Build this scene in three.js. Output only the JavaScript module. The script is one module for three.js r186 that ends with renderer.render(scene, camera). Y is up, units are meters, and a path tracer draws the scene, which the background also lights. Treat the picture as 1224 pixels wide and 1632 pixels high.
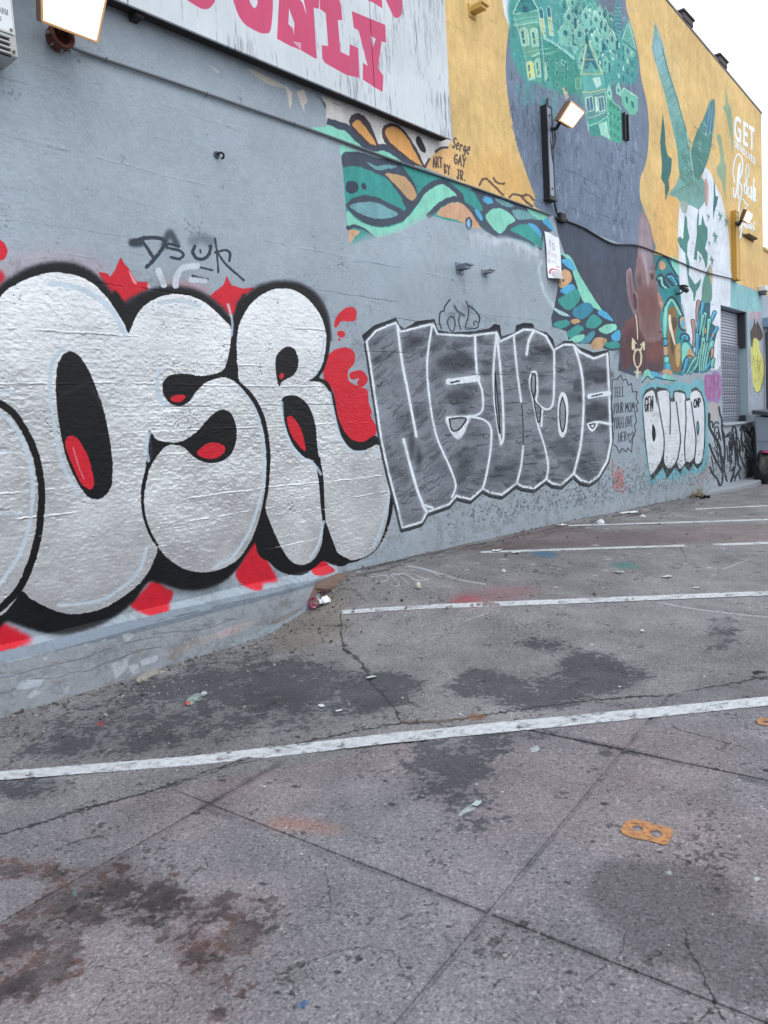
import * as THREE from 'three';
import { mergeGeometries as mergeSame } from 'three/addons/utils/BufferGeometryUtils.js';
import { RoundedBoxGeometry } from 'three/addons/geometries/RoundedBoxGeometry.js';

// ------------------------------------------------------------------ camera, sky, sun, exposure
const scene = new THREE.Scene();
const F = 1230, EYE = 1.58, DIST = 4.966;                      // focal length in px of a 1224 x 1632 frame, eye height, distance from the wall
const cUp = new THREE.Vector3(-793, 12520, 1230).normalize();
const cU = new THREE.Vector3(1038, 186.7, -F); cU.addScaledVector(cUp, -cU.dot(cUp)).normalize();   // along the wall
const cN = new THREE.Vector3().crossVectors(cU, cUp);                                                // out of the wall
const camera = new THREE.PerspectiveCamera(2 * Math.atan(816 / F) * 180 / Math.PI, 0.75, 0.05, 300);
camera.position.set(0, EYE, DIST);
camera.quaternion.setFromRotationMatrix(new THREE.Matrix4().set(cU.x, cU.y, cU.z, 0, cUp.x, cUp.y, cUp.z, 0, cN.x, cN.y, cN.z, 0, 0, 0, 0, 1));
scene.add(camera);

const renderer = new THREE.WebGLRenderer({ antialias: true });
renderer.toneMapping = THREE.LinearToneMapping;
renderer.toneMappingExposure = 1.5;
renderer.shadowMap.enabled = true;

{ // a bright overcast morning sky: an even layer of cloud, a little cooler towards the zenith
  const w = 128, h = 64, d = new Float32Array(w * h * 4);
  for (let y = 0; y < h; y++) for (let x = 0; x < w; x++) {
    const e = Math.sin(((y + 0.5) / h - 0.5) * Math.PI), i = (y * w + x) * 4, k = 1 + 0.06 * Math.sin(x / w * 12.566 + y * 0.3) * Math.sin(y * 0.7);
    const v = e > 0 ? 1.16 - 0.1 * e : 0.35;
    d[i] = v * k * (0.965 - 0.03 * Math.max(0, e)); d[i + 1] = v * k * 1.01; d[i + 2] = v * k * (1.068 + 0.03 * Math.max(0, e)); d[i + 3] = 1;
  }
  const t = new THREE.DataTexture(d, w, h, THREE.RGBAFormat, THREE.FloatType);
  t.mapping = THREE.EquirectangularReflectionMapping; t.magFilter = t.minFilter = THREE.LinearFilter; t.wrapS = THREE.RepeatWrapping; t.needsUpdate = true;
  scene.background = t; scene.environment = t;
}
const sun = new THREE.DirectionalLight(new THREE.Color(1, 0.96, 0.9), 0.5);
sun.position.set(6, 24, 16); sun.target.position.set(9, 0, 1); sun.castShadow = true; sun.shadow.radius = 45;
Object.assign(sun.shadow.camera, { left: -25, right: 25, top: 25, bottom: -25, near: 1, far: 80 }); sun.shadow.mapSize.set(2048, 2048);
scene.add(sun, sun.target);

// ------------------------------------------------------------------ noise
let seed = 7;
const rnd = () => { seed = (seed + 0x6d2b79f5) | 0; let t = Math.imul(seed ^ (seed >>> 15), 1 | seed); t = (t + Math.imul(t ^ (t >>> 7), 61 | t)) ^ t; return ((t ^ (t >>> 14)) >>> 0) / 4294967296; };
const LAT = new Float32Array(65536); for (let i = 0; i < 65536; i++) LAT[i] = rnd();
function vn(x, y) {
  const ix = Math.floor(x), iy = Math.floor(y); let u = x - ix, v = y - iy; u = u * u * (3 - 2 * u); v = v * v * (3 - 2 * v);
  const a = (iy & 255) << 8, b = ((iy + 1) & 255) << 8, c = ix & 255, d = (ix + 1) & 255;
  const p = LAT[a | c], q = LAT[b | c]; const top = p + (LAT[a | d] - p) * u; return top + (q + (LAT[b | d] - q) * u - top) * v;
}
const fbm = (x, y, n) => { let s = 0, a = 0.5, t = 0; for (let i = 0; i < n; i++) { s += a * vn(x + i * 37.3, y + i * 91.7); t += a; a *= 0.5; x *= 2.03; y *= 2.03; } return s / t; };
const sst = (a, b, x) => { const t = Math.min(1, Math.max(0, (x - a) / (b - a))); return t * t * (3 - 2 * t); };
const lerp = (a, b, t) => a + (b - a) * t;

// ------------------------------------------------------------------ where things stand: survey of the photograph
function ray(x, y) { const v = [x - 612, 816 - y, -F]; return [cU.x * v[0] + cU.y * v[1] + cU.z * v[2], cUp.x * v[0] + cUp.y * v[1] + cUp.z * v[2], cN.x * v[0] + cN.y * v[1] + cN.z * v[2]]; }
const onWall = (x, y, z = 0) => { const d = ray(x, y), t = (z - DIST) / d[2]; return [d[0] * t, EYE + d[1] * t]; };
const at = (x, y, z = 0) => { const p = onWall(x, y, z); return new THREE.Vector3(p[0], p[1], z); };
const H0 = [[-50, 0], [4.1, 0.0], [4.6, 0.1], [5.2, 0.33], [6.1, 0.32], [8.7, 0.27], [11.9, 0.17], [16, 0.04], [20, 0], [300, 0]];
function wallFoot(x) { for (let i = 1; i < H0.length; i++) if (x < H0[i][0]) { const a = H0[i - 1], b = H0[i]; return lerp(a[1], b[1], sst(0, 1, (x - a[0]) / (b[0] - a[0])) * 0.4 + 0.6 * (x - a[0]) / (b[0] - a[0])); } return 0; }
const land = (x, z) => wallFoot(x) * (1 - sst(0.15, 3.3, z));
function onGround(x, y) { const d = ray(x, y); let h = 0, p = [0, 0]; for (let i = 0; i < 14; i++) { const t = (h - EYE) / d[1]; p = [d[0] * t, DIST + d[2] * t]; h = lerp(h, land(p[0], Math.max(0, p[1])), 0.7); } return p; }
const gp = (x, y, up = 0) => { const p = onGround(x, y); return new THREE.Vector3(p[0], land(p[0], p[1]) + up, p[1]); };

// zoom frames in which outlines were measured: origin and scale
const FR = { face: [980, 320, 5.825], p: [0, 0, 1], a: [0, 380, 2.4], b: [200, 360, 2.632], c: [560, 460, 2.55], d: [840, 340, 3.1875], e: [960, 560, 4.636], t: [480, 0, 3.221], g: [800, 0, 2.887], h: [0, 0, 4.708], h2: [0, 240, 4.708],
  k2: [0, 0, 2.448], i: [980, 230, 5.016], j: [1020, 440, 6], k: [1100, 620, 9.065], l: [1100, 420, 4.298], m: [1140, 160, 6.8], o: [1150, 360, 8.16], q: [680, 480, 5.564], u: [500, 160, 4.708], v: [740, 200, 4.708],
  w: [800, 0, 4.896], x: [880, 120, 7.2], y: [480, 0, 4.708], y2: [240, 0, 4.708], r: [700, 0, 4.708], n: [850, 360, 16.32], a3: [0, 780, 4.295], b4: [240, 640, 3.708], z1: [0, 880, 1.974], z2: [600, 740, 1.9615], z3: [0, 1180, 1.974], z4: [600, 1130, 1.9615], cup: [470, 900, 7.2], b5: [460, 640, 4.533] };
const un = (f, a) => { const [x, y, s] = FR[f], r = []; for (let i = 0; i < a.length; i += 2) r.push([x + a[i] / s, y + a[i + 1] / s]); return r; };
function curve(p, closed, n = 7) {
  const N = p.length, r = [], get = (i) => closed ? p[(i + N) % N] : p[Math.max(0, Math.min(N - 1, i))];
  for (let i = 0; i < (closed ? N : N - 1); i++) {
    const a = get(i - 1), b = get(i), c = get(i + 1), d = get(i + 2);
    for (let k = 0; k < n; k++) { const t = k / n, t2 = t * t, t3 = t2 * t; r.push([0, 1].map((e) => 0.5 * (2 * b[e] + (c[e] - a[e]) * t + (2 * a[e] - 5 * b[e] + 4 * c[e] - d[e]) * t2 + (3 * b[e] - a[e] - 3 * c[e] + d[e]) * t3))); }
  }
  if (!closed) r.push(p[N - 1]);
  return r;
}
const dense = (p, closed) => { const r = []; for (let i = 0; i < p.length - (closed ? 0 : 1); i++) { const a = p[i], b = p[(i + 1) % p.length], n = 4; for (let k = 0; k < n; k++) r.push([lerp(a[0], b[0], k / n), lerp(a[1], b[1], k / n)]); } if (!closed) r.push(p[p.length - 1]); return r; };

// a painter gathers coats of paint, laid down later on each piece of the surface they fall on (coordinates in metres on that surface)
const COAT = { flat: [0, 205, 0], sil: [150, 98, 255], gloss: [0, 125, 0], mur: [0, 195, 0] };
function Painter(map) {
  const ops = [];
  const push = (polys, o) => {
    let b = [1e9, 1e9, -1e9, -1e9];
    for (const q of polys) for (const s of q) b = [Math.min(b[0], s[0]), Math.min(b[1], s[1]), Math.max(b[2], s[0]), Math.max(b[3], s[1])];
    ops.push({ polys, b, ...o });
  };
  const P = {
    ops,
    // filled outline; o: a alpha, s soft edge in metres, k coat, hard straight sides
    A(f, color, pts, o = {}) { const p = un(f, pts); push([(o.hard ? dense(p, true) : curve(p, true)).map((q) => map(q[0], q[1], o.z))], { color, ...o }); },
    // stroke of a width in frame pixels (w may be [start, end])
    L(f, color, w, pts, o = {}) {
      const s = FR[f][2], p0 = un(f, pts), p = o.hard ? dense(p0, false) : curve(p0, false, 6), N = p.length, le = [], ri = [], polys = [], [wa, wb] = Array.isArray(w) ? w : [w, w];
      for (let i = 0; i < N; i++) {
        const a = p[Math.max(0, i - 1)], b = p[Math.min(N - 1, i + 1)]; let dx = b[0] - a[0], dy = b[1] - a[1]; const l = Math.hypot(dx, dy) || 1, r = lerp(wa, wb, i / (N - 1)) / s / 2; dx *= r / l; dy *= r / l;
        le.push([p[i][0] - dy, p[i][1] + dx]); ri.push([p[i][0] + dy, p[i][1] - dx]);
        if ((i === 0 || i === N - 1 || o.hard) && !o.butt) { const c = []; for (let k = 0; k < 10; k++) c.push([p[i][0] + r * Math.cos(-k * 0.6283), p[i][1] + r * Math.sin(-k * 0.6283)]); polys.push(c); }
      }
      for (let i = 0; i < N - 1; i++) polys.push([le[i], le[i + 1], ri[i + 1], ri[i]]);
      push(polys.map((c) => c.map((q) => map(q[0], q[1], o.z))), { color, stroke: true, ...o });
    },
    // type set between two ends of its baseline and the top of its first letter
    T(f, str, p0, p1, top, color, o = {}) { const [a, b, c] = un(f, [...p0, ...p1, ...top]).map((q) => map(q[0], q[1], o.z)); ops.push({ str, a_: a, c1: b, c2: c, color, b: [Math.min(a[0], c[0]) - 1, Math.min(a[1], b[1], c[1]) - 1, Math.max(a[0], b[0]) + 1, Math.max(a[1], b[1], c[1]) + 1], ...o }); },
    // hand lettering in single strokes
    H(f, str, p0, p1, top, color, w, o = {}) {
      const n = str.length, ux = (p1[0] - p0[0]) / n, uy = (p1[1] - p0[1]) / n, vx = top[0] - p0[0], vy = top[1] - p0[1];
      [...str].forEach((ch, i) => { for (const st of (GLYPH[ch] || '').split('|')) if (st) { const q = st.trim().split(' ').map((c) => c.split(',').map(Number)), pts = []; for (const [gx, gy] of q) { const X = i + 0.1 + gx * 0.75 + (rnd() - 0.5) * 0.05, Y = 1 - gy + (rnd() - 0.5) * 0.05; pts.push(p0[0] + ux * X + vx * Y, p0[1] + uy * X + vy * Y); } P.L(f, color, w, pts, { hard: q.length < 5, ...o }); } });
    },
  };
  return P;
}
const GLYPH = { A: '0,1 .5,0 1,1|.2,.6 .8,.6', B: '0,0 0,1|0,0 .8,.15 .1,.45 .9,.75 0,1', C: '.9,.15 .5,0 0,.5 .4,1 .9,.85', D: '.05,0 .05,1|.05,0 .9,.3 .8,.8 .05,1', E: '.9,0 .1,0 .1,1 .9,1|.1,.5 .7,.5', F: '.9,0 .1,0 .1,1|.1,.5 .7,.5', G: '.9,.15 .5,0 0,.5 .4,1 .9,.8 .9,.55 .5,.55', H: '0,0 0,1|.9,0 .9,1|0,.5 .9,.5', I: '.5,0 .5,1', J: '.2,0 1,0|.65,0 .65,.8 .4,1 .1,.8', K: '0,0 0,1|.9,0 0,.55 .9,1', L: '.1,0 .1,1 .9,1', M: '0,1 .1,0 .5,.6 .9,0 1,1', N: '0,1 0,0 .9,1 .9,0', O: '.5,0 .1,.3 .1,.8 .5,1 .9,.7 .9,.25 .5,0', P: '.1,1 .1,0 .8,.1 .85,.4 .1,.55', R: '.1,1 .1,0 .8,.1 .8,.4 .1,.5|.35,.5 .95,1', S: '.9,.1 .4,0 .1,.25 .5,.5 .9,.75 .5,1 .05,.9', T: '0,0 1,0|.5,0 .5,1', U: '0,0 .05,.8 .5,1 .9,.8 .95,0', V: '0,0 .45,1 1,0', W: '0,0 .25,1 .5,.3 .75,1 1,0', Y: '0,0 .5,.5 1,0|.5,.5 .4,1', e: '.1,.65 .8,.6 .7,.35 .3,.35 .1,.7 .4,1 .85,.9', r: '.15,.4 .15,1|.15,.6 .5,.38 .85,.45', g: '.8,.45 .4,.38 .1,.65 .4,.9 .8,.6 .8,1.2 .4,1.4 .1,1.25', a: '.8,.4 .3,.4 .1,.75 .4,1 .8,.7|.8,.4 .85,1', '.': '.3,.95 .35,1' };

const wallMap = (x, y, z = 0) => onWall(x, y, z);
const W = Painter(wallMap), Q = Painter((x, y) => onGround(x, y));

// ------------------------------------------------------------------ the mural and the graffiti, coat by coat
const MU = { k: 'mur' }, SIL = { k: 'sil' }, GL = { k: 'gloss' };
function muralUpper() {
  const yel = '#d9b87b';
  // ochre field above the pipe, to the far corner
  W.A('p', yel, [690, -120, 722, 222, 679, 268, 740, 292, 862, 336, 1000, 392, 1170, 446, 1176, 452, 1232, 470, 1260, 200, 1000, -200], { ...MU, hard: true });
  for (let i = 0; i < 26; i++) { const x = 730 + rnd() * 480, y = -20 + rnd() * 330; W.A('p', rnd() < 0.5 ? '#dabf90' : '#d0ae72', [x, y, x + 20 + rnd() * 30, y + 10, x + 15 + rnd() * 30, y + 40 + rnd() * 30, x - 10, y + 20 + rnd() * 30], { ...MU, a: 0.35, s: 0.12 }); }
  // soft, more orange patches low on the ochre
  W.A('p', '#d9a968', [735, 260, 800, 240, 850, 300, 858, 332, 790, 308, 735, 288], { ...MU, a: 0.55, s: 0.08 });
  W.A('p', '#dbac6a', [1042, 330, 1060, 280, 1080, 300, 1084, 380, 1080, 412, 1045, 400], { ...MU, a: 0.6, s: 0.1 });
  W.A('p', '#d9ae72', [1172, 440, 1176, 405, 1205, 420, 1224, 440, 1224, 470, 1200, 462], { ...MU, a: 0.7, s: 0.1 });
  // slate figure
  W.A('p', '#707e92', [806, 102, 809, 62, 812.6, 44, 819, 20, 830, -30, 975, -60, 1000, 20, 1016, 80, 1022, 125, 1030, 160, 1034, 195, 1033, 236, 1028, 264, 1021, 284, 1020, 312, 1028, 340, 1038, 372, 1043, 400, 1000, 392, 864, 337, 852, 312, 835, 264, 823, 229, 816, 191, 808, 144], MU);
  W.A('p', '#e3e8ee', [799, -10, 804, 23, 812, 43, 819, 22, 824, -10], { ...MU, hard: true });
  for (let i = 0; i < 900; i++) { const x = 812 + rnd() * 215, y = 110 + rnd() * 280, r = 2 + rnd() * 7; if (x > 1018 - Math.abs(y - 200) * 0.08 || x < 810 + Math.max(0, y - 180) * 0.35 || y > 320 + (x - 850) * 0.33) continue; W.L('p', rnd() < 0.5 ? '#4c586a' : rnd() < 0.5 ? '#8d9cb0' : '#687890', 0.5 + rnd() * rnd() * 3.4, [x, y, x + (rnd() - 0.5) * 3, y + r, x + (rnd() - 0.5) * 4, y + r * 2], { ...MU, a: 0.55 }); }
  for (const p of [[903, 270, 930, 282, 955, 300, 997, 332], [862, 196, 880, 203, 900, 206], [905, 330, 940, 345, 1000, 363], [907, 408, 950, 416, 1000, 425], [960, 262, 985, 275, 1000, 282], [985, 280, 996, 292, 1004, 303], [1010, 240, 1022, 250, 1028, 262], [930, 300, 970, 326]]) W.L('p', '#4d5a6d', [1.8, 0.6], p.map((v) => v + (rnd() - 0.5) * 3), { ...MU, a: 0.55 });
  // below the cable the figure is a flat, darker slate
  W.A('p', '#495161', [884, 345, 905, 353, 945, 372, 977, 388, 1012, 391, 1040, 400, 1045, 420, 1020, 560, 1012, 600, 985, 590, 988, 560, 975, 520, 940, 470, 905, 420, 889, 372], { ...MU, hard: true });
  W.A('p', '#474b57', [905, 430, 960, 420, 1005, 440, 1000, 560, 995, 596, 984, 560, 965, 510], { ...MU, a: 0.6, s: 0.05 });
  houses();
  portrait();
  robe();
  birds();
  lettering();
}
function houses() {
  const teal = ['#3f8d8b', '#4c9c92', '#5aa79b', '#6cb3a4', '#2f7a80', '#7fbfb0'], line = '#a5d3c4', dark = '#235f6c';
  // the hill of crowded gables
  W.A('w', '#4a9a95', [105, -60, 60, 230, 70, 400, 110, 520, 190, 640, 300, 660, 380, 700, 470, 690, 560, 740, 620, 760, 800, 720, 900, 650, 1040, 640, 1055, 440, 985, 160, 930, 260, 900, 60, 860, 200, 790, 160, 740, 60, 700, -60], { ...MU, s: 0.03 });
  for (let r = 0; r < 9; r++) for (let c = 0; c < 11; c++) {
    const X = 400 + c * 42 + (r % 2) * 20 + rnd() * 12, Y = -60 + r * 62 + c * 18 + rnd() * 16, w = 36 + rnd() * 22, h = 70 + rnd() * 55;
    if (X > 870 - Math.max(0, 130 - Y) || X < 410 + r * 22 || Y > 500) continue;
    const col = teal[Math.floor(rnd() * 6)];
    W.A('w', dark, [X + w * 0.5, Y - h * 0.45, X + w * 1.25, Y + 18, X + w * 1.25, Y + h, X + w * 0.8, Y + h], { ...MU, hard: true });
    W.A('w', col, [X, Y, X + w * 0.5, Y - h * 0.45, X + w, Y + 10, X + w, Y + h, X, Y + h - 8], { ...MU, hard: true });
    W.L('w', line, 4, [X - 4, Y + 4, X + w * 0.5, Y - h * 0.45, X + w + 4, Y + 14], { ...MU, hard: true });
    if (rnd() < 0.8) W.A('w', rnd() < 0.6 ? dark : '#bfe0cf', [X + w * 0.32, Y + 6, X + w * 0.62, Y + 9, X + w * 0.62, Y + 34, X + w * 0.32, Y + 30], { ...MU, hard: true });
    if (rnd() < 0.6) W.L('w', line, 3, [X, Y + h * 0.62, X + w, Y + h * 0.62 + 8], { ...MU, hard: true });
  }
  // tall corner house at the left
  W.A('w', '#5aa193', [110, -60, 90, 110, 125, 215, 190, 480, 240, 640, 330, 650, 300, 200, 265, 60, 200, -60], { ...MU, hard: true });
  W.A('w', '#6f9f86', [110, 200, 300, 190, 320, 400, 240, 450, 180, 420], { ...MU, hard: true, a: 0.7 });
  for (const y of [85, 130, 175]) W.L('w', y === 130 ? '#7fbcae' : line, 8, [88, y + 25, 180, y + 10, 275, y - 5], { ...MU, hard: true });
  for (const [x, y, s, c] of [[140, 225, 60, 1], [225, 230, 55, 1], [190, 490, 55, 2], [258, 470, 46, 1], [300, 490, 40, 1]]) {
    W.A('w', line, [x - 6, y, x + s * 0.5, y - 18, x + s + 4, y, x + s + 18, y + 128, x + 12, y + 140], { ...MU, hard: true });
    W.A('w', c === 2 ? '#d9dd8f' : '#9fc9ae', [x, y + 4, x + s * 0.5, y - 10, x + s - 2, y + 4, x + s + 8, y + 112, x + 16, y + 122], { ...MU, hard: true });
    W.A('w', '#2c6b79', [x + 10, y + 22, x + s * 0.45, y + 16, x + s * 0.55, y + 66, x + 16, y + 72], { ...MU, hard: true });
    W.A('w', '#2c6b79', [x + 20, y + 84, x + s * 0.6, y + 78, x + s * 0.66, y + 112, x + 24, y + 116], { ...MU, hard: true });
  }
  W.L('w', line, 12, [235, 440, 320, 400], MU); W.L('w', '#2c6b79', 5, [240, 452, 322, 412], MU);
  // tower behind it
  W.A('w', '#4d9c9a', [270, 40, 390, -40, 420, 340, 320, 250], { ...MU, hard: true });
  for (const [x, y] of [[285, 60], [345, 50]]) { W.A('w', line, [x, y + 20, x + 18, y - 10, x + 38, y + 16, x + 60, y + 230, x + 26, y + 230], { ...MU, hard: true }); W.A('w', '#2b6c7c', [x + 6, y + 24, x + 18, y, x + 32, y + 20, x + 38, y + 80, x + 14, y + 80], { ...MU, hard: true }); W.A('w', '#b9c08d', [x + 16, y + 84, x + 34, y + 84, x + 50, y + 220, x + 32, y + 220], { ...MU, hard: true }); }
  // long green side wall with a heavy cornice
  W.A('w', '#3d8f80', [315, 300, 560, 460, 600, 560, 620, 700, 470, 740, 400, 690, 360, 560, 320, 400], { ...MU, hard: true });
  W.L('w', '#8fcac0', 22, [310, 285, 430, 350, 560, 455], { ...MU, hard: true }); W.L('w', '#2f7379', 8, [312, 306, 430, 372, 556, 474], { ...MU, hard: true });
  W.A('w', line, [462, 460, 498, 480, 498, 522, 462, 504], { ...MU, hard: true }); W.A('w', '#3b8a80', [468, 470, 492, 484, 492, 512, 468, 500], { ...MU, hard: true });
  W.A('w', '#5f9d80', [570, 600, 620, 600, 620, 700, 600, 745, 575, 700], { ...MU, hard: true }); W.L('w', line, 4, [575, 610, 576, 690, 612, 690, 612, 612, 575, 610], { ...MU, hard: true });
  W.A('w', '#d8c39a', [470, 690, 500, 680, 520, 760, 500, 782], { ...MU, hard: true });
  // front house with the steep gable and bay
  W.A('w', '#5fae9f', [665, 285, 790, 560, 800, 640, 615, 660, 620, 570], { ...MU, hard: true });
  W.A('w', '#326f7d', [670, 340, 750, 540, 640, 545], { ...MU, hard: true });
  W.L('w', '#bfc9a9', 12, [618, 580, 665, 290, 785, 575], { ...MU, hard: true }); W.L('w', '#a7bba0', 7, [645, 465, 725, 465], MU);
  W.A('w', '#5fa9a8', [660, 560, 690, 480, 720, 520, 740, 560], { ...MU, hard: true });
  W.L('w', '#b4bd9c', 10, [618, 580, 790, 575], MU);
  W.A('w', '#63b0aa', [635, 590, 795, 590, 805, 700, 640, 720], { ...MU, hard: true }); W.A('w', '#bfe3d6', [705, 610, 765, 600, 775, 660, 740, 690], { ...MU, hard: true });
  W.A('x', '#4b9b8f', [355, 190, 610, 150, 780, 380, 800, 780, 720, 770, 660, 740, 600, 700, 440, 690, 400, 500], { ...MU, hard: true });
  W.A('x', '#5f8f8f', [365, 230, 610, 195, 640, 460, 410, 530], { ...MU, hard: true });
  W.L('x', '#b7bfa0', 18, [352, 200, 480, 190, 612, 158], { ...MU, hard: true }); W.L('x', '#9fcfc0', 8, [355, 228, 480, 220, 612, 185], { ...MU, hard: true });
  for (const [a, b] of [[380, 462], [485, 510], [520, 590]]) { W.A('x', '#b5dccb', [a, 250, b, 236, b + 22, 400, a + 18, 430], { ...MU, hard: true }); W.A('x', b - a > 30 ? '#4f7487' : '#cfe9dc', [a + 10, 262, b - 8, 250, b + 12, 392, a + 26, 416], { ...MU, hard: true }); if (b - a > 30) W.L('x', '#bfe0d2', 6, [(a + b) / 2, 255, (a + b) / 2 + 20, 404], { ...MU, hard: true }); }
  W.L('x', line, 9, [365, 230, 400, 500, 420, 640], { ...MU, hard: true }); W.L('x', line, 9, [610, 190, 640, 460, 665, 745], { ...MU, hard: true });
  W.L('x', line, 10, [412, 490, 530, 455, 640, 400], MU); W.L('x', line, 10, [416, 580, 530, 540, 640, 470], MU);
  W.A('x', '#3f8d86', [425, 600, 540, 560, 560, 690, 440, 690], { ...MU, hard: true }); W.A('x', '#a9dcc6', [530, 560, 630, 525, 655, 730, 560, 680], { ...MU, hard: true });
  for (let i = 0; i < 6; i++) W.L('x', '#6fb6a5', 4, [545 + i * 17, 560 - i * 5, 570 + i * 14, 690 + i * 8], MU);
  W.A('x', '#4fa38a', [620, 210, 790, 380, 800, 770, 668, 740, 640, 460], { ...MU, hard: true }); W.L('x', line, 8, [620, 240, 790, 380], MU); W.L('x', line, 7, [640, 430, 795, 535], MU);
  for (let i = 0; i < 12; i++) W.A('x', '#377f78', [660 + (i % 3) * 42, 300 + Math.floor(i / 3) * 110 + (i % 3) * 30, 682 + (i % 3) * 42, 312 + Math.floor(i / 3) * 110 + (i % 3) * 30, 684 + (i % 3) * 42, 360 + Math.floor(i / 3) * 110 + (i % 3) * 30, 662 + (i % 3) * 42, 346 + Math.floor(i / 3) * 110 + (i % 3) * 30], { ...MU, hard: true });
  // little houses at the right and the spire
  W.A('x', '#72bca6', [790, 210, 820, 130, 980, 250, 985, 400, 940, 460, 880, 440, 800, 330], { ...MU, hard: true }); W.L('x', '#bfe3cf', 10, [795, 200, 825, 140, 985, 260], { ...MU, hard: true });
  for (const [x, y] of [[840, 240], [905, 290]]) W.A('x', '#2f7076', [x, y, x + 28, y + 16, x + 34, y + 90, x + 6, y + 66], { ...MU, hard: true });
  for (const [x, y] of [[625, 130], [730, 100]]) { W.A('x', '#8fd0bd', [x, y + 50, x + 30, y - 40, x + 60, y + 60, x + 66, y + 150, x + 8, y + 110], { ...MU, hard: true }); W.A('x', '#377d84', [x + 20, y + 50, x + 40, y + 56, x + 44, y + 100, x + 24, y + 92], { ...MU, hard: true }); }
  W.A('w', '#4f9a98', [885, 280, 935, 280, 950, 540, 1040, 640, 940, 660, 880, 480], { ...MU, hard: true });
  W.A('w', '#3f8792', [880, 200, 900, -30, 910, -30, 935, 200, 945, 300, 885, 300], { ...MU, hard: true }); for (let i = 0; i < 8; i++) W.L('w', line, 3, [882 + i, 60 + i * 30, 930, 60 + i * 31], MU);
  W.A('w', '#66ab9d', [940, 300, 990, 160, 1045, 380, 1045, 440, 960, 460], { ...MU, hard: true }); W.L('w', line, 6, [935, 310, 990, 165, 1045, 385], { ...MU, hard: true }); W.L('w', '#2f6f7a', 8, [950, 320, 1045, 400], MU);
  for (let i = 0; i < 14; i++) { const x = 905 + (i % 4) * 34, y = 330 + Math.floor(i / 4) * 80 + (i % 4) * 22; W.A('w', i % 3 ? '#2f7180' : '#a8d8c6', [x, y, x + 14, y + 6, x + 16, y + 46, x + 2, y + 38], { ...MU, hard: true }); }
  for (let i = 0; i < 60; i++) { const X = 820 + rnd() * 215, Y = 60 + rnd() * 520; W.L('w', rnd() < 0.5 ? '#9ed0c0' : '#2b6b78', 2.5, [X, Y, X + 10 + rnd() * 25, Y + 8 + rnd() * 16], { ...MU, a: 0.7 }); }
  W.A('w', '#3c857f', [276, 190, 318, 260, 330, 400, 338, 660, 312, 650, 296, 420], { ...MU, hard: true, a: 0.9 }); W.L('w', '#bfe0d0', 4, [95, 130, 128, 240, 190, 470, 232, 620], { ...MU, hard: true, a: 0.8 }); W.L('w', '#bfe0d0', 5, [276, 60, 300, 210, 322, 420, 336, 640], { ...MU, hard: true, a: 0.8 });
  W.A('w', '#2f7f80', [88, 100, 150, -30, 190, -60, 230, -20, 282, 70, 180, 100], { ...MU, hard: true }); W.L('w', '#b4dccb', 9, [86, 104, 150, -30, 190, -62, 228, -24, 284, 74], { ...MU, hard: true }); W.A('w', '#1f5d6c', [160, 50, 196, 46, 198, 90, 164, 94], { ...MU, hard: true });
  for (const [x, y] of [[90, 188], [100, 205], [190, 408], [230, 440]]) W.L('w', '#9fd2c2', 6, [x, y, x + 100, y - 20, x + 190, y - 34], { ...MU, hard: true, a: 0.8 });
  for (let i = 0; i < 10; i++) W.L('w', '#2f746f', 3, [325 + i * 4, 330 + i * 34, 450, 380 + i * 36, 560 + i * 6, 480 + i * 26], { ...MU, a: 0.45 });
  for (let i = 0; i < 9; i++) { const x = 350 + (i % 3) * 70, y = 420 + Math.floor(i / 3) * 90 + (i % 3) * 34; W.A('w', '#2a6a6c', [x, y, x + 22, y + 10, x + 22, y + 48, x, y + 36], { ...MU, hard: true, a: 0.85 }); W.L('w', '#9ccdb8', 3, [x, y, x + 22, y + 10, x + 22, y + 48, x, y + 36, x, y], { ...MU, hard: true, a: 0.8 }); }
  for (const [x, y, w, h] of [[440, 250, 110, 150], [560, 260, 90, 120], [700, 300, 80, 130], [770, 220, 70, 120], [830, 300, 60, 120], [480, 130, 80, 100], [620, 120, 70, 110], [700, 150, 66, 100]]) { W.A('w', '#1f5f6e', [x + w * 0.5, y - h * 0.6, x + w * 1.3, y + h * 0.2, x + w * 1.3, y + h * 0.7, x + w, y + h * 0.7], { ...MU, hard: true, a: 0.9 }); W.A('w', '#85c4b3', [x, y, x + w * 0.5, y - h * 0.6, x + w, y + 12, x + w, y + h * 0.8, x, y + h * 0.62], { ...MU, hard: true, a: 0.9 }); W.L('w', '#d3eadb', 5, [x - 5, y + 4, x + w * 0.5, y - h * 0.6, x + w + 5, y + 16], { ...MU, hard: true }); W.A('w', '#2b6f7c', [x + w * 0.36, y - 8, x + w * 0.5, y - 20, x + w * 0.64, y - 4, x + w * 0.64, y + h * 0.26, x + w * 0.36, y + h * 0.2], { ...MU, hard: true }); for (let k = 0; k < 4; k++) W.L('w', '#4b9690', 2.5, [x, y + h * (0.25 + k * 0.1), x + w, y + 12 + h * (0.3 + k * 0.11)], { ...MU, a: 0.8 }); }
  const inHill = (x, y) => y < 640 && x > 70 + y * 0.02 && x < 1035 - Math.max(0, 200 - y) * 1.1 && !(y < 240 && x > 860 && x < 880) && y < 420 + (x - 70) * 0.3;
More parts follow.
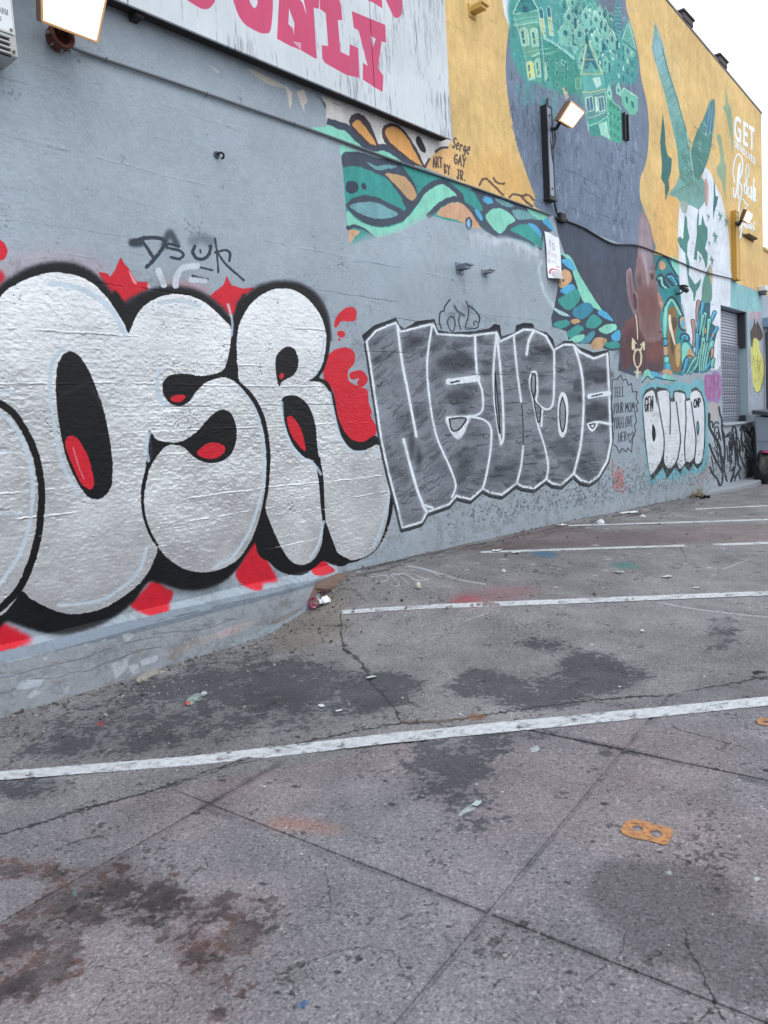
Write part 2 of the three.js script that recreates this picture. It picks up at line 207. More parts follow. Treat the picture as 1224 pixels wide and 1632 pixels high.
  for (let i = 0; i < 700; i++) { const X = 70 + rnd() * 960, Y = -40 + rnd() * 680; if (!inHill(X, Y)) continue; const v = rnd() < 0.45, l = 6 + rnd() * 22; W.L('w', ['#a9d6c6', '#2f7280', '#7fbcae', '#3d8a88', '#b9c79b'][Math.floor(rnd() * 5)], 1 + rnd() * 3, v ? [X, Y, X + 2, Y + l] : [X, Y, X + l, Y + l * (X > 320 && Y > 150 ? 0.55 : -0.1 + 0.5 * rnd())], { ...MU, a: 0.65 }); }
  for (let i = 0; i < 110; i++) { const X = 330 + rnd() * 690, Y = -20 + rnd() * 560; if (!inHill(X, Y)) continue; const w = 5 + rnd() * 6, h = 10 + rnd() * 16; W.A('w', '#bfe2d2', [X - 2, Y - 2, X + w + 2, Y + 1, X + w + 2, Y + h + 3, X - 2, Y + h], { ...MU, hard: true, a: 0.8 }); W.A('w', '#2a6576', [X, Y, X + w, Y + 3, X + w, Y + h, X, Y + h - 2], { ...MU, hard: true, a: 0.9 }); }
  // dry-brushed foot of the hill
  for (let i = 0; i < 90; i++) { const x = 820 + rnd() * 120, y = 118 + rnd() * 38 + (x - 820) * 0.25; W.L('p', rnd() < 0.5 ? '#7d8a9f' : '#4e9a95', 2 + rnd() * 4, [x, y, x + (rnd() - 0.5) * 4, y + 6 + rnd() * 14], { ...MU, a: 0.35, s: 0.01 }); }
}
function portrait() {
  const A = (c, p, o = {}) => W.A('face', c, p, { ...MU, ...o }), Ls = (c, w, p, o = {}) => W.L('face', c, w, p, { ...MU, ...o });
  A('#6b4c4d', [62, 1200, 100, 1120, 160, 1080, 200, 1050, 300, 1000, 455, 1240, 461, 1300, 446, 1345, 456, 1400, 461, 1480, 446, 1560, 380, 1602, 250, 1602, 200, 1540, 160, 1520, 120, 1560, 70, 1570, 62, 1480, 66, 1300], { hard: true });
  A('#846a6b', [232, 130, 262, 114, 290, 130, 312, 190, 336, 262, 353, 360, 362, 480, 366, 560, 376, 660, 386, 760, 412, 832, 441, 900, 456, 970, 450, 1030, 430, 1075, 446, 1120, 432, 1180, 412, 1218, 452, 1236, 420, 1300, 300, 1320, 230, 1200, 212, 1060, 208, 900, 184, 700, 195, 600, 206, 520, 215, 420, 220, 300], { hard: true });
  A('#a4939e', [236, 140, 262, 120, 288, 136, 310, 200, 334, 270, 350, 380, 352, 500, 330, 560, 300, 620, 262, 560, 226, 480, 222, 320], { s: 0.05, a: 0.9 }); A('#8a8291', [290, 520, 340, 500, 352, 600, 330, 690, 296, 660], { s: 0.04, a: 0.8 });
  Ls('#c3b6ba', [10, 22], [262, 470, 276, 560, 296, 660, 312, 790], { s: 0.04, a: 0.7 }); A('#75524f', [215, 820, 300, 800, 380, 850, 420, 960, 420, 1100, 330, 1130, 240, 1060], { s: 0.05, a: 0.85 }); A('#7d5b59', [240, 1080, 340, 1060, 420, 1130, 400, 1220, 300, 1260], { s: 0.05, a: 0.7 });
  A('#563c40', [66, 1300, 150, 1180, 240, 1260, 300, 1480, 250, 1600, 160, 1520, 80, 1560], { s: 0.05, a: 0.7 }); A('#7c4d49', [330, 1340, 430, 1330, 450, 1420, 380, 1480, 320, 1440], { s: 0.05, a: 0.75 }); A('#50434c', [240, 1560, 340, 1500, 455, 1520, 440, 1600, 260, 1605], { s: 0.04, a: 0.8 });
  A('#887076', [105, 720, 109, 655, 138, 622, 156, 645, 166, 720, 190, 830, 210, 890, 213, 1000, 197, 1062, 176, 1056, 150, 1002, 126, 920, 110, 820]); Ls('#ac9a9b', 8, [112, 760, 114, 660, 138, 634, 150, 660]); A('#5a4049', [168, 870, 190, 860, 203, 910, 204, 990, 188, 1010, 176, 960]); Ls('#b58f88', 10, [190, 850, 202, 880, 206, 900]); Ls('#6a5259', 7, [130, 700, 150, 800, 160, 900, 178, 1000]);
  A('#57484f', [205, 700, 240, 680, 252, 740, 235, 800, 208, 780], { s: 0.03, a: 0.7 }); Ls('#3f3138', 7, [318, 680, 334, 644, 352, 610]); Ls('#d0c4c6', 5, [318, 668, 336, 640]); A('#594045', [326, 690, 350, 676, 362, 710, 344, 736]); A('#a27d73', [395, 860, 410, 850, 436, 920, 450, 970, 430, 1000, 408, 960]); Ls('#d2b2a6', 7, [414, 950, 428, 946, 434, 970]); Ls('#4b333a', 7, [405, 1220, 430, 1222, 458, 1240]); A('#9a6a62', [410, 1110, 440, 1100, 446, 1124, 426, 1150], { a: 0.8 }); Ls('#8f7672', 4, [270, 1110, 340, 1104, 400, 1112], { a: 0.6 });
  // the pendant
  const go = '#d9cfb4';
  W.L('d', go, 5, [552, 520, 558, 560, 562, 640], MU); W.L('d', go, 9, [562, 690, 548, 705, 543, 740, 552, 775, 566, 780, 578, 760, 580, 720, 572, 695, 562, 690], MU); W.L('d', go, 9, [562, 780, 560, 832], MU); W.L('d', go, 8, [548, 806, 576, 808], MU);
  W.L('d', go, 9, [548, 700, 536, 640, 536, 690], { ...MU, hard: true }); W.L('d', go, 8, [536, 640, 552, 660], MU); W.L('d', go, 9, [576, 696, 594, 655, 594, 690], { ...MU, hard: true }); W.L('d', go, 8, [594, 655, 578, 668], MU);
}
function robe() {
  W.A('i', '#d9e0ea', [512, 935, 505, 700, 510, 570, 530, 440, 600, 420, 690, 300, 705, 195, 735, 190, 770, 240, 800, 310, 850, 420, 880, 540, 900, 650, 915, 790, 925, 1000, 932, 1095, 760, 1300, 560, 1300, 520, 1200], { ...MU });
  W.A('j', '#d9e0ea', [375, -20, 395, 150, 420, 340, 450, 540, 500, 695, 530, 760, 620, 760, 680, 900, 740, 895, 770, 850, 770, 290, 862, 292, 866, 40, 700, -30], { ...MU, hard: true });
  // ornament column beside the face
  const tl = '#35868a', mint = '#86cdbd', blue = '#5aaed0', dk = '#2f4457', tan = '#c9a078';
  W.A('i', tl, [312, 880, 400, 900, 505, 930, 512, 1040, 530, 1260, 400, 1280, 350, 1180, 325, 1040], { ...MU, hard: true });
  W.A('i', mint, [450, 905, 505, 930, 515, 1050, 480, 1010, 455, 960], MU);
  W.L('i', dk, 14, [325, 1000, 345, 930, 400, 900, 440, 960, 500, 1060], MU); W.A('i', tan, [355, 980, 360, 940, 385, 935, 408, 970, 395, 1000, 370, 1005], MU);
  W.L('i', dk, 30, [340, 1080, 370, 1050, 400, 1110, 430, 1160, 370, 1130, 345, 1080], MU); W.L('i', mint, 16, [350, 1075, 372, 1068, 380, 1120, 420, 1160], MU);
  W.L('i', dk, 26, [410, 1060, 450, 1040, 500, 1110, 510, 1150], MU); W.L('i', blue, 12, [420, 1062, 455, 1056, 495, 1120], MU); W.A('i', dk, [400, 1060, 440, 1080, 480, 1130, 450, 1130], MU);
  W.A('j', tl, [180, 130, 375, 100, 400, 330, 425, 520, 450, 560, 505, 690, 540, 760, 500, 900, 380, 950, 230, 920, 220, 600, 190, 390, 235, 240], { ...MU, hard: true });
  W.L('j', dk, 40, [240, 330, 265, 250, 305, 210, 350, 270, 400, 380], MU); W.L('j', mint, 22, [248, 330, 270, 262, 305, 228, 342, 280, 388, 372], MU);
  W.A('j', '#8a6c49', [270, 340, 300, 290, 335, 300, 352, 350, 355, 500, 340, 560, 350, 660, 380, 700, 395, 800, 385, 910, 320, 915, 285, 820, 265, 640, 270, 480], MU);
  W.A('j', '#5d4a3a', [300, 420, 345, 400, 352, 480, 320, 530, 330, 640, 310, 760, 290, 620], MU); W.A('j', '#e3d6be', [272, 390, 292, 370, 300, 440, 318, 540, 340, 660, 322, 640, 298, 560, 276, 480], MU); W.A('j', '#bfa06d', [340, 700, 375, 640, 388, 690, 378, 840, 350, 860], MU);
  W.L('j', dk, 18, [385, 390, 370, 430, 385, 500, 430, 520], MU); W.A('j', tan, [380, 420, 405, 385, 425, 440, 435, 500, 400, 490], MU); W.A('j', blue, [395, 440, 410, 415, 425, 450, 425, 490, 400, 480], MU);
  W.A('j', mint, [235, 300, 262, 330, 250, 560, 258, 600, 232, 600, 222, 470], MU); W.A('j', blue, [230, 610, 255, 600, 258, 660, 235, 670], MU); W.A('j', tan, [228, 680, 260, 675, 262, 755, 236, 760], MU); W.A('j', mint, [240, 775, 268, 770, 272, 815, 240, 820], MU); W.A('j', blue, [250, 850, 268, 830, 290, 860, 285, 890, 250, 885], MU); W.A('j', tan, [215, 920, 240, 890, 300, 905, 305, 945, 255, 930], MU);
  W.L('j', dk, 14, [225, 600, 262, 595], MU); W.L('j', dk, 14, [232, 668, 262, 664], MU); W.L('j', dk, 14, [236, 766, 268, 762], MU);
  W.L('j', dk, 20, [385, 600, 400, 560, 450, 560, 470, 610, 420, 620], MU); W.L('j', blue, 10, [398, 590, 408, 570, 445, 572, 458, 604], MU);
  W.A('j', mint, [400, 740, 410, 650, 450, 640, 490, 700, 520, 780, 470, 780, 440, 790, 410, 860], MU); W.A('j', tan, [450, 770, 470, 690, 500, 720, 520, 770, 490, 785], MU); W.L('j', dk, 12, [395, 900, 430, 790, 470, 760, 520, 790], MU);
  // plant with many fingers
  W.A('j', '#4e8a7c', [580, 330, 600, 160, 620, 40, 650, -60, 680, -50, 690, 60, 670, 160, 668, 380, 640, 560, 560, 560], { ...MU }); W.A('j', '#b6a892', [660, 60, 672, -40, 690, -50, 692, 50, 680, 105, 668, 100], MU);
  W.A('j', '#2f5f6c', [515, 900, 545, 640, 556, 420, 590, 220, 640, 180, 672, 240, 672, 420, 712, 470, 738, 520, 714, 640, 700, 800, 660, 905, 560, 925], { ...MU });
  const stems = [[545, 640, 560, 420, 575, 340, 'b'], [560, 640, 585, 380, 612, 200, 'b'], [600, 640, 610, 480, 622, 360, 't'], [620, 660, 660, 480, 715, 350, 'b'], [650, 700, 690, 580, 735, 500, 'b'], [510, 680, 520, 560, 505, 430, 'o'], [545, 420, 548, 330, 560, 250, 'o'], [560, 900, 600, 720, 605, 600, 't'], [640, 900, 680, 760, 690, 630, 't'], [520, 900, 545, 760, 548, 560, 'b'], [450, 930, 500, 830, 540, 780, 't'], [600, 920, 650, 860, 690, 800, 'b'], [400, 940, 430, 880, 450, 800, 'b'], [480, 930, 540, 860, 580, 700, 't'], [570, 560, 590, 470, 600, 380, 't'], [640, 620, 652, 520, 662, 420, 't'], [700, 870, 690, 860, 700, 800, 't']];
  for (const [a, b, c, d, e, f2, h] of stems) { W.L('j', dk, [26, 46], [a, b, c, d, e, f2], MU); W.L('j', h === 'b' ? blue : h === 'o' ? '#c98a7c' : mint, [12, 32], [a, b, c, d, e, f2], MU); W.L('j', h === 'b' ? '#3b86a8' : '#4a9a95', 8, [a + 6, b, c + 6, d, e + 4, f2 + 10], MU); }
  for (const [x, y, s] of [[605, 700, 1], [690, 730, 0.8], [625, 520, 0.5], [695, 560, 0.4]]) { W.A('j', dk, [x - 26 * s, y + 70 * s, x - 14 * s, y - 50 * s, x + 10 * s, y - 66 * s, x + 22 * s, y, x + 4 * s, y + 80 * s], MU); W.A('j', tan, [x - 16 * s, y + 54 * s, x - 8 * s, y - 40 * s, x + 8 * s, y - 50 * s, x + 14 * s, y, x, y + 62 * s], MU); }
  for (let i = 0; i < 12; i++) W.L('j', i % 3 ? mint : dk, 9, [560 + i * 6, 920 - i * 3, 566 + i * 7, 780, 580 + i * 9, 640], { ...MU, a: 0.8 });
  // wavelets at the foot
  W.A('j', mint, [18, 1025, 40, 915, 78, 892, 105, 920, 130, 985, 122, 1008, 90, 962, 45, 975], MU); W.A('j', blue, [100, 918, 160, 920, 200, 965, 240, 1000, 150, 985], MU); W.A('j', mint, [215, 960, 250, 938, 300, 960, 350, 1000, 260, 1005], MU); W.L('j', dk, 10, [18, 1020, 70, 960, 110, 990, 160, 970, 240, 990, 340, 1002], MU);
}
function birds() {
  const G = '#4e847c', G2 = '#3d6f6c', pale = '#92aa8b';
  W.A('g', pale, [1030, 390, 1040, 470, 1055, 500, 1062, 600, 1062, 720, 1050, 620, 1030, 520, 1014, 495, 1028, 480], { ...MU, hard: true });
  W.A('g', pale, [990, 620, 1005, 618, 1018, 690, 1022, 730, 1032, 765, 1030, 800, 1028, 915, 1010, 830, 990, 800, 985, 770, 1005, 745, 1000, 680, 988, 640], { ...MU, hard: true });
  W.A('g', G2, [740, 515, 750, 600, 752, 660, 762, 715, 782, 730, 778, 790, 766, 830, 770, 870, 752, 925, 748, 850, 732, 820, 736, 760, 728, 650], { ...MU, hard: true });
  // the large bird
  W.A('g', '#74a39d', [690, 215, 705, 100, 722, 175, 745, 230, 770, 330, 802, 430, 830, 530, 852, 610, 870, 700, 890, 800, 925, 822, 945, 860, 940, 920, 905, 966, 870, 945, 830, 940, 800, 906, 765, 896, 800, 850, 820, 800, 806, 690, 778, 560, 748, 430, 722, 340, 700, 270], { ...MU, hard: true });
  W.A('g', '#5f948c', [800, 560, 850, 600, 880, 760, 890, 800, 860, 860, 820, 810, 806, 690], { ...MU });
  W.A('g', G, [868, 720, 876, 660, 898, 604, 924, 552, 944, 502, 953, 474, 958, 458, 961, 474, 966, 446, 970, 462, 976, 450, 980, 470, 981, 505, 978, 560, 971, 622, 962, 682, 946, 742, 926, 792, 904, 832, 880, 800], { ...MU, hard: true });
  for (let i = 0; i < 9; i++) { const u = i / 8; W.L('g', ['#5f84a6', '#3f6c80', '#7ba2b4'][i % 3], [1.5, 6], [950 + u * 30, 480 - u * 18 + (i % 2) * 14, 944 + u * 32, 530, 926 + u * 44, 590 + (i % 3) * 16], { ...MU, a: 0.85 }); }
  for (const p of [[705, 98, 722, 152, 738, 232], [694, 140, 712, 185, 730, 248], [688, 178, 704, 216, 728, 276], [685, 212, 700, 244, 724, 300], [714, 122, 728, 170, 744, 232]]) W.L('g', '#7fa6b8', [1.5, 10], p, MU);
  W.A('g', '#8db2bd', [700, 210, 712, 180, 742, 240, 764, 330, 742, 345, 718, 320], { ...MU, a: 0.6 });
  { const LE = [[230, 697], [270, 702], [340, 724], [430, 750], [560, 780], [690, 808], [800, 824]], RE = [[175, 722], [230, 745], [330, 768], [430, 800], [530, 828], [610, 850], [700, 868], [800, 886]], edge = (E, y) => { for (let k = 1; k < E.length; k++) if (y < E[k][0]) return lerp(E[k - 1][1], E[k][1], (y - E[k - 1][0]) / (E[k][0] - E[k - 1][0])); return E[E.length - 1][1]; };
    for (let i = 0; i < 130; i++) { const y = 225 + i * 4.25, a = edge(RE, y) - 3, b = edge(LE, y + 36) + 3, m = lerp(a, b, 0.5 + 0.2 * (rnd() - 0.5)); W.L('g', ['#4b8085', '#9fc6be', '#5d93a0', '#84b3ad', '#6fa39f'][Math.floor(rnd() * 5)], [2 + rnd() * 6, 1], [a - rnd() * 10, y + rnd() * 8, m, y + 16 + rnd() * 8, b - (rnd() < 0.3 ? 6 : 0), y + 32 + rnd() * 12], { ...MU, a: 0.3 + rnd() * 0.4 }); } }
  W.L('g', '#3b6468', 3, [738, 225, 766, 330, 798, 430, 826, 530, 850, 610, 880, 780, 890, 830], MU); W.L('g', '#a9c6b4', 4, [850, 610, 872, 740, 884, 820], MU);
  for (let i = 0; i < 24; i++) { const x = 810 + rnd() * 70, y = 640 + rnd() * 180; W.L('g', rnd() < 0.5 ? '#38635f' : '#8fb5a4', [4, 1], [x, y, x + 12, y + 16, x + 30, y + 22], { ...MU, a: 0.7 }); }
  for (let i = 0; i < 26; i++) { const x = 885 + rnd() * 80, y = 560 + rnd() * 200; if (x > 930 - (y - 740) * 0.3 + 30) continue; W.L('g', rnd() < 0.5 ? '#2f5d60' : '#a4c3b8', [4, 1], [x, y, x + 10, y + 10, x + 14, y + 26], { ...MU, a: 0.7 }); }
  for (let i = 0; i < 20; i++) { const x = 790 + i * 7; W.L('g', i % 2 ? '#7c8f7c' : '#46716f', [3, 2], [880 + (x - 860) * 0.15, 830 + rnd() * 20, x, 885, x + (x - 860) * 0.06, 900 + rnd() * 18 - Math.abs(x - 860) * 0.15], { ...MU, a: 0.5 }); }
  W.A('i', '#b98f87', [715, 300, 730, 275, 748, 330, 745, 450, 738, 495, 720, 470], { ...MU, a: 0.8 }); W.A('i', '#9fb0a4', [520, 480, 545, 450, 580, 465, 572, 545, 540, 540], { ...MU });
  // small birds across the white robe
  W.A('i', G, [560, 560, 575, 590, 580, 660, 596, 750, 580, 800, 578, 880, 600, 960, 590, 1040, 640, 1120, 690, 1075, 680, 1130, 650, 1180, 636, 1254, 628, 1254, 625, 1190, 590, 1120, 575, 1010, 562, 870, 520, 820, 498, 760, 520, 735, 545, 760, 550, 680], { ...MU, hard: true });
  W.A('i', G, [668, 510, 672, 560, 668, 650, 690, 640, 700, 560, 720, 640, 742, 670, 740, 760, 720, 830, 742, 870, 740, 960, 726, 1000, 712, 930, 690, 880, 660, 850, 655, 930, 630, 920, 640, 830, 655, 720, 655, 600], { ...MU, hard: true });
  W.A('i', G2, [790, 250, 800, 330, 805, 410, 826, 420, 815, 480, 795, 540, 788, 605, 784, 520, 790, 420], { ...MU, hard: true });
  for (const [x, y, s] of [[800, 740, 1], [745, 580, 0.6], [840, 575, 0.8], [775, 930, 0.8], [680, 915, 0.6], [755, 790, 0.45], [890, 620, 0.7]]) W.A('i', '#6f9a8c', [x - 20 * s, y - 10 * s, x - 5 * s, y - 50 * s, x + 6 * s, y - 20 * s, x + 26 * s, y - 8 * s, x + 10 * s, y + 20 * s, x + 22 * s, y + 74 * s, x + 4 * s, y + 30 * s, x - 16 * s, y + 64 * s, x - 4 * s, y + 6 * s], { ...MU, hard: true });
  // feathered shoulder of the robe near the plant
  W.A('i', '#5f8f82', [700, 1254, 700, 1120, 740, 1000, 760, 965, 775, 1000, 776, 1120, 768, 1254], { ...MU }); W.A('i', '#b9a58c', [750, 1000, 764, 970, 778, 1040, 774, 1120, 760, 1080], MU);
}
function lettering() {
  const wh = '#eef0f2', sh = '#8fa9ae';
  for (const [c, d] of [[sh, 4], [wh, 0]]) {
    W.T('m', 'GET', [196 + d, 412 + d], [428 + d, 556 + d], [196 + d, 140 + d], c, { font: 'bold sans-serif', k: 'mur' });
    W.T('m', 'INVOLVED', [206 + d, 500 + d], [438 + d, 700 + d], [206 + d, 424 + d], c, { font: 'bold sans-serif', k: 'mur' });
    const p = (w, a) => W.L('m', c, w, a.map((v) => v + d), MU);
    p(14, [212, 890, 196, 800, 200, 700, 230, 600, 265, 590, 296, 660, 290, 780, 258, 870, 285, 930, 285, 1020, 262, 1070, 246, 1000, 258, 840, 272, 680]);
    p(14, [196, 950, 200, 1030, 214, 1050, 232, 960, 250, 760, 262, 690]);
    p(10, [312, 980, 330, 900, 360, 820, 366, 730, 348, 690, 335, 740, 332, 850, 352, 890]); p(12, [312, 900, 318, 990, 335, 1010, 345, 950, 338, 900]); p(12, [372, 940, 356, 960, 358, 1030, 375, 1050]); p(12, [385, 1060, 390, 930, 400, 1010, 396, 1080]); p(12, [420, 840, 415, 980, 418, 1100, 436, 1010, 428, 940, 420, 1040, 440, 1090]);
    p(11, [265, 1090, 300, 1070, 330, 1120, 360, 1130, 345, 1150]); p(13, [262, 1090, 256, 1200, 262, 1280, 300, 1290, 330, 1160]); p(13, [290, 1300, 285, 1420, 268, 1490, 252, 1450, 270, 1380, 310, 1340]); p(10, [315, 1320, 320, 1370, 330, 1330, 335, 1380]); p(10, [345, 1340, 352, 1390, 364, 1330, 372, 1390]); p(10, [390, 1330, 380, 1390, 400, 1380]); p(10, [425, 1320, 410, 1360, 425, 1390, 412, 1410]);
  }
}
function waves() {
  const tl = '#3f9690', mint = '#88cfba', sl = '#47505f', blue = '#56a9d2', or = '#dfa563', tan = '#c39f78', gt = '#6f9ea3';
  // white strip under the signboard
  W.A('u', '#d9d6d2', [60, -40, 90, 90, 100, 200, 380, 340, 520, 400, 640, 450, 835, 505, 880, 430, 1010, 340, 1040, 290, 1000, 280], { ...MU, hard: true });
  W.A('u', '#e0b37c', [835, 505, 880, 430, 915, 385, 1000, 355, 1050, 380, 1050, 580, 900, 530], { ...MU, hard: true });
  W.A('u', mint, [20, 230, 60, 200, 160, 192, 240, 220, 310, 272, 380, 345, 460, 372, 560, 385, 620, 412, 700, 470, 660, 470], { ...MU });
  W.L('u', sl, 52, [100, 158, 180, 182, 260, 214, 330, 282, 420, 350, 520, 352, 600, 384, 680, 440, 760, 490], { ...MU, butt: true });
  W.A('u', '#4d444b', [268, 172, 280, 115, 325, 98, 370, 112, 420, 170, 455, 250, 478, 320, 470, 348, 430, 345, 350, 285, 300, 230], MU); W.A('u', or, [293, 190, 308, 156, 345, 150, 380, 190, 430, 260, 466, 330, 455, 338, 410, 312, 345, 245], MU);
  W.A('u', '#4d444b', [512, 240, 535, 185, 590, 172, 650, 200, 710, 265, 770, 360, 820, 470, 835, 500, 770, 490, 680, 430, 590, 370, 530, 310], MU); W.A('u', or, [536, 250, 550, 205, 600, 196, 660, 232, 720, 310, 775, 420, 812, 492, 760, 466, 670, 396, 590, 330], MU);
  W.A('u', '#35383f', [766, 300, 778, 272, 800, 278, 830, 335, 840, 380, 815, 388, 785, 350], MU); W.L('u', '#4d444b', 18, [832, 500, 868, 440], MU); W.L('u', '#4d444b', 20, [918, 385, 950, 360, 1002, 354], MU);
  // everything below the pipe
  W.A('u', tl, [205, 340, 430, 435, 830, 510, 1000, 590, 1240, 690, 1500, 800, 1640, 850, 1690, 960, 1660, 1120, 1500, 1040, 1300, 990, 1224, 940, 1000, 900, 860, 860, 700, 910, 470, 1030, 265, 1085, 240, 800, 215, 470], { ...MU, hard: true });
  W.A('u', mint, [205, 335, 330, 385, 430, 425, 500, 450, 300, 400, 212, 420], { ...MU });
  W.A('u', sl, [215, 405, 280, 385, 370, 395, 460, 425, 540, 440, 640, 475, 700, 540, 765, 640, 775, 700, 760, 750, 700, 830, 650, 720, 560, 600, 480, 555, 400, 520, 300, 490, 222, 505], { ...MU });
  W.A('u', tl, [230, 520, 300, 492, 390, 515, 470, 555, 540, 605, 610, 690, 670, 770, 695, 830, 640, 810, 560, 765, 450, 728, 340, 728, 250, 780, 236, 640], { ...MU });
  W.A('u', gt, [400, 466, 470, 490, 560, 482, 630, 500, 560, 515, 490, 525, 440, 500], { ...MU }); W.A('u', tan, [538, 552, 600, 552, 690, 580, 750, 650, 772, 710, 755, 750, 715, 740, 650, 670, 590, 610], MU); W.A('u', tl, [690, 490, 860, 550, 1010, 598, 930, 600, 850, 615, 785, 645, 730, 560], MU);
  W.A('u', '#3c4556', [240, 650, 255, 610, 290, 602, 325, 622, 336, 660, 318, 690, 280, 700, 250, 690], MU); W.A('u', '#3c4556', [358, 645, 365, 620, 383, 620, 396, 645, 388, 668, 368, 668], MU);
  W.A('u', sl, [245, 792, 290, 740, 370, 712, 460, 722, 560, 765, 650, 815, 725, 845, 690, 890, 620, 925, 520, 945, 410, 930, 310, 870], { ...MU });
  W.A('u', '#74a3aa', [270, 798, 320, 770, 400, 762, 480, 770, 560, 808, 632, 852, 570, 880, 460, 886, 370, 860, 310, 830], { ...MU });
  W.A('u', mint, [250, 828, 320, 890, 440, 945, 560, 950, 660, 915, 730, 850, 790, 770, 850, 690, 930, 635, 990, 640, 1072, 722, 980, 780, 870, 870, 770, 930, 640, 985, 470, 1032, 400, 985, 330, 945, 258, 935], { ...MU });
  W.L('u', sl, 44, [690, 850, 770, 760, 830, 680, 900, 625, 980, 618, 1050, 670, 1120, 735, 1180, 800], MU); W.A('u', mint, [790, 775, 850, 690, 930, 636, 990, 642, 1074, 722, 990, 770, 880, 860, 790, 860], MU);
  W.A('u', '#cda482', [260, 978, 300, 968, 348, 984, 312, 1020, 268, 1080], { ...MU }); W.L('u', sl, [34, 8], [258, 955, 310, 945, 380, 970, 465, 1034], MU);
  W.A('u', '#c99f80', [930, 862, 960, 810, 1030, 768, 1100, 768, 1170, 810, 1224, 880, 1260, 960, 1180, 950, 1080, 900], { ...MU }); W.L('u', sl, 40, [865, 866, 950, 785, 1040, 742, 1120, 755, 1190, 820, 1240, 900], MU); W.A('u', sl, [1140, 940, 1140, 890, 1165, 876, 1190, 900, 1185, 960, 1160, 978], MU); W.A('u', '#7fb0cf', [1148, 935, 1152, 900, 1172, 896, 1172, 950], MU);
  // scales towards the paper sign
  W.A('v', '#4b5666', [50, 470, 110, 478, 300, 540, 460, 610, 610, 670, 670, 790, 600, 810, 580, 940, 480, 880, 400, 850, 250, 850, 120, 760, 60, 650, 20, 600], { ...MU, hard: true });
  W.A('v', tl, [0, 470, 50, 480, 95, 540, 140, 625, 110, 642, 60, 605, 0, 560], MU); W.A('v', blue, [138, 550, 160, 532, 200, 545, 216, 580, 180, 588, 150, 575], MU); W.A('v', blue, [78, 635, 100, 628, 130, 670, 140, 712, 115, 705], MU);
  W.A('v', mint, [158, 684, 200, 632, 262, 620, 325, 648, 384, 712, 330, 748, 295, 795, 256, 808, 205, 755], MU); W.A('v', gt, [230, 545, 290, 560, 370, 600, 330, 615, 262, 585], MU); W.A('v', gt, [358, 645, 410, 632, 480, 650, 565, 708, 500, 702, 405, 704], MU); W.A('v', mint, [468, 625, 540, 645, 612, 672, 625, 692, 580, 710, 520, 680], MU); W.A('v', blue, [585, 715, 630, 700, 668, 765, 668, 792, 625, 760], MU); W.A('v', tl, [345, 785, 420, 742, 490, 750, 545, 810, 582, 860, 580, 920, 500, 870, 420, 822], MU); W.A('v', blue, [480, 738, 530, 745, 575, 800, 575, 842, 530, 795], MU);
  // the scarf below the sign
  W.A('d', '#3f4858', [158, 210, 205, 212, 225, 235, 260, 300, 345, 440, 425, 520, 472, 590, 476, 690, 430, 700, 330, 664, 215, 660, 200, 600, 128, 575, 122, 530, 140, 470, 155, 380], { ...MU, hard: true });
  W.A('d', mint, [170, 205, 208, 212, 236, 245, 272, 320, 345, 440, 385, 498, 350, 485, 285, 445, 245, 340, 215, 245], MU);
  const cell = (c, p) => W.A('d', c, p, MU);
  cell(blue, [178, 245, 195, 230, 225, 240, 244, 290, 212, 278]); cell(tan, [162, 310, 185, 285, 215, 295, 228, 330, 215, 355, 180, 380, 160, 365]); cell(blue, [168, 396, 195, 370, 230, 360, 244, 380, 236, 402, 205, 412]); cell(tl, [158, 435, 200, 410, 245, 385, 268, 405, 260, 455, 210, 492, 168, 462]); cell('#3e86a0', [234, 492, 285, 455, 325, 460, 334, 495, 285, 536, 240, 522]); cell(tl, [298, 562, 335, 512, 382, 548, 348, 582, 312, 582]);
  cell(blue, [358, 502, 392, 495, 438, 545, 392, 532]); cell(mint, [364, 592, 400, 566, 448, 564, 452, 590, 402, 612]); cell(tan, [322, 680, 350, 632, 404, 640, 384, 682, 352, 692]); cell(tl, [204, 604, 255, 568, 288, 585, 262, 612, 218, 632]); cell(mint, [212, 644, 265, 616, 294, 624, 262, 656]); cell(blue, [428, 622, 468, 592, 472, 640, 442, 648]); cell(tan, [220, 546, 248, 534, 270, 548, 242, 562]); cell(tl, [132, 562, 195, 540, 218, 562, 172, 586]); cell(tl, [392, 662, 455, 650, 470, 682, 420, 686]); cell('#a9c9cd', [130, 480, 180, 498, 218, 522, 172, 516]); cell('#4f8fa0', [270, 655, 330, 600, 345, 612, 315, 655]);
  W.L('d', '#b9c8d2', [12, 22], [72, 240, 60, 300, 90, 400, 130, 470], { ...MU, a: 0.8 });
}
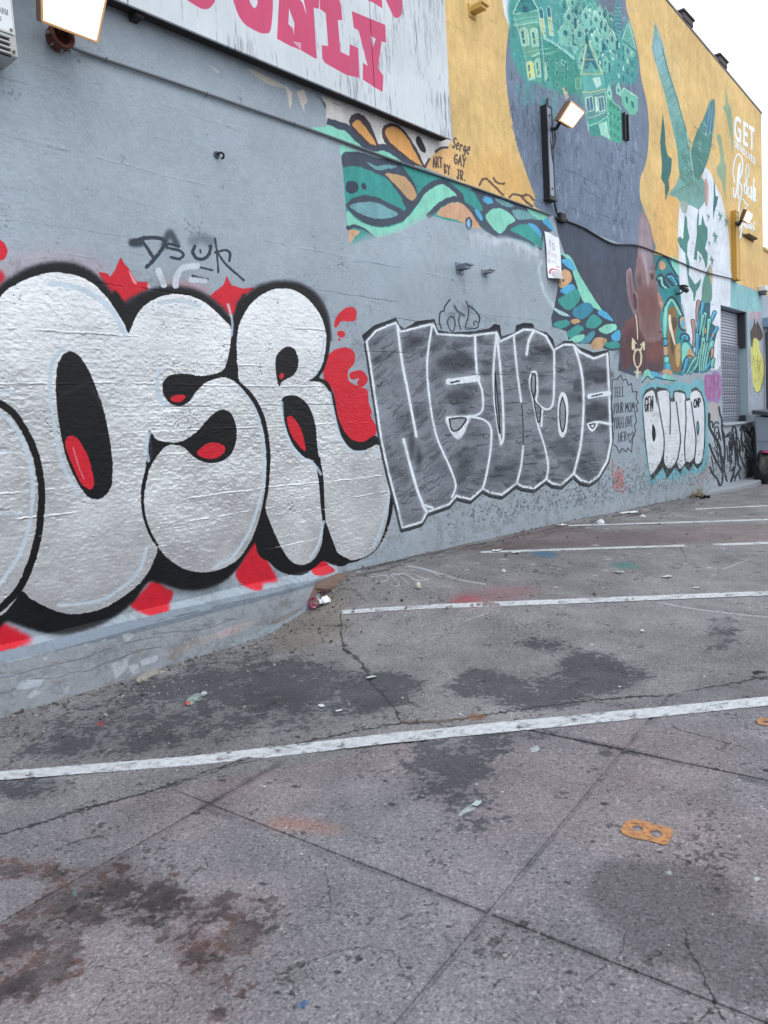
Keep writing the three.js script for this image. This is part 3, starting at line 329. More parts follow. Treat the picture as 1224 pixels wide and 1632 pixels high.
function greyWall() {
  // patches of other greys where the wall was painted over, and drips at the foot of the mural
  for (const [c, p] of [['#97a1aa', [0, 560, 560, 360, 600, 400, 640, 520, 580, 900, 200, 960, 0, 1000]], ['#a1abb5', [220, 300, 520, 280, 540, 330, 560, 420, 300, 400]], ['#9aa6b0', [560, 390, 720, 350, 860, 390, 880, 520, 700, 540, 590, 500]], ['#93a0aa', [980, 600, 1120, 600, 1130, 780, 1000, 800, 960, 700]], ['#a0a8b0', [640, 800, 960, 740, 1130, 700, 1130, 790, 960, 815, 650, 880]]]) W.A('p', c, p, { a: 0.5, s: 0.1 });
  // blue-green band at the far corner and the grey pier with its painted fruit
  W.A('o', '#86b6bc', [118, 696, 250, 770, 410, 830, 515, 880, 520, 1120, 345, 1112, 112, 1062], { ...MU, hard: true }); W.A('o', '#9aa3b2', [408, 832, 520, 882, 524, 1150, 560, 2300, 350, 2300, 345, 1112, 420, 1000], { ...MU, hard: true }); W.A('o', '#8fb3bb', [340, 1110, 372, 1110, 366, 1600, 350, 1640], { ...MU, hard: true });
  for (const [x, y, l] of [[210, 740, 60], [232, 744, 70], [250, 750, 50], [285, 760, 90], [320, 780, 30], [428, 850, 70], [415, 860, 40], [580, 880, 60]]) W.L('o', '#5b6470', [10, 4], [x, y - 40, x + 1, y - 40 + l], { ...MU, a: 0.8 });
  W.A('o', '#a9a7ab', [450, 640, 500, 620, 560, 680, 600, 760, 520, 750, 460, 700], { ...MU, a: 0.7 });
  W.L('o', '#4f5e66', 8, [205, 1000, 215, 1010], MU); W.L('o', '#4f5e66', 8, [235, 1020, 242, 1030], MU); W.L('o', '#4f5e66', 8, [258, 1000, 264, 1010], MU);
  for (const [x, y, l] of [[420, 330, 60], [440, 300, 80], [455, 290, 70], [470, 320, 70]]) W.L('l', '#c98f9a', 10, [x, y, x - 3, y + l], { ...MU, a: 0.8, s: 0.01 });
  W.A('l', '#c9c772', [430, 515, 455, 505, 470, 530, 478, 600, 498, 640, 507, 720, 498, 820, 478, 872, 458, 885, 438, 850, 425, 780, 418, 680, 414, 570], MU);
  W.A('l', '#574a48', [412, 470, 430, 430, 440, 372, 448, 420, 460, 395, 474, 425, 490, 460, 496, 500, 480, 530, 462, 520, 450, 510, 432, 520, 426, 570, 416, 560], { ...MU });
  for (let i = 0; i < 10; i++) W.L('l', '#7f8440', 3, [428 + rnd() * 50, 600 + rnd() * 230, 445 + rnd() * 50, 620 + rnd() * 230], { ...MU, a: 0.8 }); W.L('l', '#5c6336', 5, [432, 850, 456, 884, 484, 862, 505, 770], MU);
}
function overPaint() {
  for (const [f, w, p] of [['h', 5, [0, 575, 60, 600, 90, 612, 150, 615, 220, 640]], ['h', 4, [190, 465, 270, 492, 400, 530, 510, 572]], ['h', 5, [0, 1008, 70, 1022, 220, 1062, 340, 1098, 410, 1112, 530, 1142]], ['h', 4, [590, 640, 700, 625, 760, 632]], ['h', 4, [530, 826, 568, 876]], ['h', 3, [600, 900, 650, 990, 690, 1075]], ['h2', 5, [0, 512, 80, 516, 220, 540, 340, 558, 480, 575, 660, 606, 800, 630, 970, 656]], ['h2', 4, [70, 795, 190, 826, 300, 815, 480, 800]], ['h2', 4, [890, 755, 960, 765, 1080, 785]], ['h2', 6, [850, 1165, 930, 1180, 1080, 1188, 1224, 1196]], ['h2', 4, [990, 905, 1080, 930, 1180, 950]], ['y2', 4, [90, 790, 200, 815, 300, 870, 420, 905, 560, 945, 680, 992]], ['y2', 4, [20, 1035, 100, 1050, 160, 1080]], ['h2', 4, [860, 345, 1000, 390, 1140, 425, 1224, 440]], ['b', 5, [820, 130, 950, 150, 1060, 160, 1158, 180]], ['b', 4, [560, 280, 640, 300, 760, 330]], ['q', 5, [480, 122, 620, 132, 760, 150, 900, 160, 1060, 185]], ['u', 4, [380, 1132, 500, 1150, 620, 1178, 720, 1192]], ['p', 1.2, [700, 640, 830, 628, 960, 622]], ['p', 1.2, [985, 690, 1020, 686]]]) { const q = p.map((v) => v + (rnd() - 0.5) * 8); for (let i = 0; i < q.length - 2; i += 2) if (rnd() < 0.85) W.L(f, '#66717d', [w * (0.4 + rnd() * 0.8), w * 0.4], [q[i], q[i + 1], (q[i] + q[i + 2]) / 2 + (rnd() - 0.5) * 6, (q[i + 1] + q[i + 3]) / 2 + (rnd() - 0.5) * 6, q[i + 2], q[i + 3]], { a: 0.75 }); }
  W.A('u', '#a0abb5', [255, 1080, 300, 1060, 420, 1000, 480, 1025, 620, 985, 740, 920, 850, 870, 940, 890, 1050, 950, 1180, 970, 1300, 1000, 1300, 1200, 300, 1200], { s: 0.03, a: 0.9 });
  W.A('v', '#a2adb7', [40, 790, 110, 800, 200, 860, 260, 850, 340, 840, 380, 860, 470, 880, 560, 950, 560, 1010, 400, 1020, 100, 900], { s: 0.02, a: 0.9 });
  for (let i = 0; i < 26; i++) { const X = 40 + rnd() * 520, Y = 780 + X * 0.22 + rnd() * 30; W.L('v', '#cbd3dc', [18, 5], [X, Y, X + 3, Y + 30, X + 4, Y + 60 + rnd() * 90], { a: 0.4, s: 0.012 }); }
  W.A('v', '#c9d1db', [200, 850, 280, 830, 360, 850, 470, 890, 560, 980, 460, 940, 380, 880, 300, 870, 230, 900], { a: 0.6, s: 0.02 });
  W.A('u', '#9da8b2', [0, 60, 40, 0, 85, 30, 95, 90, 80, 130, 100, 190, 60, 200, 0, 190], {}); W.A('u', '#454d59', [50, -8, 82, 12, 92, 50, 80, 54, 66, 20], { a: 0.7 });
  for (const [x, y] of [[500, 640], [840, 640], [1010, 655], [1090, 640], [1160, 690]]) W.A('y2', '#cfc8be', [x - 60 + 0, y - 150, x, y - 120, x + 20, y - 90, x - 10, y - 100], { a: 0.5 });
  W.A('y2', '#cdc6ba', [730, 520, 800, 540, 900, 590, 1000, 640, 1020, 660, 900, 640, 800, 580], { a: 0.8, s: 0.006 }); W.A('y2', '#d2cbc0', [1010, 640, 1060, 690, 1060, 770, 1045, 830, 1030, 720], { hard: true }); W.A('y2', '#d2cbc0', [1095, 690, 1150, 670, 1180, 760, 1150, 790, 1158, 850, 1130, 790], { hard: true });
}
function silverPiece() {
  const R = '#c81f30', K = '#0f1013', S = '#d3d5d7', hi = '#bccbd8';
  // red cloud behind
  W.L('h2', '#c98f99', 110, [-60, 1030, 60, 930, 200, 870, 350, 840, 500, 850, 650, 880, 800, 950], { s: 0.07, a: 0.5 });
  W.A('h2', R, [905, 800, 935, 850, 965, 880, 1000, 940, 1030, 985, 1108, 985, 1112, 1060, 1060, 1110, 960, 1140, 910, 1175, 850, 1100, 790, 1020, 740, 910, 800, 920, 830, 945, 870, 880], { ...GL, hard: true, s: 0.006 }); W.A('h2', R, [-40, 670, 20, 680, 55, 740, 40, 805, 0, 828, -40, 820], GL); W.A('h2', R, [-40, 890, 18, 910, 35, 960, -20, 1010], { ...GL, s: 0.01 });
  W.A('h2', '#dcaeb4', [965, 900, 990, 930, 1030, 1000, 1000, 990], { ...GL, a: 0.8 }); W.A('h2', '#e0b5ba', [1110, 1010, 1150, 1040, 1120, 1075], { ...GL, a: 0.8 });
  W.A('b', '#c66a74', [150, 255, 230, 235, 300, 255, 360, 275, 330, 300, 200, 275], { s: 0.04, a: 0.6 });
  W.A('b', R, [345, 300, 380, 272, 410, 250, 425, 212, 445, 250, 490, 262, 542, 258, 520, 310, 480, 350, 442, 378, 400, 340], { ...GL, hard: true, s: 0.006 });
  W.A('b', R, [832, 590, 850, 545, 880, 520, 930, 510, 962, 535, 958, 580, 935, 606, 938, 650, 985, 676, 1015, 690, 1020, 740, 1034, 780, 1030, 800, 1052, 840, 1048, 880, 1010, 905, 950, 912, 900, 880, 885, 780, 870, 690, 836, 660], GL);
  W.L('b', R, 34, [955, 628, 985, 622, 1000, 645, 988, 660], GL); W.A('b', R, [875, 415, 890, 375, 925, 345, 955, 342, 970, 362, 962, 395, 935, 402, 905, 400, 885, 425], GL); W.A('b', R, [888, 450, 903, 438, 920, 448, 918, 464, 900, 468], GL); W.A('b', R, [892, 478, 897, 470, 902, 478, 897, 486], GL);
  W.A('b', R, [540, 1320, 575, 1370, 610, 1430, 634, 1480, 598, 1495, 570, 1500, 545, 1526, 500, 1512, 462, 1462, 500, 1390], { ...GL, s: 0.008 }); W.A('b', R, [805, 1375, 850, 1420, 872, 1446, 830, 1462, 785, 1464, 778, 1440], { ...GL, s: 0.006 });
  W.A('a', R, [590, 1308, 640, 1340, 662, 1352, 650, 1390, 615, 1440, 570, 1444, 520, 1420, 500, 1400, 545, 1350], { ...GL, s: 0.008 }); W.A('a', R, [-40, 1450, 30, 1478, 90, 1510, 120, 1530, 70, 1560, 20, 1580, -40, 1600], { ...GL, s: 0.012 });
  // black ground of the letters
  W.A('a', '#31343b', [-70, 250, 0, 180, 55, 140, 130, 104, 230, 88, 315, 104, 378, 145, 432, 208, 468, 256, 480, 330, 300, 260, 0, 260], { ...GL, s: 0.012 });
  W.A('a', K, [-80, 330, 0, 192, 60, 146, 135, 110, 230, 96, 310, 112, 372, 150, 425, 212, 466, 262, 500, 300, 540, 500, 610, 900, 628, 1250, 560, 1322, 500, 1400, 420, 1456, 320, 1492, 225, 1510, 140, 1500, 85, 1484, 30, 1464, -80, 1430], { ...GL, s: 0.008 });
  W.A('a', K, [130, 1460, 240, 1480, 330, 1470, 400, 1450, 300, 1505, 200, 1512], { ...GL, s: 0.03, a: 0.7 });
  W.A('b', '#33363d', [-6, 330, 60, 282, 130, 258, 212, 250, 305, 268, 375, 312, 430, 370, 400, 400, 20, 440], { ...GL, s: 0.01 }); W.A('b', K, [-60, 345, 8, 328, 62, 292, 132, 267, 212, 260, 300, 277, 370, 322, 440, 382, 470, 335, 510, 292, 610, 520, 612, 900, 606, 1200, 570, 1300, 530, 1345, 480, 1422, 440, 1470, 380, 1506, 300, 1526, 225, 1522, 150, 1500, 118, 1488, 60, 1400, 0, 1300], { ...GL, s: 0.008 }); W.A('b', K, [150, 1490, 300, 1500, 420, 1470, 360, 1525, 230, 1530], { ...GL, s: 0.03, a: 0.7 });
  W.A('b', '#33363d', [470, 340, 505, 290, 560, 248, 640, 229, 722, 236, 795, 276, 842, 342, 862, 430, 850, 480, 700, 300], { ...GL, s: 0.01 }); W.A('b', K, [466, 345, 510, 296, 562, 257, 640, 238, 720, 245, 788, 283, 832, 348, 855, 430, 856, 520, 835, 600, 814, 636, 850, 656, 878, 720, 892, 800, 925, 872, 965, 903, 1005, 903, 1048, 880, 1080, 925, 1112, 1000, 1126, 1080, 1119, 1200, 1090, 1300, 1042, 1368, 985, 1402, 925, 1418, 880, 1425, 830, 1405, 795, 1432, 730, 1464, 660, 1454, 605, 1412, 545, 1326, 560, 900, 440, 600], { ...GL, s: 0.006 });
  // silver fill
  W.A('a', S, [-90, 340, 0, 224, 60, 176, 132, 144, 210, 129, 290, 141, 350, 170, 402, 216, 442, 272, 472, 320, 494, 372, 520, 470, 545, 600, 568, 738, 560, 850, 548, 960, 560, 1080, 602, 1176, 576, 1262, 530, 1322, 470, 1372, 400, 1412, 320, 1434, 240, 1432, 170, 1406, 118, 1378, 84, 1350, 50, 1395, 0, 1440, -90, 1420], SIL);
  W.A('b', S, [-30, 560, 2, 466, 20, 440, 50, 370, 100, 320, 170, 290, 240, 288, 310, 308, 370, 350, 415, 395, 443, 430, 440, 500, 426, 570, 408, 610, 385, 628, 425, 636, 470, 662, 520, 722, 562, 802, 586, 900, 592, 1000, 585, 1110, 560, 1232, 520, 1332, 470, 1400, 400, 1440, 320, 1453, 240, 1436, 170, 1386, 130, 1338, 96, 1270, 78, 1180, 84, 1090, 105, 1010, 145, 945, 130, 915, 100, 865, -40, 840], SIL);
  W.L('b', K, 12, [148, 928, 108, 990, 80, 1060, 70, 1140, 80, 1220, 104, 1290, 134, 1340], GL);
  W.A('b', S, [468, 540, 470, 450, 490, 384, 530, 324, 580, 283, 640, 263, 700, 267, 760, 302, 812, 364, 838, 432, 842, 502, 826, 580, 802, 624, 772, 650, 818, 656, 853, 692, 873, 762, 888, 832, 910, 892, 946, 936, 985, 946, 1028, 930, 1058, 917, 1084, 945, 1104, 1010, 1114, 1080, 1109, 1150, 1094, 1250, 1060, 1340, 1010, 1386, 940, 1402, 890, 1372, 862, 1322, 838, 1278, 822, 1340, 790, 1400, 740, 1422, 690, 1402, 640, 1322, 606, 1240, 588, 1182, 601, 1100, 609, 980, 601, 880, 576, 780, 530, 700, 474, 642], SIL);
  for (let i = 0; i < 60; i++) { const t = rnd(); W.A('b5', '#c9ccd0', (([x, y, r]) => [x - r, y, x, y - r * 0.6, x + r, y, x, y + r * 0.7])([640 + t * 140, 1080 - t * 330 + rnd() * 70, 3 + rnd() * 9]), { ...SIL, a: 0.55 }); }
  // D at the left edge, whole although most of it lies out of the picture
  { const ell = (cx, cy, rx, ry, color, o) => { const p = []; for (let i = 0; i < 60; i++) { const a = i / 60 * 6.2832; p.push([cx + rx * Math.cos(a), cy + ry * Math.sin(a) * (1 + 0.06 * Math.cos(a))]); } W.ops.push({ polys: [p], b: [cx - rx, cy - ry, cx + rx, cy + ry], color, ...o }); };
    const cut = { clip: [[-1, -1], [1.9, -1], [1.9, 4], [-1, 4]], b: [-1, -1, 1.9, 4], fn(pt) { const e2 = (cx, cy, rx, ry, color, o) => { const p = []; for (let i = 0; i < 60; i++) { const a = i / 60 * 6.2832; p.push([cx + rx * Math.cos(a), cy + ry * Math.sin(a)]); } pt.ops.push({ polys: [p], b: [cx - rx, cy - ry, cx + rx, cy + ry], color, ...o }); }; e2(1.3, 1.32, 1.2, 1.03, K, GL); e2(1.3, 1.34, 1.12, 0.94, S, SIL); e2(1.25, 1.35, 0.2, 0.5, K, GL); e2(1.2, 1.1, 0.1, 0.22, R, GL); } }; W.ops.push(cut); }
  W.L('a', K, 27, [-20, 618, 50, 668, 105, 750, 145, 860, 160, 990, 146, 1140, 112, 1260, 66, 1350, -20, 1432], GL);
  for (const y of [585, 815, 1050]) { W.L('a', '#dfeaf4', 18, [-20, y + 3, 40 + (y > 1000 ? 36 : 0), y], { ...SIL, a: 0.85 }); W.L('a', '#8b8794', 7, [-20, y - 12, 36, y - 14], { ...SIL, a: 0.7 }); }
  // O eye
  W.A('a', K, [262, 432, 308, 454, 350, 528, 385, 620, 411, 720, 428, 830, 430, 920, 411, 975, 370, 998, 330, 980, 290, 920, 255, 840, 232, 740, 218, 640, 215, 540, 225, 470], GL); W.A('a', R, [263, 755, 298, 768, 332, 822, 353, 888, 360, 940, 343, 961, 308, 930, 275, 862, 250, 790], GL); W.L('a', '#d9868d', 6, [280, 800, 300, 870, 322, 920], { ...GL, a: 0.7 }); W.L('a', '#55585e', 10, [230, 600, 290, 570, 340, 560, 390, 640], { ...GL, a: 0.4, s: 0.012 });
  // S eyes
  W.A('b', K, [156, 690, 160, 652, 190, 626, 250, 620, 310, 630, 370, 622, 410, 604, 440, 560, 468, 575, 472, 640, 440, 640, 400, 636, 340, 656, 300, 692, 270, 732, 240, 754, 200, 750, 170, 725], GL); W.A('b', R, [188, 722, 218, 708, 252, 714, 238, 736, 206, 738], GL);
  W.A('b', K, [98, 855, 108, 880, 135, 898, 180, 908, 232, 905, 290, 872, 340, 816, 380, 781, 412, 771, 442, 786, 462, 830, 466, 890, 451, 942, 420, 978, 370, 994, 320, 987, 280, 962, 250, 932, 215, 918, 175, 922, 145, 950, 112, 978, 106, 920], GL); W.A('b', R, [300, 955, 330, 920, 372, 907, 412, 920, 417, 945, 390, 971, 345, 977], GL);
  W.L('a', '#2a2c31', 10, [572, 740, 578, 800, 580, 840], GL);
  // R eyes
  W.A('b', K, [630, 562, 648, 526, 680, 506, 711, 519, 725, 560, 721, 602, 701, 628, 676, 642, 656, 656, 645, 672, 634, 630], GL); W.A('b', R, [645, 632, 655, 616, 666, 626, 655, 645], GL);
  W.A('b', K, [656, 732, 690, 711, 731, 719, 771, 760, 796, 832, 805, 920, 812, 1012, 780, 982, 740, 962, 700, 912, 670, 832], GL); W.A('b', R, [678, 805, 705, 803, 740, 862, 755, 942, 718, 910, 690, 862], GL); W.L('b', K, [26, 11], [805, 980, 820, 1060, 828, 1180, 836, 1270], GL); W.A('b', K, [836, 1240, 866, 1310, 890, 1370, 940, 1402, 905, 1428, 830, 1404, 816, 1376, 826, 1320], GL);
  // pale blue light lines
  for (const [f, w, p] of [['a', 20, [192, 172, 280, 186, 370, 224, 435, 286, 480, 372]], ['a', 15, [250, 412, 208, 458, 192, 540, 196, 640, 216, 760, 246, 880, 300, 975]], ['a', 13, [562, 1180, 530, 1272, 460, 1340, 370, 1388, 225, 1402]], ['a', 15, [-10, 655, 68, 740, 113, 850, 126, 960, 116, 1080, 78, 1200, -10, 1335]], ['a', 13, [612, 500, 600, 550, 606, 610, 630, 642]], ['a', 14, [570, 745, 562, 800, 568, 850]], ['b', 17, [140, 326, 230, 315, 312, 336]], ['b', 12, [470, 672, 528, 740, 566, 830, 580, 940, 578, 1040, 566, 1140, 520, 1278, 450, 1388, 375, 1432]], ['b', 12, [1040, 932, 1085, 980, 1104, 1070, 1098, 1170, 1078, 1250, 1040, 1345]], ['b', 12, [656, 740, 664, 832, 696, 920, 735, 966, 790, 1000, 820, 1040]], ['b', 11, [832, 1240, 812, 1330, 775, 1395]], ['b', 10, [152, 600, 132, 650, 150, 722, 182, 756]], ['b', 11, [858, 700, 878, 800, 905, 890, 950, 942, 1000, 946]], ['b', 10, [430, 330, 448, 400, 446, 460]], ['b', 10, [835, 470, 815, 590, 780, 640]]]) W.L(f, hi, w, p, { ...GL, a: 0.8 });
  // pale strokes along the board ridges, sky glint painted into the silver
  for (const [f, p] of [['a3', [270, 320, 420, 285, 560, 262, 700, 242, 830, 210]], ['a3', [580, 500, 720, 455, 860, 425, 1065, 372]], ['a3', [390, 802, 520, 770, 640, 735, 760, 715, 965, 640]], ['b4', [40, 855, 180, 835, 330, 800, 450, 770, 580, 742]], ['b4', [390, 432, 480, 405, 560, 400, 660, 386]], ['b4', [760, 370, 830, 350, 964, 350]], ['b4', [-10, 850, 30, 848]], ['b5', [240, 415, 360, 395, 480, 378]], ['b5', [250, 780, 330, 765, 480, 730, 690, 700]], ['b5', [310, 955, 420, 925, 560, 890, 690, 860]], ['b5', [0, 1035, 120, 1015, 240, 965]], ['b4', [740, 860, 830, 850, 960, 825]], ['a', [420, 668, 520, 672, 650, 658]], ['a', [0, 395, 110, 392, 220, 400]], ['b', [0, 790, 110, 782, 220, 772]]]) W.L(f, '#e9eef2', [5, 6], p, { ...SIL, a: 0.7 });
}
function tags() {
  const ink = '#3a414c';
  // tag over the letters
  W.L('k2', ink, 15, [515, 945, 560, 930, 610, 928, 642, 940, 630, 975, 603, 1010, 572, 1042], {}); W.L('k2', ink, 13, [555, 940, 580, 975, 603, 1012], {}); W.L('k2', ink, 34, [518, 946, 545, 948], { s: 0.008 }); W.L('k2', ink, 24, [640, 960, 662, 905, 690, 955], { s: 0.012, a: 0.85 });
  W.L('k2', ink, 11, [700, 962, 660, 952, 650, 965, 700, 978, 716, 995, 700, 1010, 668, 1004], {}); W.L('k2', ink, 13, [760, 960, 752, 985, 768, 1008, 795, 1010, 818, 990, 822, 960], {}); W.L('k2', ink, 40, [750, 940, 790, 928, 825, 948], { s: 0.02, a: 0.4 }); W.L('k2', ink, 9, [782, 975, 784, 985], {});
  W.L('k2', ink, 8, [838, 930, 846, 985, 852, 1062], {}); W.L('k2', ink, 10, [895, 1018, 898, 990, 880, 976, 840, 985], {}); W.L('k2', ink, 9, [852, 990, 885, 1035, 952, 1094], {}); W.L('k2', ink, 8, [715, 1052, 770, 1042, 830, 1056], {}); W.L('k2', ink, 10, [752, 1078, 810, 1090], {});
  W.L('k2', '#c7cdd6', 24, [618, 1055, 640, 1112], { s: 0.006 }); W.L('k2', '#c7cdd6', 24, [770, 1038, 715, 1045, 690, 1080, 685, 1115], { s: 0.006 }); W.L('k2', '#c7cdd6', 22, [745, 1092, 800, 1096], { s: 0.006, a: 0.8 });
  // the dark grey piece
  W.A('c', '#23262c', [44, 190, 92, 150, 182, 118, 198, 150, 216, 165, 262, 133, 338, 123, 352, 168, 402, 178, 500, 173, 560, 162, 582, 143, 604, 148, 610, 195, 640, 185, 664, 178, 670, 148, 705, 138, 738, 142, 748, 168, 792, 176, 820, 205, 828, 240, 862, 212, 900, 212, 918, 234, 985, 260, 1046, 248, 1056, 400, 1062, 545, 1064, 620, 1050, 705, 1012, 772, 972, 802, 932, 796, 902, 768, 852, 812, 812, 806, 792, 792, 742, 828, 692, 820, 672, 808, 612, 854, 560, 844, 532, 832, 482, 872, 424, 858, 396, 894, 312, 926, 290, 965, 206, 987, 178, 880, 148, 760, 118, 620, 88, 420, 62, 250], { hard: true });
  const body = [62, 215, 100, 172, 180, 138, 200, 175, 250, 163, 332, 142, 350, 185, 480, 192, 590, 178, 604, 215, 660, 188, 700, 166, 740, 168, 790, 192, 822, 250, 862, 228, 900, 228, 930, 258, 985, 284, 1040, 264, 1048, 420, 1052, 545, 1056, 620, 1040, 700, 1004, 762, 968, 788, 934, 780, 904, 752, 852, 798, 818, 792, 792, 774, 742, 812, 694, 804, 672, 790, 612, 838, 562, 828, 534, 812, 484, 856, 426, 842, 398, 876, 308, 908, 286, 948, 208, 972, 184, 870, 152, 750, 122, 610, 94, 420, 72, 270];
  { const e = [...body, body[0], body[1]]; W.L('c', '#25282e', 17, e, { hard: true }); W.L('c', '#25282e', 17, e.map((v, i) => i % 2 ? v + 12 : v - 3), { hard: true }); }
  W.A('c', '#7b8189', body, { hard: true });
  W.ops.push({ clip: dense(un('c', body), true).map((q) => wallMap(...q)), b: [5.6, 0.2, 13, 3], fn(pt) { const keep = seed; seed = 99; const cols = ['#25282f', '#31363e', '#454b54', '#989ea6', '#1e2127']; for (let i = 0; i < 90; i++) { const X = 60 + rnd() * 990, Y = 150 + rnd() * 800, r = 18 + rnd() * 40; pt.A('c', cols[Math.floor(rnd() * 5)], [X - r, Y, X, Y - r * 0.5, X + r, Y, X, Y + r * 0.6], { a: 0.4, s: 0.05 }); } for (let i = 0; i < 150; i++) { const X = 60 + rnd() * 990, Y = 150 + rnd() * 800, l = 30 + rnd() * 50, t = X < 330 + (Y - 150) * 0.15 ? -0.7 : -0.08; pt.L('c', cols[Math.floor(rnd() * 5)], [10 + rnd() * 14, 6], [X, Y, X + l * 0.5, Y + l * t * 0.5 + 5, X + l, Y + l * t], { a: 0.45, s: 0.014 }); } for (let i = 0; i < 900; i++) { const X = 60 + rnd() * 990, Y = 150 + rnd() * 800, l = 14 + rnd() * rnd() * 95, t = (X < 330 + (Y - 150) * 0.15 ? -0.7 : -0.06) + (rnd() - 0.5) * 0.35, q = (rnd() - 0.25) * 20; pt.L('c', cols[Math.floor(rnd() * 5)], [1.5 + rnd() * 5, 1 + rnd() * 3], [X, Y, X + l * (0.2 + rnd() * 0.2), Y + q + l * t * 0.3, X + l * (0.55 + rnd() * 0.2), Y + q * (0.3 + rnd()) + l * t * 0.6, X + l, Y + l * t + (rnd() - 0.5) * 8], { a: 0.2 + rnd() * 0.45 }); } seed = keep; } });
  for (const [x, y, w, h] of [[245, 640, 14, 60], [275, 690, 12, 50], [1000, 350, 70, 30], [1000, 500, 70, 40], [430, 300, 90, 40], [440, 440, 60, 30], [800, 250, 50, 20], [260, 210, 50, 20]]) W.A('c', '#22252c', [x - w, y, x, y - h, x + w, y, x, y + h], { a: 0.55, s: 0.03 });
  const wl = '#dfe5ec', Wl = (w, p, o = {}) => { W.L('c', '#aab3bf', w * 2.1, p, { a: 0.4, s: 0.018, ...o }); W.L('c', wl, w, p, { s: 0.003, ...o }); };
  const edge = []; for (let i = 0; i < body.length; i += 2) edge.push(body[i], body[i + 1]); edge.push(body[0], body[1]); Wl(9, edge, { hard: true });
  Wl(10, [188, 152, 205, 290, 232, 430, 264, 600]); Wl(11, [212, 612, 240, 720, 272, 830, 305, 905]); Wl(8, [328, 150, 308, 300, 318, 450, 346, 600, 400, 725, 424, 800, 408, 848]); Wl(9, [305, 905, 290, 880, 330, 890]);
  Wl(9, [502, 190, 506, 280, 512, 365]); Wl(26, [395, 378, 450, 372, 512, 364]); Wl(8, [514, 368, 532, 420, 533, 490, 505, 515, 440, 520, 388, 524]); W.A('c', wl, [384, 524, 440, 520, 484, 518, 470, 560, 452, 600, 430, 612, 408, 592, 392, 560], { s: 0.01 }); Wl(8, [480, 520, 540, 534, 568, 572, 565, 660, 548, 760, 534, 812]);
  W.A('c', '#9499a2', [400, 532, 462, 528, 452, 555, 430, 574, 408, 572], {}); W.L('c', '#23262c', 6, [398, 530, 463, 526, 452, 556, 430, 576, 408, 574, 398, 530], {}); W.L('c', '#23262c', 6, [404, 382, 438, 375], {});
  Wl(9, [590, 185, 578, 320, 582, 450, 596, 560, 608, 630]); Wl(9, [592, 200, 606, 330, 616, 480, 618, 600, 608, 632]); W.A('c', '#8d929b', [584, 340, 592, 430, 602, 540, 603, 590, 592, 520, 584, 430], {}); W.L('c', '#23262c', 5, [584, 340, 592, 430, 602, 540, 603, 590, 592, 520, 584, 430, 584, 340], {}); W.L('c', '#23262c', 4, [692, 470, 698, 560, 698, 700], {}); Wl(8, [660, 192, 672, 320, 690, 460]); Wl(8, [698, 640, 690, 720, 672, 792]);
  Wl(10, [742, 172, 722, 210, 712, 268]); Wl(7, [732, 345, 724, 380, 738, 450, 760, 560, 785, 640, 800, 720, 792, 774]); Wl(8, [735, 338, 752, 345, 756, 420, 752, 460, 790, 490, 818, 470, 824, 380, 824, 250]); Wl(7, [776, 495, 772, 560]); W.A('c', '#8d929b', [734, 350, 746, 350, 748, 410, 742, 450, 730, 400], {}); W.L('c', '#23262c', 5, [736, 344, 748, 352, 748, 410, 742, 452, 760, 545, 770, 490, 746, 458, 730, 400, 736, 344], {});
  W.A('c', wl, [858, 420, 876, 440, 882, 500, 874, 580, 858, 606, 842, 580, 838, 500, 844, 440], { s: 0.008 }); W.A('c', '#8d929b', [858, 445, 868, 490, 866, 550, 858, 578, 850, 540, 850, 480], {}); W.L('c', '#23262c', 5, [858, 440, 870, 490, 868, 550, 858, 582, 848, 540, 848, 480, 858, 440], {}); Wl(9, [906, 232, 934, 330, 944, 450, 934, 620, 904, 752]);
  Wl(20, [968, 438, 1010, 430, 1046, 426]); W.L('c', '#30343b', 5, [978, 438, 1020, 428], {}); Wl(10, [962, 552, 1000, 542, 1058, 552]); W.A('c', wl, [960, 552, 1000, 546, 992, 572, 974, 580], {}); W.L('c', '#23262c', 5, [968, 553, 990, 550, 980, 568, 968, 553], {});
  // crown-like tag above it
  for (const [w, p, o] of [[13, [132, 245, 112, 180, 122, 100, 152, 88, 160, 50, 180, 20, 205, -15]], [14, [375, 40, 420, 75, 450, 110, 468, 140, 466, 185]], [11, [180, 185, 205, 145, 236, 140, 252, 190, 246, 245, 228, 268, 200, 240, 182, 185]], [16, [245, 40, 275, 90, 335, 128], { s: 0.01 }], [11, [292, 125, 285, 190, 302, 250]], [11, [352, 0, 372, 70, 368, 140, 342, 240, 400, 246, 448, 236, 460, 205, 436, 178, 416, 190, 424, 210]], [60, [340, 60, 400, 80], { s: 0.03, a: 0.3 }], [50, [190, 150, 240, 120], { s: 0.03, a: 0.25 }]]) W.L('q', ink, w, p, o || {});
  // speech balloon
  W.L('e', '#30353e', 7, [72, 258, 74, 212, 112, 204, 136, 174, 152, 216, 176, 204, 192, 252, 216, 238, 222, 300, 256, 296, 250, 350, 266, 380, 248, 400, 262, 440, 240, 452, 252, 520, 238, 545, 245, 590, 222, 655, 216, 746, 188, 714, 176, 746, 150, 714, 126, 752, 102, 702, 76, 688, 82, 610, 72, 560, 78, 500, 64, 420, 72, 330, 72, 258], { hard: true });
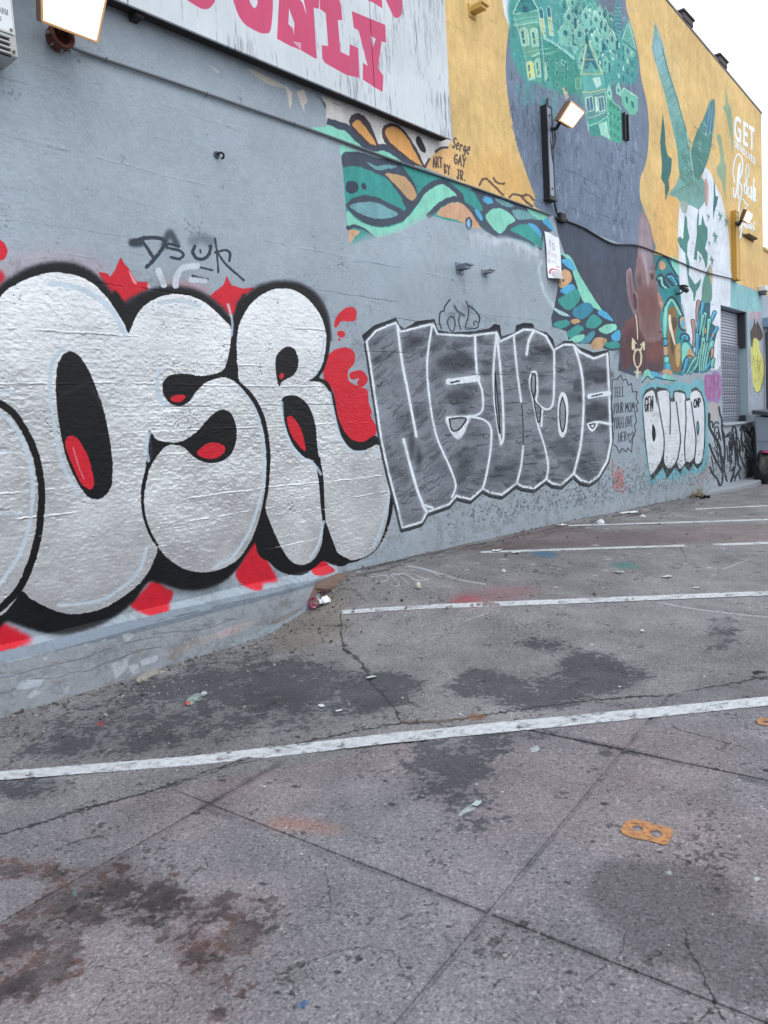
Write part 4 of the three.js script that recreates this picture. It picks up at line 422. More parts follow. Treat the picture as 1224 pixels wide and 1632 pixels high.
  W.H('e', 'TELL', [84, 342], [166, 330], [84, 270], ink, 6); W.H('e', 'YOUR', [80, 460], [158, 450], [80, 388], ink, 6); W.H('e', 'MOM', [168, 452], [240, 446], [168, 380], ink, 6); W.H('e', 'YOU', [80, 575], [142, 566], [80, 492], ink, 6); W.H('e', 'LOVE', [150, 562], [228, 550], [150, 486], ink, 6); W.H('e', 'HER', [118, 668], [182, 658], [118, 604], ink, 6); W.L('e', ink, 6, [205, 676, 188, 622, 196, 606, 206, 626, 222, 594, 230, 610, 205, 676], { hard: true });
  const rt = '#c9503f'; for (const p of [[75, 800, 80, 900, 84, 1010], [92, 1030, 96, 920, 118, 855, 146, 880, 152, 960, 162, 1030, 92, 1030], [110, 1000, 118, 900, 130, 890, 136, 1000], [100, 960, 130, 985, 150, 1000], [150, 1040, 160, 1048]]) W.L('e', rt, 6, p, { a: 0.85 }); W.A('e', rt, [100, 1000, 112, 890, 140, 900, 150, 1010], { a: 0.3 });
  for (const [x, y] of [[262, 620], [268, 715], [264, 770], [300, 640]]) W.L('e', rt, 5, [x, y, x + 3, y + 18], { a: 0.5 });
  for (const p of [[700, 990, 715, 920, 735, 890, 740, 960, 720, 990], [755, 900, 765, 830, 778, 850, 770, 920, 785, 940], [710, 940, 740, 930]]) W.L('e', '#cf7d78', 9, p, { a: 0.6, s: 0.012 });
  // white letters on a cyan ground
  W.A('e', '#74b0bc', [286, 330, 296, 262, 350, 235, 400, 228, 470, 250, 560, 222, 650, 245, 700, 200, 755, 250, 782, 330, 790, 600, 775, 850, 740, 880, 700, 905, 640, 900, 560, 942, 480, 945, 420, 940, 360, 985, 325, 850, 310, 690, 292, 500], { s: 0.012 });
  for (let i = 0; i < 14; i++) W.L('e', '#7fb9c3', [14, 4], [300 + i * 34, 880, 302 + i * 34, 960 + rnd() * 40], { a: 0.5, s: 0.02 });
  W.A('e', '#191b20', [296, 335, 320, 285, 368, 262, 396, 280, 402, 262, 470, 274, 500, 300, 502, 348, 520, 344, 524, 294, 570, 284, 612, 300, 626, 348, 650, 342, 660, 280, 690, 264, 732, 300, 756, 370, 764, 480, 758, 700, 738, 830, 702, 870, 670, 828, 642, 888, 606, 842, 574, 908, 540, 856, 480, 940, 446, 858, 364, 960, 338, 850, 316, 700, 298, 500], { hard: true, ...GL });
  const wt = '#d6dae0', L5 = (p) => W.A('e', wt, p, {});
  L5([304, 345, 338, 300, 378, 294, 400, 380, 428, 470, 450, 560, 456, 680, 434, 800, 372, 902, 350, 892, 334, 780, 315, 600, 304, 450]); L5([404, 312, 440, 290, 490, 298, 496, 362, 520, 372, 546, 374, 556, 450, 577, 610, 574, 700, 552, 792, 520, 850, 482, 862, 456, 802, 458, 660, 432, 490, 408, 400]); L5([532, 312, 570, 304, 608, 318, 614, 365, 640, 362, 656, 372, 668, 470, 692, 640, 686, 760, 650, 818, 620, 812, 602, 838, 572, 866, 554, 805, 578, 700, 568, 600, 548, 430]); L5([654, 312, 690, 289, 722, 310, 746, 380, 753, 500, 750, 680, 736, 800, 702, 832, 680, 792, 692, 640, 668, 450, 650, 360]);
  for (const p of [[400, 300, 430, 480, 456, 640, 450, 800], [546, 374, 566, 540, 577, 660, 556, 800], [612, 365, 618, 520, 608, 680, 612, 810], [656, 372, 676, 520, 692, 660, 680, 800], [500, 370, 502, 480, 500, 610]]) W.L('e', '#191b20', 9, p, GL);
  W.A('e', '#191b20', [370, 540, 390, 570, 394, 630, 380, 668, 368, 630], {}); W.A('e', '#191b20', [703, 512, 717, 555, 712, 610, 702, 622, 694, 560], {}); W.A('e', '#5d9fae', [704, 530, 711, 560, 706, 600, 699, 560], {});
  W.H('e', 'GFN', [312, 446], [378, 436], [312, 342], '#191b20', 9); W.H('e', 'CNP', [674, 418], [728, 406], [674, 358], '#191b20', 8);
  for (let i = 0; i < 8; i++) W.L('e', '#9aa2ac', 3, [440 + rnd() * 30, 560 + i * 26, 560 + rnd() * 30, 552 + i * 26], { a: 0.4 });
  // purple heart-shaped tag
  W.A('e', '#977cab', [752, 200, 768, 168, 800, 172, 830, 150, 868, 165, 882, 220, 884, 290, 872, 350, 862, 370, 850, 392, 822, 372, 790, 384, 768, 356, 752, 280], { s: 0.01 }); for (const p of [[765, 200, 770, 300, 790, 350, 800, 260, 805, 190], [820, 180, 825, 280, 820, 350], [840, 180, 860, 190, 850, 260, 870, 290, 855, 340], [770, 190, 790, 180, 810, 195]]) W.L('e', '#b44c74', 9, p, { a: 0.85 });
  W.A('e', '#b9a9a6', [782, 385, 815, 372, 850, 395, 852, 500, 800, 510, 785, 460], { a: 0.7, s: 0.01 });
  // black line piece under the shutter
  const sk = '#2d3038', K9 = (w, p) => W.L('k', sk, w * 1.45, p, {});
  W.A('k', '#b0b4ba', [270, 480, 470, 560, 900, 480, 940, 1000, 820, 1310, 400, 1420, 290, 1200], { a: 0.5, s: 0.04 });
  for (const [w, p] of [[26, [275, 360, 276, 520, 300, 600, 345, 680, 400, 770, 430, 880, 470, 1180]], [14, [285, 480, 315, 475, 330, 560, 350, 500, 385, 480, 410, 505]], [14, [350, 640, 360, 560, 400, 550, 415, 620, 440, 740]], [13, [372, 690, 380, 640, 402, 630, 412, 700, 395, 760]], [18, [415, 260, 430, 360, 455, 440, 460, 600, 490, 720, 500, 900, 490, 1150, 530, 1330]], [22, [280, 800, 310, 900, 360, 1010, 400, 1080, 450, 1180]], [22, [285, 1130, 320, 1220, 390, 1300, 430, 1420]], [16, [460, 1190, 470, 1300, 440, 1410]], [16, [490, 700, 530, 690, 590, 660, 605, 740, 600, 930]], [14, [510, 700, 545, 650, 590, 620]], [14, [575, 740, 580, 850, 600, 930, 570, 940, 560, 760]], [18, [605, 600, 620, 550, 650, 560, 670, 650, 660, 800, 670, 900, 690, 1050]], [14, [620, 600, 640, 800, 650, 1100, 590, 1340]], [15, [650, 620, 680, 700, 715, 780, 712, 880]], [18, [720, 600, 740, 545, 770, 540, 750, 600, 740, 700, 760, 800, 800, 850]], [20, [770, 540, 810, 570, 860, 640, 905, 550, 915, 700, 900, 860]], [16, [770, 580, 830, 640, 870, 690]], [14, [780, 780, 800, 740, 830, 790, 860, 860, 890, 900]], [14, [800, 800, 800, 900, 790, 970]], [20, [690, 880, 670, 950, 690, 1080, 720, 1160, 640, 1280]], [16, [700, 880, 740, 1020, 800, 1150]], [16, [790, 1000, 830, 980, 820, 1080, 830, 1160]], [14, [640, 1330, 690, 1200, 720, 1300]], [22, [600, 1180, 640, 1130, 620, 1240, 590, 1330]], [12, [530, 820, 540, 1000, 545, 1050]], [10, [350, 840, 390, 960, 420, 1060]], [12, [860, 1000, 880, 990, 900, 1000]], [14, [470, 600, 500, 670]]]) K9(w, p);
  W.A('k', '#6f747d', [790, 1000, 900, 900, 930, 700, 945, 1010, 935, 1290, 820, 1300], { a: 0.6, s: 0.03 });
  for (let i = 0; i < 40; i++) { const x = 300 + rnd() * 600, y = 600 + rnd() * 480, l = 60 + rnd() * 200; K9(5 + rnd() * 9, [x, y, x + 12 + rnd() * 20, y + l * 0.5, x + 10 + rnd() * 30, y + l]); }
  W.A('k', '#4a4f59', [800, 1310, 830, 1180, 850, 1030, 930, 1010, 940, 1290], { a: 0.75, s: 0.02 }); for (let i = 0; i < 7; i++) K9(9, [845 + i * 14, 1020, 850 + i * 12, 1150, 840 + i * 14, 1290]);
  // artist's signature, small strokes of the mural edge
  const br = '#5a4a48';
  W.H('u', 'ART', [893, 500], [970, 505], [888, 425], br, 9); W.H('u', 'BY', [980, 548], [1026, 560], [978, 478], br, 9); W.H('u', 'Serge', [1036, 352], [1170, 408], [1050, 276], br, 10); W.H('u', 'GAY', [1050, 470], [1142, 505], [1054, 398], br, 10); W.H('u', 'JR.', [1070, 588], [1150, 606], [1072, 520], br, 10);
  for (const p of [[115, 445, 135, 408, 165, 400, 210, 440, 290, 520], [220, 395, 250, 430, 300, 435], [338, 540, 370, 515, 430, 530, 475, 520, 520, 560], [430, 535, 470, 575, 510, 608]]) W.L('v', '#6a5348', 17, p, MU);
}
greyWall(); muralUpper(); waves(); overPaint();
W.A('o', '#86b6bc', [118, 696, 250, 770, 410, 830, 515, 880, 520, 1120, 345, 1112, 112, 1062], { ...MU, hard: true });
silverPiece(); tags();
{ // footing along the near wall: hairline cracks, bare patches
  const Z = { z: 0.1 };
  W.A('a3', '#979ca3', [-80, 1195, 0, 1180, 200, 1128, 400, 1088, 560, 1056, 800, 1003, 1000, 955, 1200, 900, 1400, 850, 1500, 822, 2000, 690, 2300, 620, 2330, 680, 1900, 900, 1300, 1200, 500, 1480, 0, 1600, -80, 1640], { ...Z, hard: true });
  W.A('a3', '#7b8692', [-80, 1132, 0, 1114, 300, 1047, 560, 980, 830, 914, 1117, 844, 1500, 754, 2000, 642, 2250, 602, 2300, 622, 2000, 692, 1500, 824, 1200, 902, 800, 1005, 400, 1090, 200, 1130, 0, 1182, -80, 1197], { z: 0.06, hard: true });
  for (let i = 0; i < 60; i++) { const X = rnd() * 1700, Y = 1180 - X * 0.235 + (0.25 + 0.7 * rnd()) * (300 - X * 0.1), r = 6 + rnd() * 26; W.A('a3', ['#a7adb5', '#8a8d92', '#9fa3a6', '#86807a'][i % 4], [X - r * 1.6, Y, X, Y - r * 0.5, X + r * 1.4, Y - r * 0.3, X + r * 0.3, Y + r * 0.4], { ...Z, a: 0.5 }); }
  for (const p of [[0, 1290, 120, 1262, 250, 1225, 400, 1190, 560, 1155, 700, 1100, 760, 1085], [0, 1395, 90, 1365, 200, 1300, 380, 1290, 480, 1250, 600, 1240, 690, 1195, 820, 1150, 950, 1100, 1100, 1075], [860, 1050, 960, 1025, 1100, 1005]]) W.L('a3', '#5d646e', 5, p, { ...Z, a: 0.9 });
  for (const p of [[0, 1375, 120, 1360, 300, 1345, 420, 1310, 470, 1285, 520, 1290]]) W.L('b4', '#5d646e', 4, p, { ...Z, a: 0.8 });
  for (const [c, p] of [['#c8d0d8', [100, 1360, 150, 1300, 300, 1295, 270, 1340, 160, 1370]], ['#c3ccd4', [170, 1410, 230, 1370, 280, 1380, 200, 1430]], ['#ccd3d9', [760, 1190, 860, 1155, 870, 1200, 830, 1260, 780, 1300]], ['#c9d1d8', [870, 1210, 940, 1190, 950, 1250, 900, 1265]], ['#cfd4d8', [830, 990, 880, 980, 910, 1000, 850, 1050]], ['#c9d0d6', [280, 1155, 325, 1145, 310, 1170]], ['#c9d0d6', [420, 1360, 470, 1340, 450, 1390]], ['#c5ccd3', [690, 1030, 725, 1020, 705, 1040]], ['#c5ccd3', [560, 1065, 600, 1050, 585, 1070]], ['#c9d1d8', [950, 1170, 1080, 1130, 1070, 1170, 960, 1210]], ['#8f857d', [330, 1480, 430, 1410, 490, 1400, 420, 1470, 350, 1500]], ['#8f857d', [690, 1340, 760, 1310, 740, 1340]]]) W.A('a3', c, p, { ...Z, a: 0.55, hard: true });
  for (const [c, p] of [['#aca49f', [205, 1425, 260, 1390, 320, 1385, 400, 1355, 480, 1325, 600, 1290, 640, 1290, 560, 1345, 400, 1400, 300, 1440, 210, 1470]], ['#c4a9ae', [400, 1360, 480, 1325, 520, 1320, 500, 1360, 410, 1395]], ['#7f766f', [700, 1300, 760, 1270, 850, 1230, 900, 1215, 860, 1250, 740, 1310]], ['#a89a90', [90, 1490, 180, 1440, 200, 1480, 110, 1530]]]) W.A('b4', c, p, { ...Z, a: 0.55 });
  W.A('cup', '#7d6358', [150, 420, 230, 260, 290, 200, 540, 150, 560, 260, 420, 290, 330, 310, 200, 400], { ...Z, a: 0.9 }); W.A('cup', '#a58b80', [310, 240, 400, 200, 470, 220, 400, 270, 330, 280], { ...Z, a: 0.8 });
}
// paint of the lots, scribbles and stains on the ground; M holds where oil, damp and reddish concrete lie
const M = Painter((x, y) => onGround(x, y));
const st = (f, p, v = 1, s = 0.05) => M.A(f, `rgb(${Math.round(250 * v)},0,0)`, p, { s: s * 1.7, add: true }), damp = (f, p, v = 1, s = 0.04) => M.A(f, `rgb(0,${Math.round(205 * v)},0)`, p, { s: s * 2, add: true }), wet = (f, p, v = 1, s = 0.05) => M.A(f, `rgb(0,0,${Math.round(230 * v)})`, p, { s, add: true });
st('z2', [205, 700, 300, 655, 420, 655, 500, 690, 560, 650, 640, 600, 720, 615, 850, 640, 840, 685, 700, 725, 600, 765, 450, 765, 330, 735, 240, 720], 0.85); st('z2', [430, 560, 500, 535, 600, 550, 590, 585, 480, 578], 0.75, 0.04); st('z2', [250, 630, 290, 635, 400, 650, 330, 670, 260, 652], 0.7, 0.04); st('z2', [1030, 490, 1110, 480, 1140, 540, 1080, 590, 960, 600, 1050, 555], 0.75); st('z2', [-40, 660, 120, 658, 140, 700, 80, 745, -40, 765], 0.85); st('z2', [580, 600, 700, 575, 720, 600, 640, 640], 0.75); st('z2', [740, 205, 800, 205, 840, 215, 760, 222], 0.6, 0.06); st('z2', [900, 310, 960, 305, 960, 330, 900, 328], 0.6);
st('z1', [-30, 640, 60, 520, 200, 470, 400, 415, 600, 335, 800, 285, 950, 325, 1080, 350, 1150, 430, 1230, 490, 1230, 535, 900, 595, 500, 655, -30, 690], 0.5, 0.12); st('z1', [800, 380, 1000, 340, 1100, 400, 1150, 450, 900, 485, 700, 465, 540, 440, 600, 385], 0.4, 0.08); st('z1', [-20, 715, 190, 708, 200, 765, -20, 770], 0.75); st('z1', [420, 600, 520, 580, 520, 610, 430, 620], 0.5); st('z1', [380, 420, 600, 400, 640, 430, 480, 470], 0.4); st('z1', [60, 620, 200, 560, 330, 560, 200, 640], 0.35);
st('z4', [100, 110, 330, 80, 500, 65, 570, 88, 400, 135, 345, 200, 290, 285, 200, 275, 125, 205], 0.75); st('z4', [490, 630, 540, 618, 620, 640, 665, 655, 640, 672, 560, 650, 500, 650], 0.8, 0.03); st('z4', [250, 360, 330, 340, 390, 390, 380, 425, 310, 400], 0.6); st('z4', [0, 335, 40, 340, 30, 365, 0, 360], 0.7, 0.03); st('z4', [690, 130, 740, 130, 720, 155, 695, 150], 0.85, 0.02); st('z4', [60, 240, 140, 250, 130, 275, 70, 260], 0.7); st('z4', [-40, 260, 160, 160, 330, 240, 420, 320, 300, 420, 160, 330], 0.34, 0.1); st('z3', [480, 465, 560, 455, 610, 480, 540, 505, 480, 495], 0.9, 0.02);
damp('z3', [-30, 380, 100, 365, 210, 395, 270, 420, 330, 380, 440, 328, 455, 340, 410, 400, 520, 420, 560, 458, 640, 480, 645, 512, 760, 470, 855, 448, 830, 490, 872, 580, 830, 632, 765, 640, 800, 730, 745, 770, 640, 760, 700, 880, 560, 900, 540, 830, 600, 770, 582, 690, 480, 660, 440, 600, 300, 600, 240, 640, 300, 680, 290, 735, 200, 782, -30, 900, -30, 600, 150, 480, -30, 440], 0.8, 0.03); damp('z3', [500, 560, 640, 540, 760, 620, 700, 700, 620, 680], 0.25, 0.03); damp('z3', [700, 860, 780, 810, 830, 780, 800, 830, 720, 890], 0.8, 0.02);
for (const p of [[400, 600, 490, 580, 470, 640, 330, 640], [680, 560, 745, 590, 720, 612, 680, 590], [550, 570, 590, 580, 570, 610, 545, 600], [720, 670, 790, 700, 780, 750, 740, 770], [645, 590, 690, 595, 680, 625, 650, 620], [-20, 470, 130, 460, 120, 500, 20, 560]]) M.A('z3', 'rgba(0,0,0,1)', p, { s: 0.02, a: 0.9 });
wet('z4', [700, 490, 800, 480, 950, 485, 1060, 510, 1125, 560, 1130, 650, 1240, 710, 1260, 920, 1080, 910, 980, 810, 830, 800, 755, 710, 660, 600], 0.9, 0.025); wet('z4', [770, 540, 900, 520, 960, 620, 880, 720, 780, 680], 0.25, 0.05); wet('z2', [300, 250, 420, 240, 700, 235, 880, 200, 800, 240, 500, 268, 320, 272], 0.4, 0.1);
const GC = [['z2', [-110, 360, 320, 340, -110, 200], 0], ['p', [545, 975, 543, 1000, 549, 1035, 578, 1058, 592, 1088, 622, 1120, 640, 1152], 5], ['p', [-60, 1352, 0, 1332, 100, 1303, 243, 1261, 340, 1228, 456, 1190, 560, 1166, 640, 1152, 700, 1151, 760, 1142, 850, 1127, 950, 1115, 1060, 1107, 1150, 1094, 1224, 1081, 1300, 1070], 3.5], ['cup', [540, 258, 600, 290, 690, 305, 740, 340, 830, 410], 9], ['cup', [780, 640, 880, 630, 960, 600, 1050, 550], 6], ['cup', [290, 690, 400, 695, 500, 700, 605, 690, 570, 770], 12], ['p', [1200, 1078, 1214, 1084, 1230, 1086], 3], ['p', [1074, 1107, 1060, 1120, 1045, 1140], 2.5], ['p', [1184, 1112, 1205, 1116, 1230, 1128], 2.5], ['z2', [955, 260, 965, 280, 970, 310], 3],
  ['z3', [480, 160, 560, 140, 700, 90, 820, 60, 905, 20], 4], ['z3', [0, 300, 120, 270, 250, 220, 330, 205, 480, 160], 6], ['z3', [585, 450, 620, 410, 655, 402, 640, 370], 4], ['z3', [1020, 600, 1045, 520, 1030, 450, 1025, 400], 3], ['z3', [960, 690, 990, 760, 1025, 790], 3], ['z3', [300, 715, 370, 730, 380, 760], 3], ['z3', [460, 690, 500, 650], 3], ['z3', [820, 800, 880, 740, 1060, 670, 1160, 655, 1240, 670], 3], ['z3', [290, 880, 340, 800, 360, 770], 3], ['z3', [380, 770, 520, 770, 560, 800, 530, 860], 3], ['z3', [170, 350, 250, 320], 3], ['z3', [1000, 620, 1050, 660], 2.5], ['z3', [900, 580, 940, 590, 1010, 580], 2.5],
  ['z4', [70, 780, 80, 830, 110, 860, 100, 890], 4], ['z4', [210, 710, 240, 745], 5], ['z4', [250, 790, 300, 810, 315, 840], 3], ['z4', [770, 710, 770, 760, 740, 790, 700, 820, 640, 870], 4], ['z4', [960, 690, 975, 760, 1010, 810, 1030, 870, 1060, 930, 1090, 985], 9], ['z4', [1060, 930, 1010, 985], 8], ['z4', [130, 590, 170, 575], 2], ['z4', [500, 60, 560, 85, 740, 128], 4], ['z4', [930, 62, 1040, 95, 1160, 130], 4], ['z4', [410, 515, 440, 520], 3]];
for (const [f, p, w] of GC) if (w) {
  const sc = FR[f][2], q = []; for (let i = 0; i < p.length - 2; i += 2) { const n = Math.max(2, Math.ceil(Math.hypot(p[i + 2] - p[i], p[i + 3] - p[i + 1]) / sc / 7)); for (let k = 0; k < n; k++) q.push(lerp(p[i], p[i + 2], k / n) + (rnd() - 0.5) * 4.5 * sc, lerp(p[i + 1], p[i + 3], k / n) + (rnd() - 0.5) * 2.6 * sc); } q.push(p[p.length - 2], p[p.length - 1]);
  for (let i = 0; i < q.length - 2; i += 2) { const a = w * (0.2 + rnd() * rnd() * 1.3); Q.L(f, '#232327', [a, w * (0.2 + rnd() * 0.5)], [q[i], q[i + 1], q[i + 2], q[i + 3]], { a: 0.85, hard: true }); if (rnd() < 0.22) Q.L(f, '#2b2a2d', [w * 0.4, w * 0.1], [q[i], q[i + 1], q[i] + (rnd() - 0.5) * 16 * sc, q[i + 1] + (rnd() - 0.3) * 9 * sc], { a: 0.7 }); if (rnd() < 0.3) Q.A(f, '#2f2d2e', [q[i] - w, q[i + 1], q[i], q[i + 1] - w * 0.5, q[i] + w * 1.4, q[i + 1], q[i], q[i + 1] + w * 0.6], { a: 0.6 }); }
}
for (const [f, p] of [['p', [600, 1676, 637, 1632, 773, 1461, 885, 1331, 1003, 1186, 1054, 1136]], ['p', [0, 1479, 170, 1386, 324, 1289, 446, 1218]], ['p', [324, 1289, 620, 1400, 773, 1457, 1136, 1594, 1240, 1640]], ['p', [886, 1173, 1050, 1210, 1224, 1252]]]) { for (let i = 0; i < 26; i++) { const t = rnd() * (p.length / 2 - 1.02), k = Math.floor(t) * 2, u = t % 1, x = lerp(p[k], p[k + 2], u), y = lerp(p[k + 1], p[k + 3], u), dx = (p[k + 2] - p[k]) * 0.07, dy = (p[k + 3] - p[k + 1]) * 0.07; Q.L(f, '#35333a', 3 + rnd() * 8, [x - dx, y - dy, x + (rnd() - 0.5) * 3, y + (rnd() - 0.5) * 3, x + dx, y + dy], { a: 0.12 + rnd() * 0.2, s: 0.01 }); } }
for (let i = 0; i < 150; i++) { const t = rnd(), x = lerp(560, 1130, t), y = lerp(907, 790, t) + 1 + rnd() * rnd() * 16, l = 3 + rnd() * 22 * (1.1 - t); Q.L('p', ['#2d2b2b', '#4a4643', '#3a3a3f', '#6d6a66'][i % 4], 0.8 + rnd() * 2.2, [x - l, y + l * 0.2, x, y + (rnd() - 0.5) * 2, x + l, y - l * 0.2], { a: 0.5 }); }
// spray and chalk
Q.A('z3', '#8f5440', [835, 258, 900, 248, 1000, 262, 1075, 283, 1062, 300, 950, 288, 870, 280], { s: 0.03, a: 0.45 }); Q.A('p', '#6b4630', [744, 1142, 752, 1137, 762, 1139, 772, 1137, 777, 1143, 768, 1146, 758, 1149, 750, 1146], { s: 0.008, a: 0.7, hard: true }); Q.L('p', '#5a4030', 3, [640, 1150, 700, 1148, 745, 1144], { a: 0.6 });
Q.A('p', '#94333b', [718, 958, 735, 948, 755, 950, 770, 955, 745, 966, 725, 966], { s: 0.035, a: 0.55 }); Q.A('p', '#7f4b50', [740, 945, 790, 936, 860, 935, 830, 955, 760, 965], { s: 0.07, a: 0.4 }); Q.A('p', '#2e5b7d', [845, 882, 870, 878, 890, 884, 870, 890], { s: 0.03, a: 0.6 }); Q.A('p', '#2f6f68', [975, 900, 1000, 896, 1020, 904, 990, 907], { s: 0.03, a: 0.5 }); Q.A('z1', '#8c2c33', [305, 535, 325, 530, 328, 545, 308, 545], { a: 0.6, s: 0.004 }); Q.A('p', '#2f7f78', [115, 1424, 120, 1420, 122, 1430, 116, 1430], { a: 0.3 });
Q.A('z1', '#6d6459', [820, 250, 920, 190, 1000, 150, 1080, 120, 1100, 200, 1040, 280, 960, 300, 880, 320], { s: 0.09, a: 0.5 }); Q.A('p', '#5d4a48', [860, 830, 960, 845, 1224, 835, 1224, 862, 900, 872, 800, 878, 790, 866], { s: 0.08, a: 0.45 }); Q.A('p', '#574543', [700, 872, 760, 868, 860, 872, 780, 880], { s: 0.05, a: 0.4 });
for (const [f, w, p] of [['cup', 14, [930, 160, 950, 125, 1020, 118, 1070, 130, 1060, 170, 990, 190, 940, 185]], ['b5', 7, [740, 1320, 790, 1330, 795, 1300, 740, 1250, 790, 1245, 860, 1310]], ['b5', 7, [780, 1250, 860, 1250, 920, 1290, 1020, 1280]], ['b5', 9, [850, 1185, 940, 1195, 1060, 1240, 1100, 1265]], ['b5', 6, [820, 1240, 940, 1290]], ['z2', 5, [100, 318, 180, 335, 260, 360, 340, 375]], ['z2', 3, [50, 345, 100, 340, 160, 360]], ['z2', 3, [275, 492, 350, 466]], ['z2', 4, [880, 430, 1000, 452, 1150, 470, 1240, 478]], ['z2', 3, [1080, 330, 1160, 300]]]) Q.L(f, '#a2a9ae', w, p, { a: 0.6 });
for (const [f, p] of [['z4', [255, 340, 270, 320, 300, 300, 330, 290, 315, 310, 280, 330]], ['z4', [480, 130, 500, 120, 510, 130, 490, 140]], ['z4', [900, 515, 920, 512, 918, 524]], ['z4', [1180, 530, 1200, 535, 1185, 545]], ['z3', [945, 830, 970, 825, 960, 845, 940, 850]], ['z4', [1125, 400, 1140, 402, 1132, 408]]]) Q.A(f, f === 'z3' ? '#2f4d7d' : '#a5b3b1', p, { a: 0.7, s: 0.004 });
for (let i = 0; i < 45; i++) { const X = 40 + rnd() * 1180, Y = 1140 + rnd() * 490, r = 2 + rnd() * 5; Q.A('p', '#26252a', [X - r, Y, X, Y - r * 0.5, X + r * 1.2, Y, X + r * 0.3, Y + r * 0.5], { a: 0.75 }); }
for (let i = 0; i < 60; i++) { const X = 150 + rnd() * 1070, Y = 930 + rnd() * 690, r = 0.8 + rnd() * 1.6; Q.A('p', '#b9bec0', [X - r, Y, X, Y - r * 0.6, X + r * 1.2, Y, X + r * 0.3, Y + r * 0.6], { a: 0.8 }); }
for (let i = 0; i < 160; i++) { const X = 560 + rnd() * 660, Y = 800 + rnd() * 120, r = 1 + rnd() * 3; Q.A('p', rnd() < 0.7 ? '#3a383c' : '#b0b3b5', [X - r * 2, Y, X, Y - r * 0.25, X + r * 2, Y, X, Y + r * 0.25], { a: 0.6 }); }

// ------------------------------------------------------------------ laying the coats down on a piece of surface
function lay(ctx, ops, t, mask) {
  const X = (s) => (s - t.s0) * t.ppm, Y = (h) => (t.down ? h - t.h0 : t.h1 - h) * t.ppm;
  const trace = (q) => { ctx.moveTo(X(q[0][0]), Y(q[0][1])); for (let i = 1; i < q.length; i++) ctx.lineTo(X(q[i][0]), Y(q[i][1])); ctx.closePath(); };
  for (const o of ops) {
    if (o.b[2] < t.s0 || o.b[0] > t.s1 || o.b[3] < t.h0 || o.b[1] > t.h1) continue;
    if (o.fn) { ctx.save(); ctx.beginPath(); trace(o.clip); ctx.clip(); if (!o.sub) { o.sub = Painter(wallMap); o.fn(o.sub); } lay(ctx, o.sub.ops, t, mask); ctx.restore(); continue; }
    const c = COAT[o.k || 'flat'];
    ctx.fillStyle = mask ? `rgb(${c})` : o.color; ctx.globalAlpha = o.a ?? 1; ctx.globalCompositeOperation = o.add ? 'lighter' : 'source-over';
    if (o.str) {
      ctx.save(); ctx.font = '100px sans-serif'; if (o.font) ctx.font = o.font.replace('sans', '100px sans');
      const w = ctx.measureText(o.str).width, [ax, ay, bx, by, cx, cy] = [X(o.a_[0]), Y(o.a_[1]), X(o.c1[0]), Y(o.c1[1]), X(o.c2[0]), Y(o.c2[1])];
      ctx.transform((bx - ax) / w, (by - ay) / w, (ax - cx) / 72, (ay - cy) / 72, ax, ay); ctx.globalAlpha = 1; ctx.fillText(o.str, 0, 0); ctx.restore(); continue;
    }
    ctx.filter = o.s * t.ppm > 2.3 && (!mask || c[2] || o.k === 'gloss' || o.k === 'sil') ? `blur(${Math.max(0.3, o.s * t.ppm).toFixed(2)}px)` : 'none';
    ctx.beginPath(); for (const q of o.polys) { let A = 0; for (let i = 0; i < q.length; i++) { const a = q[i], b = q[(i + 1) % q.length]; A += a[0] * b[1] - b[0] * a[1]; } trace(o.stroke && A < 0 ? [...q].reverse() : q); }
    ctx.fill(); ctx.filter = 'none';
  }
  ctx.globalAlpha = 1; ctx.globalCompositeOperation = 'source-over';
}
const newCanvas = (w, h) => { const c = document.createElement('canvas'); c.width = w; c.height = h; return c; };
const tex = (c, srgb) => { const t = new THREE.CanvasTexture(c); if (srgb) t.colorSpace = THREE.SRGBColorSpace; t.anisotropy = 16; return t; };
const BUMP = 0.0213;                                   // metres from black to white in the wall's relief, 12 grey levels to the millimetre
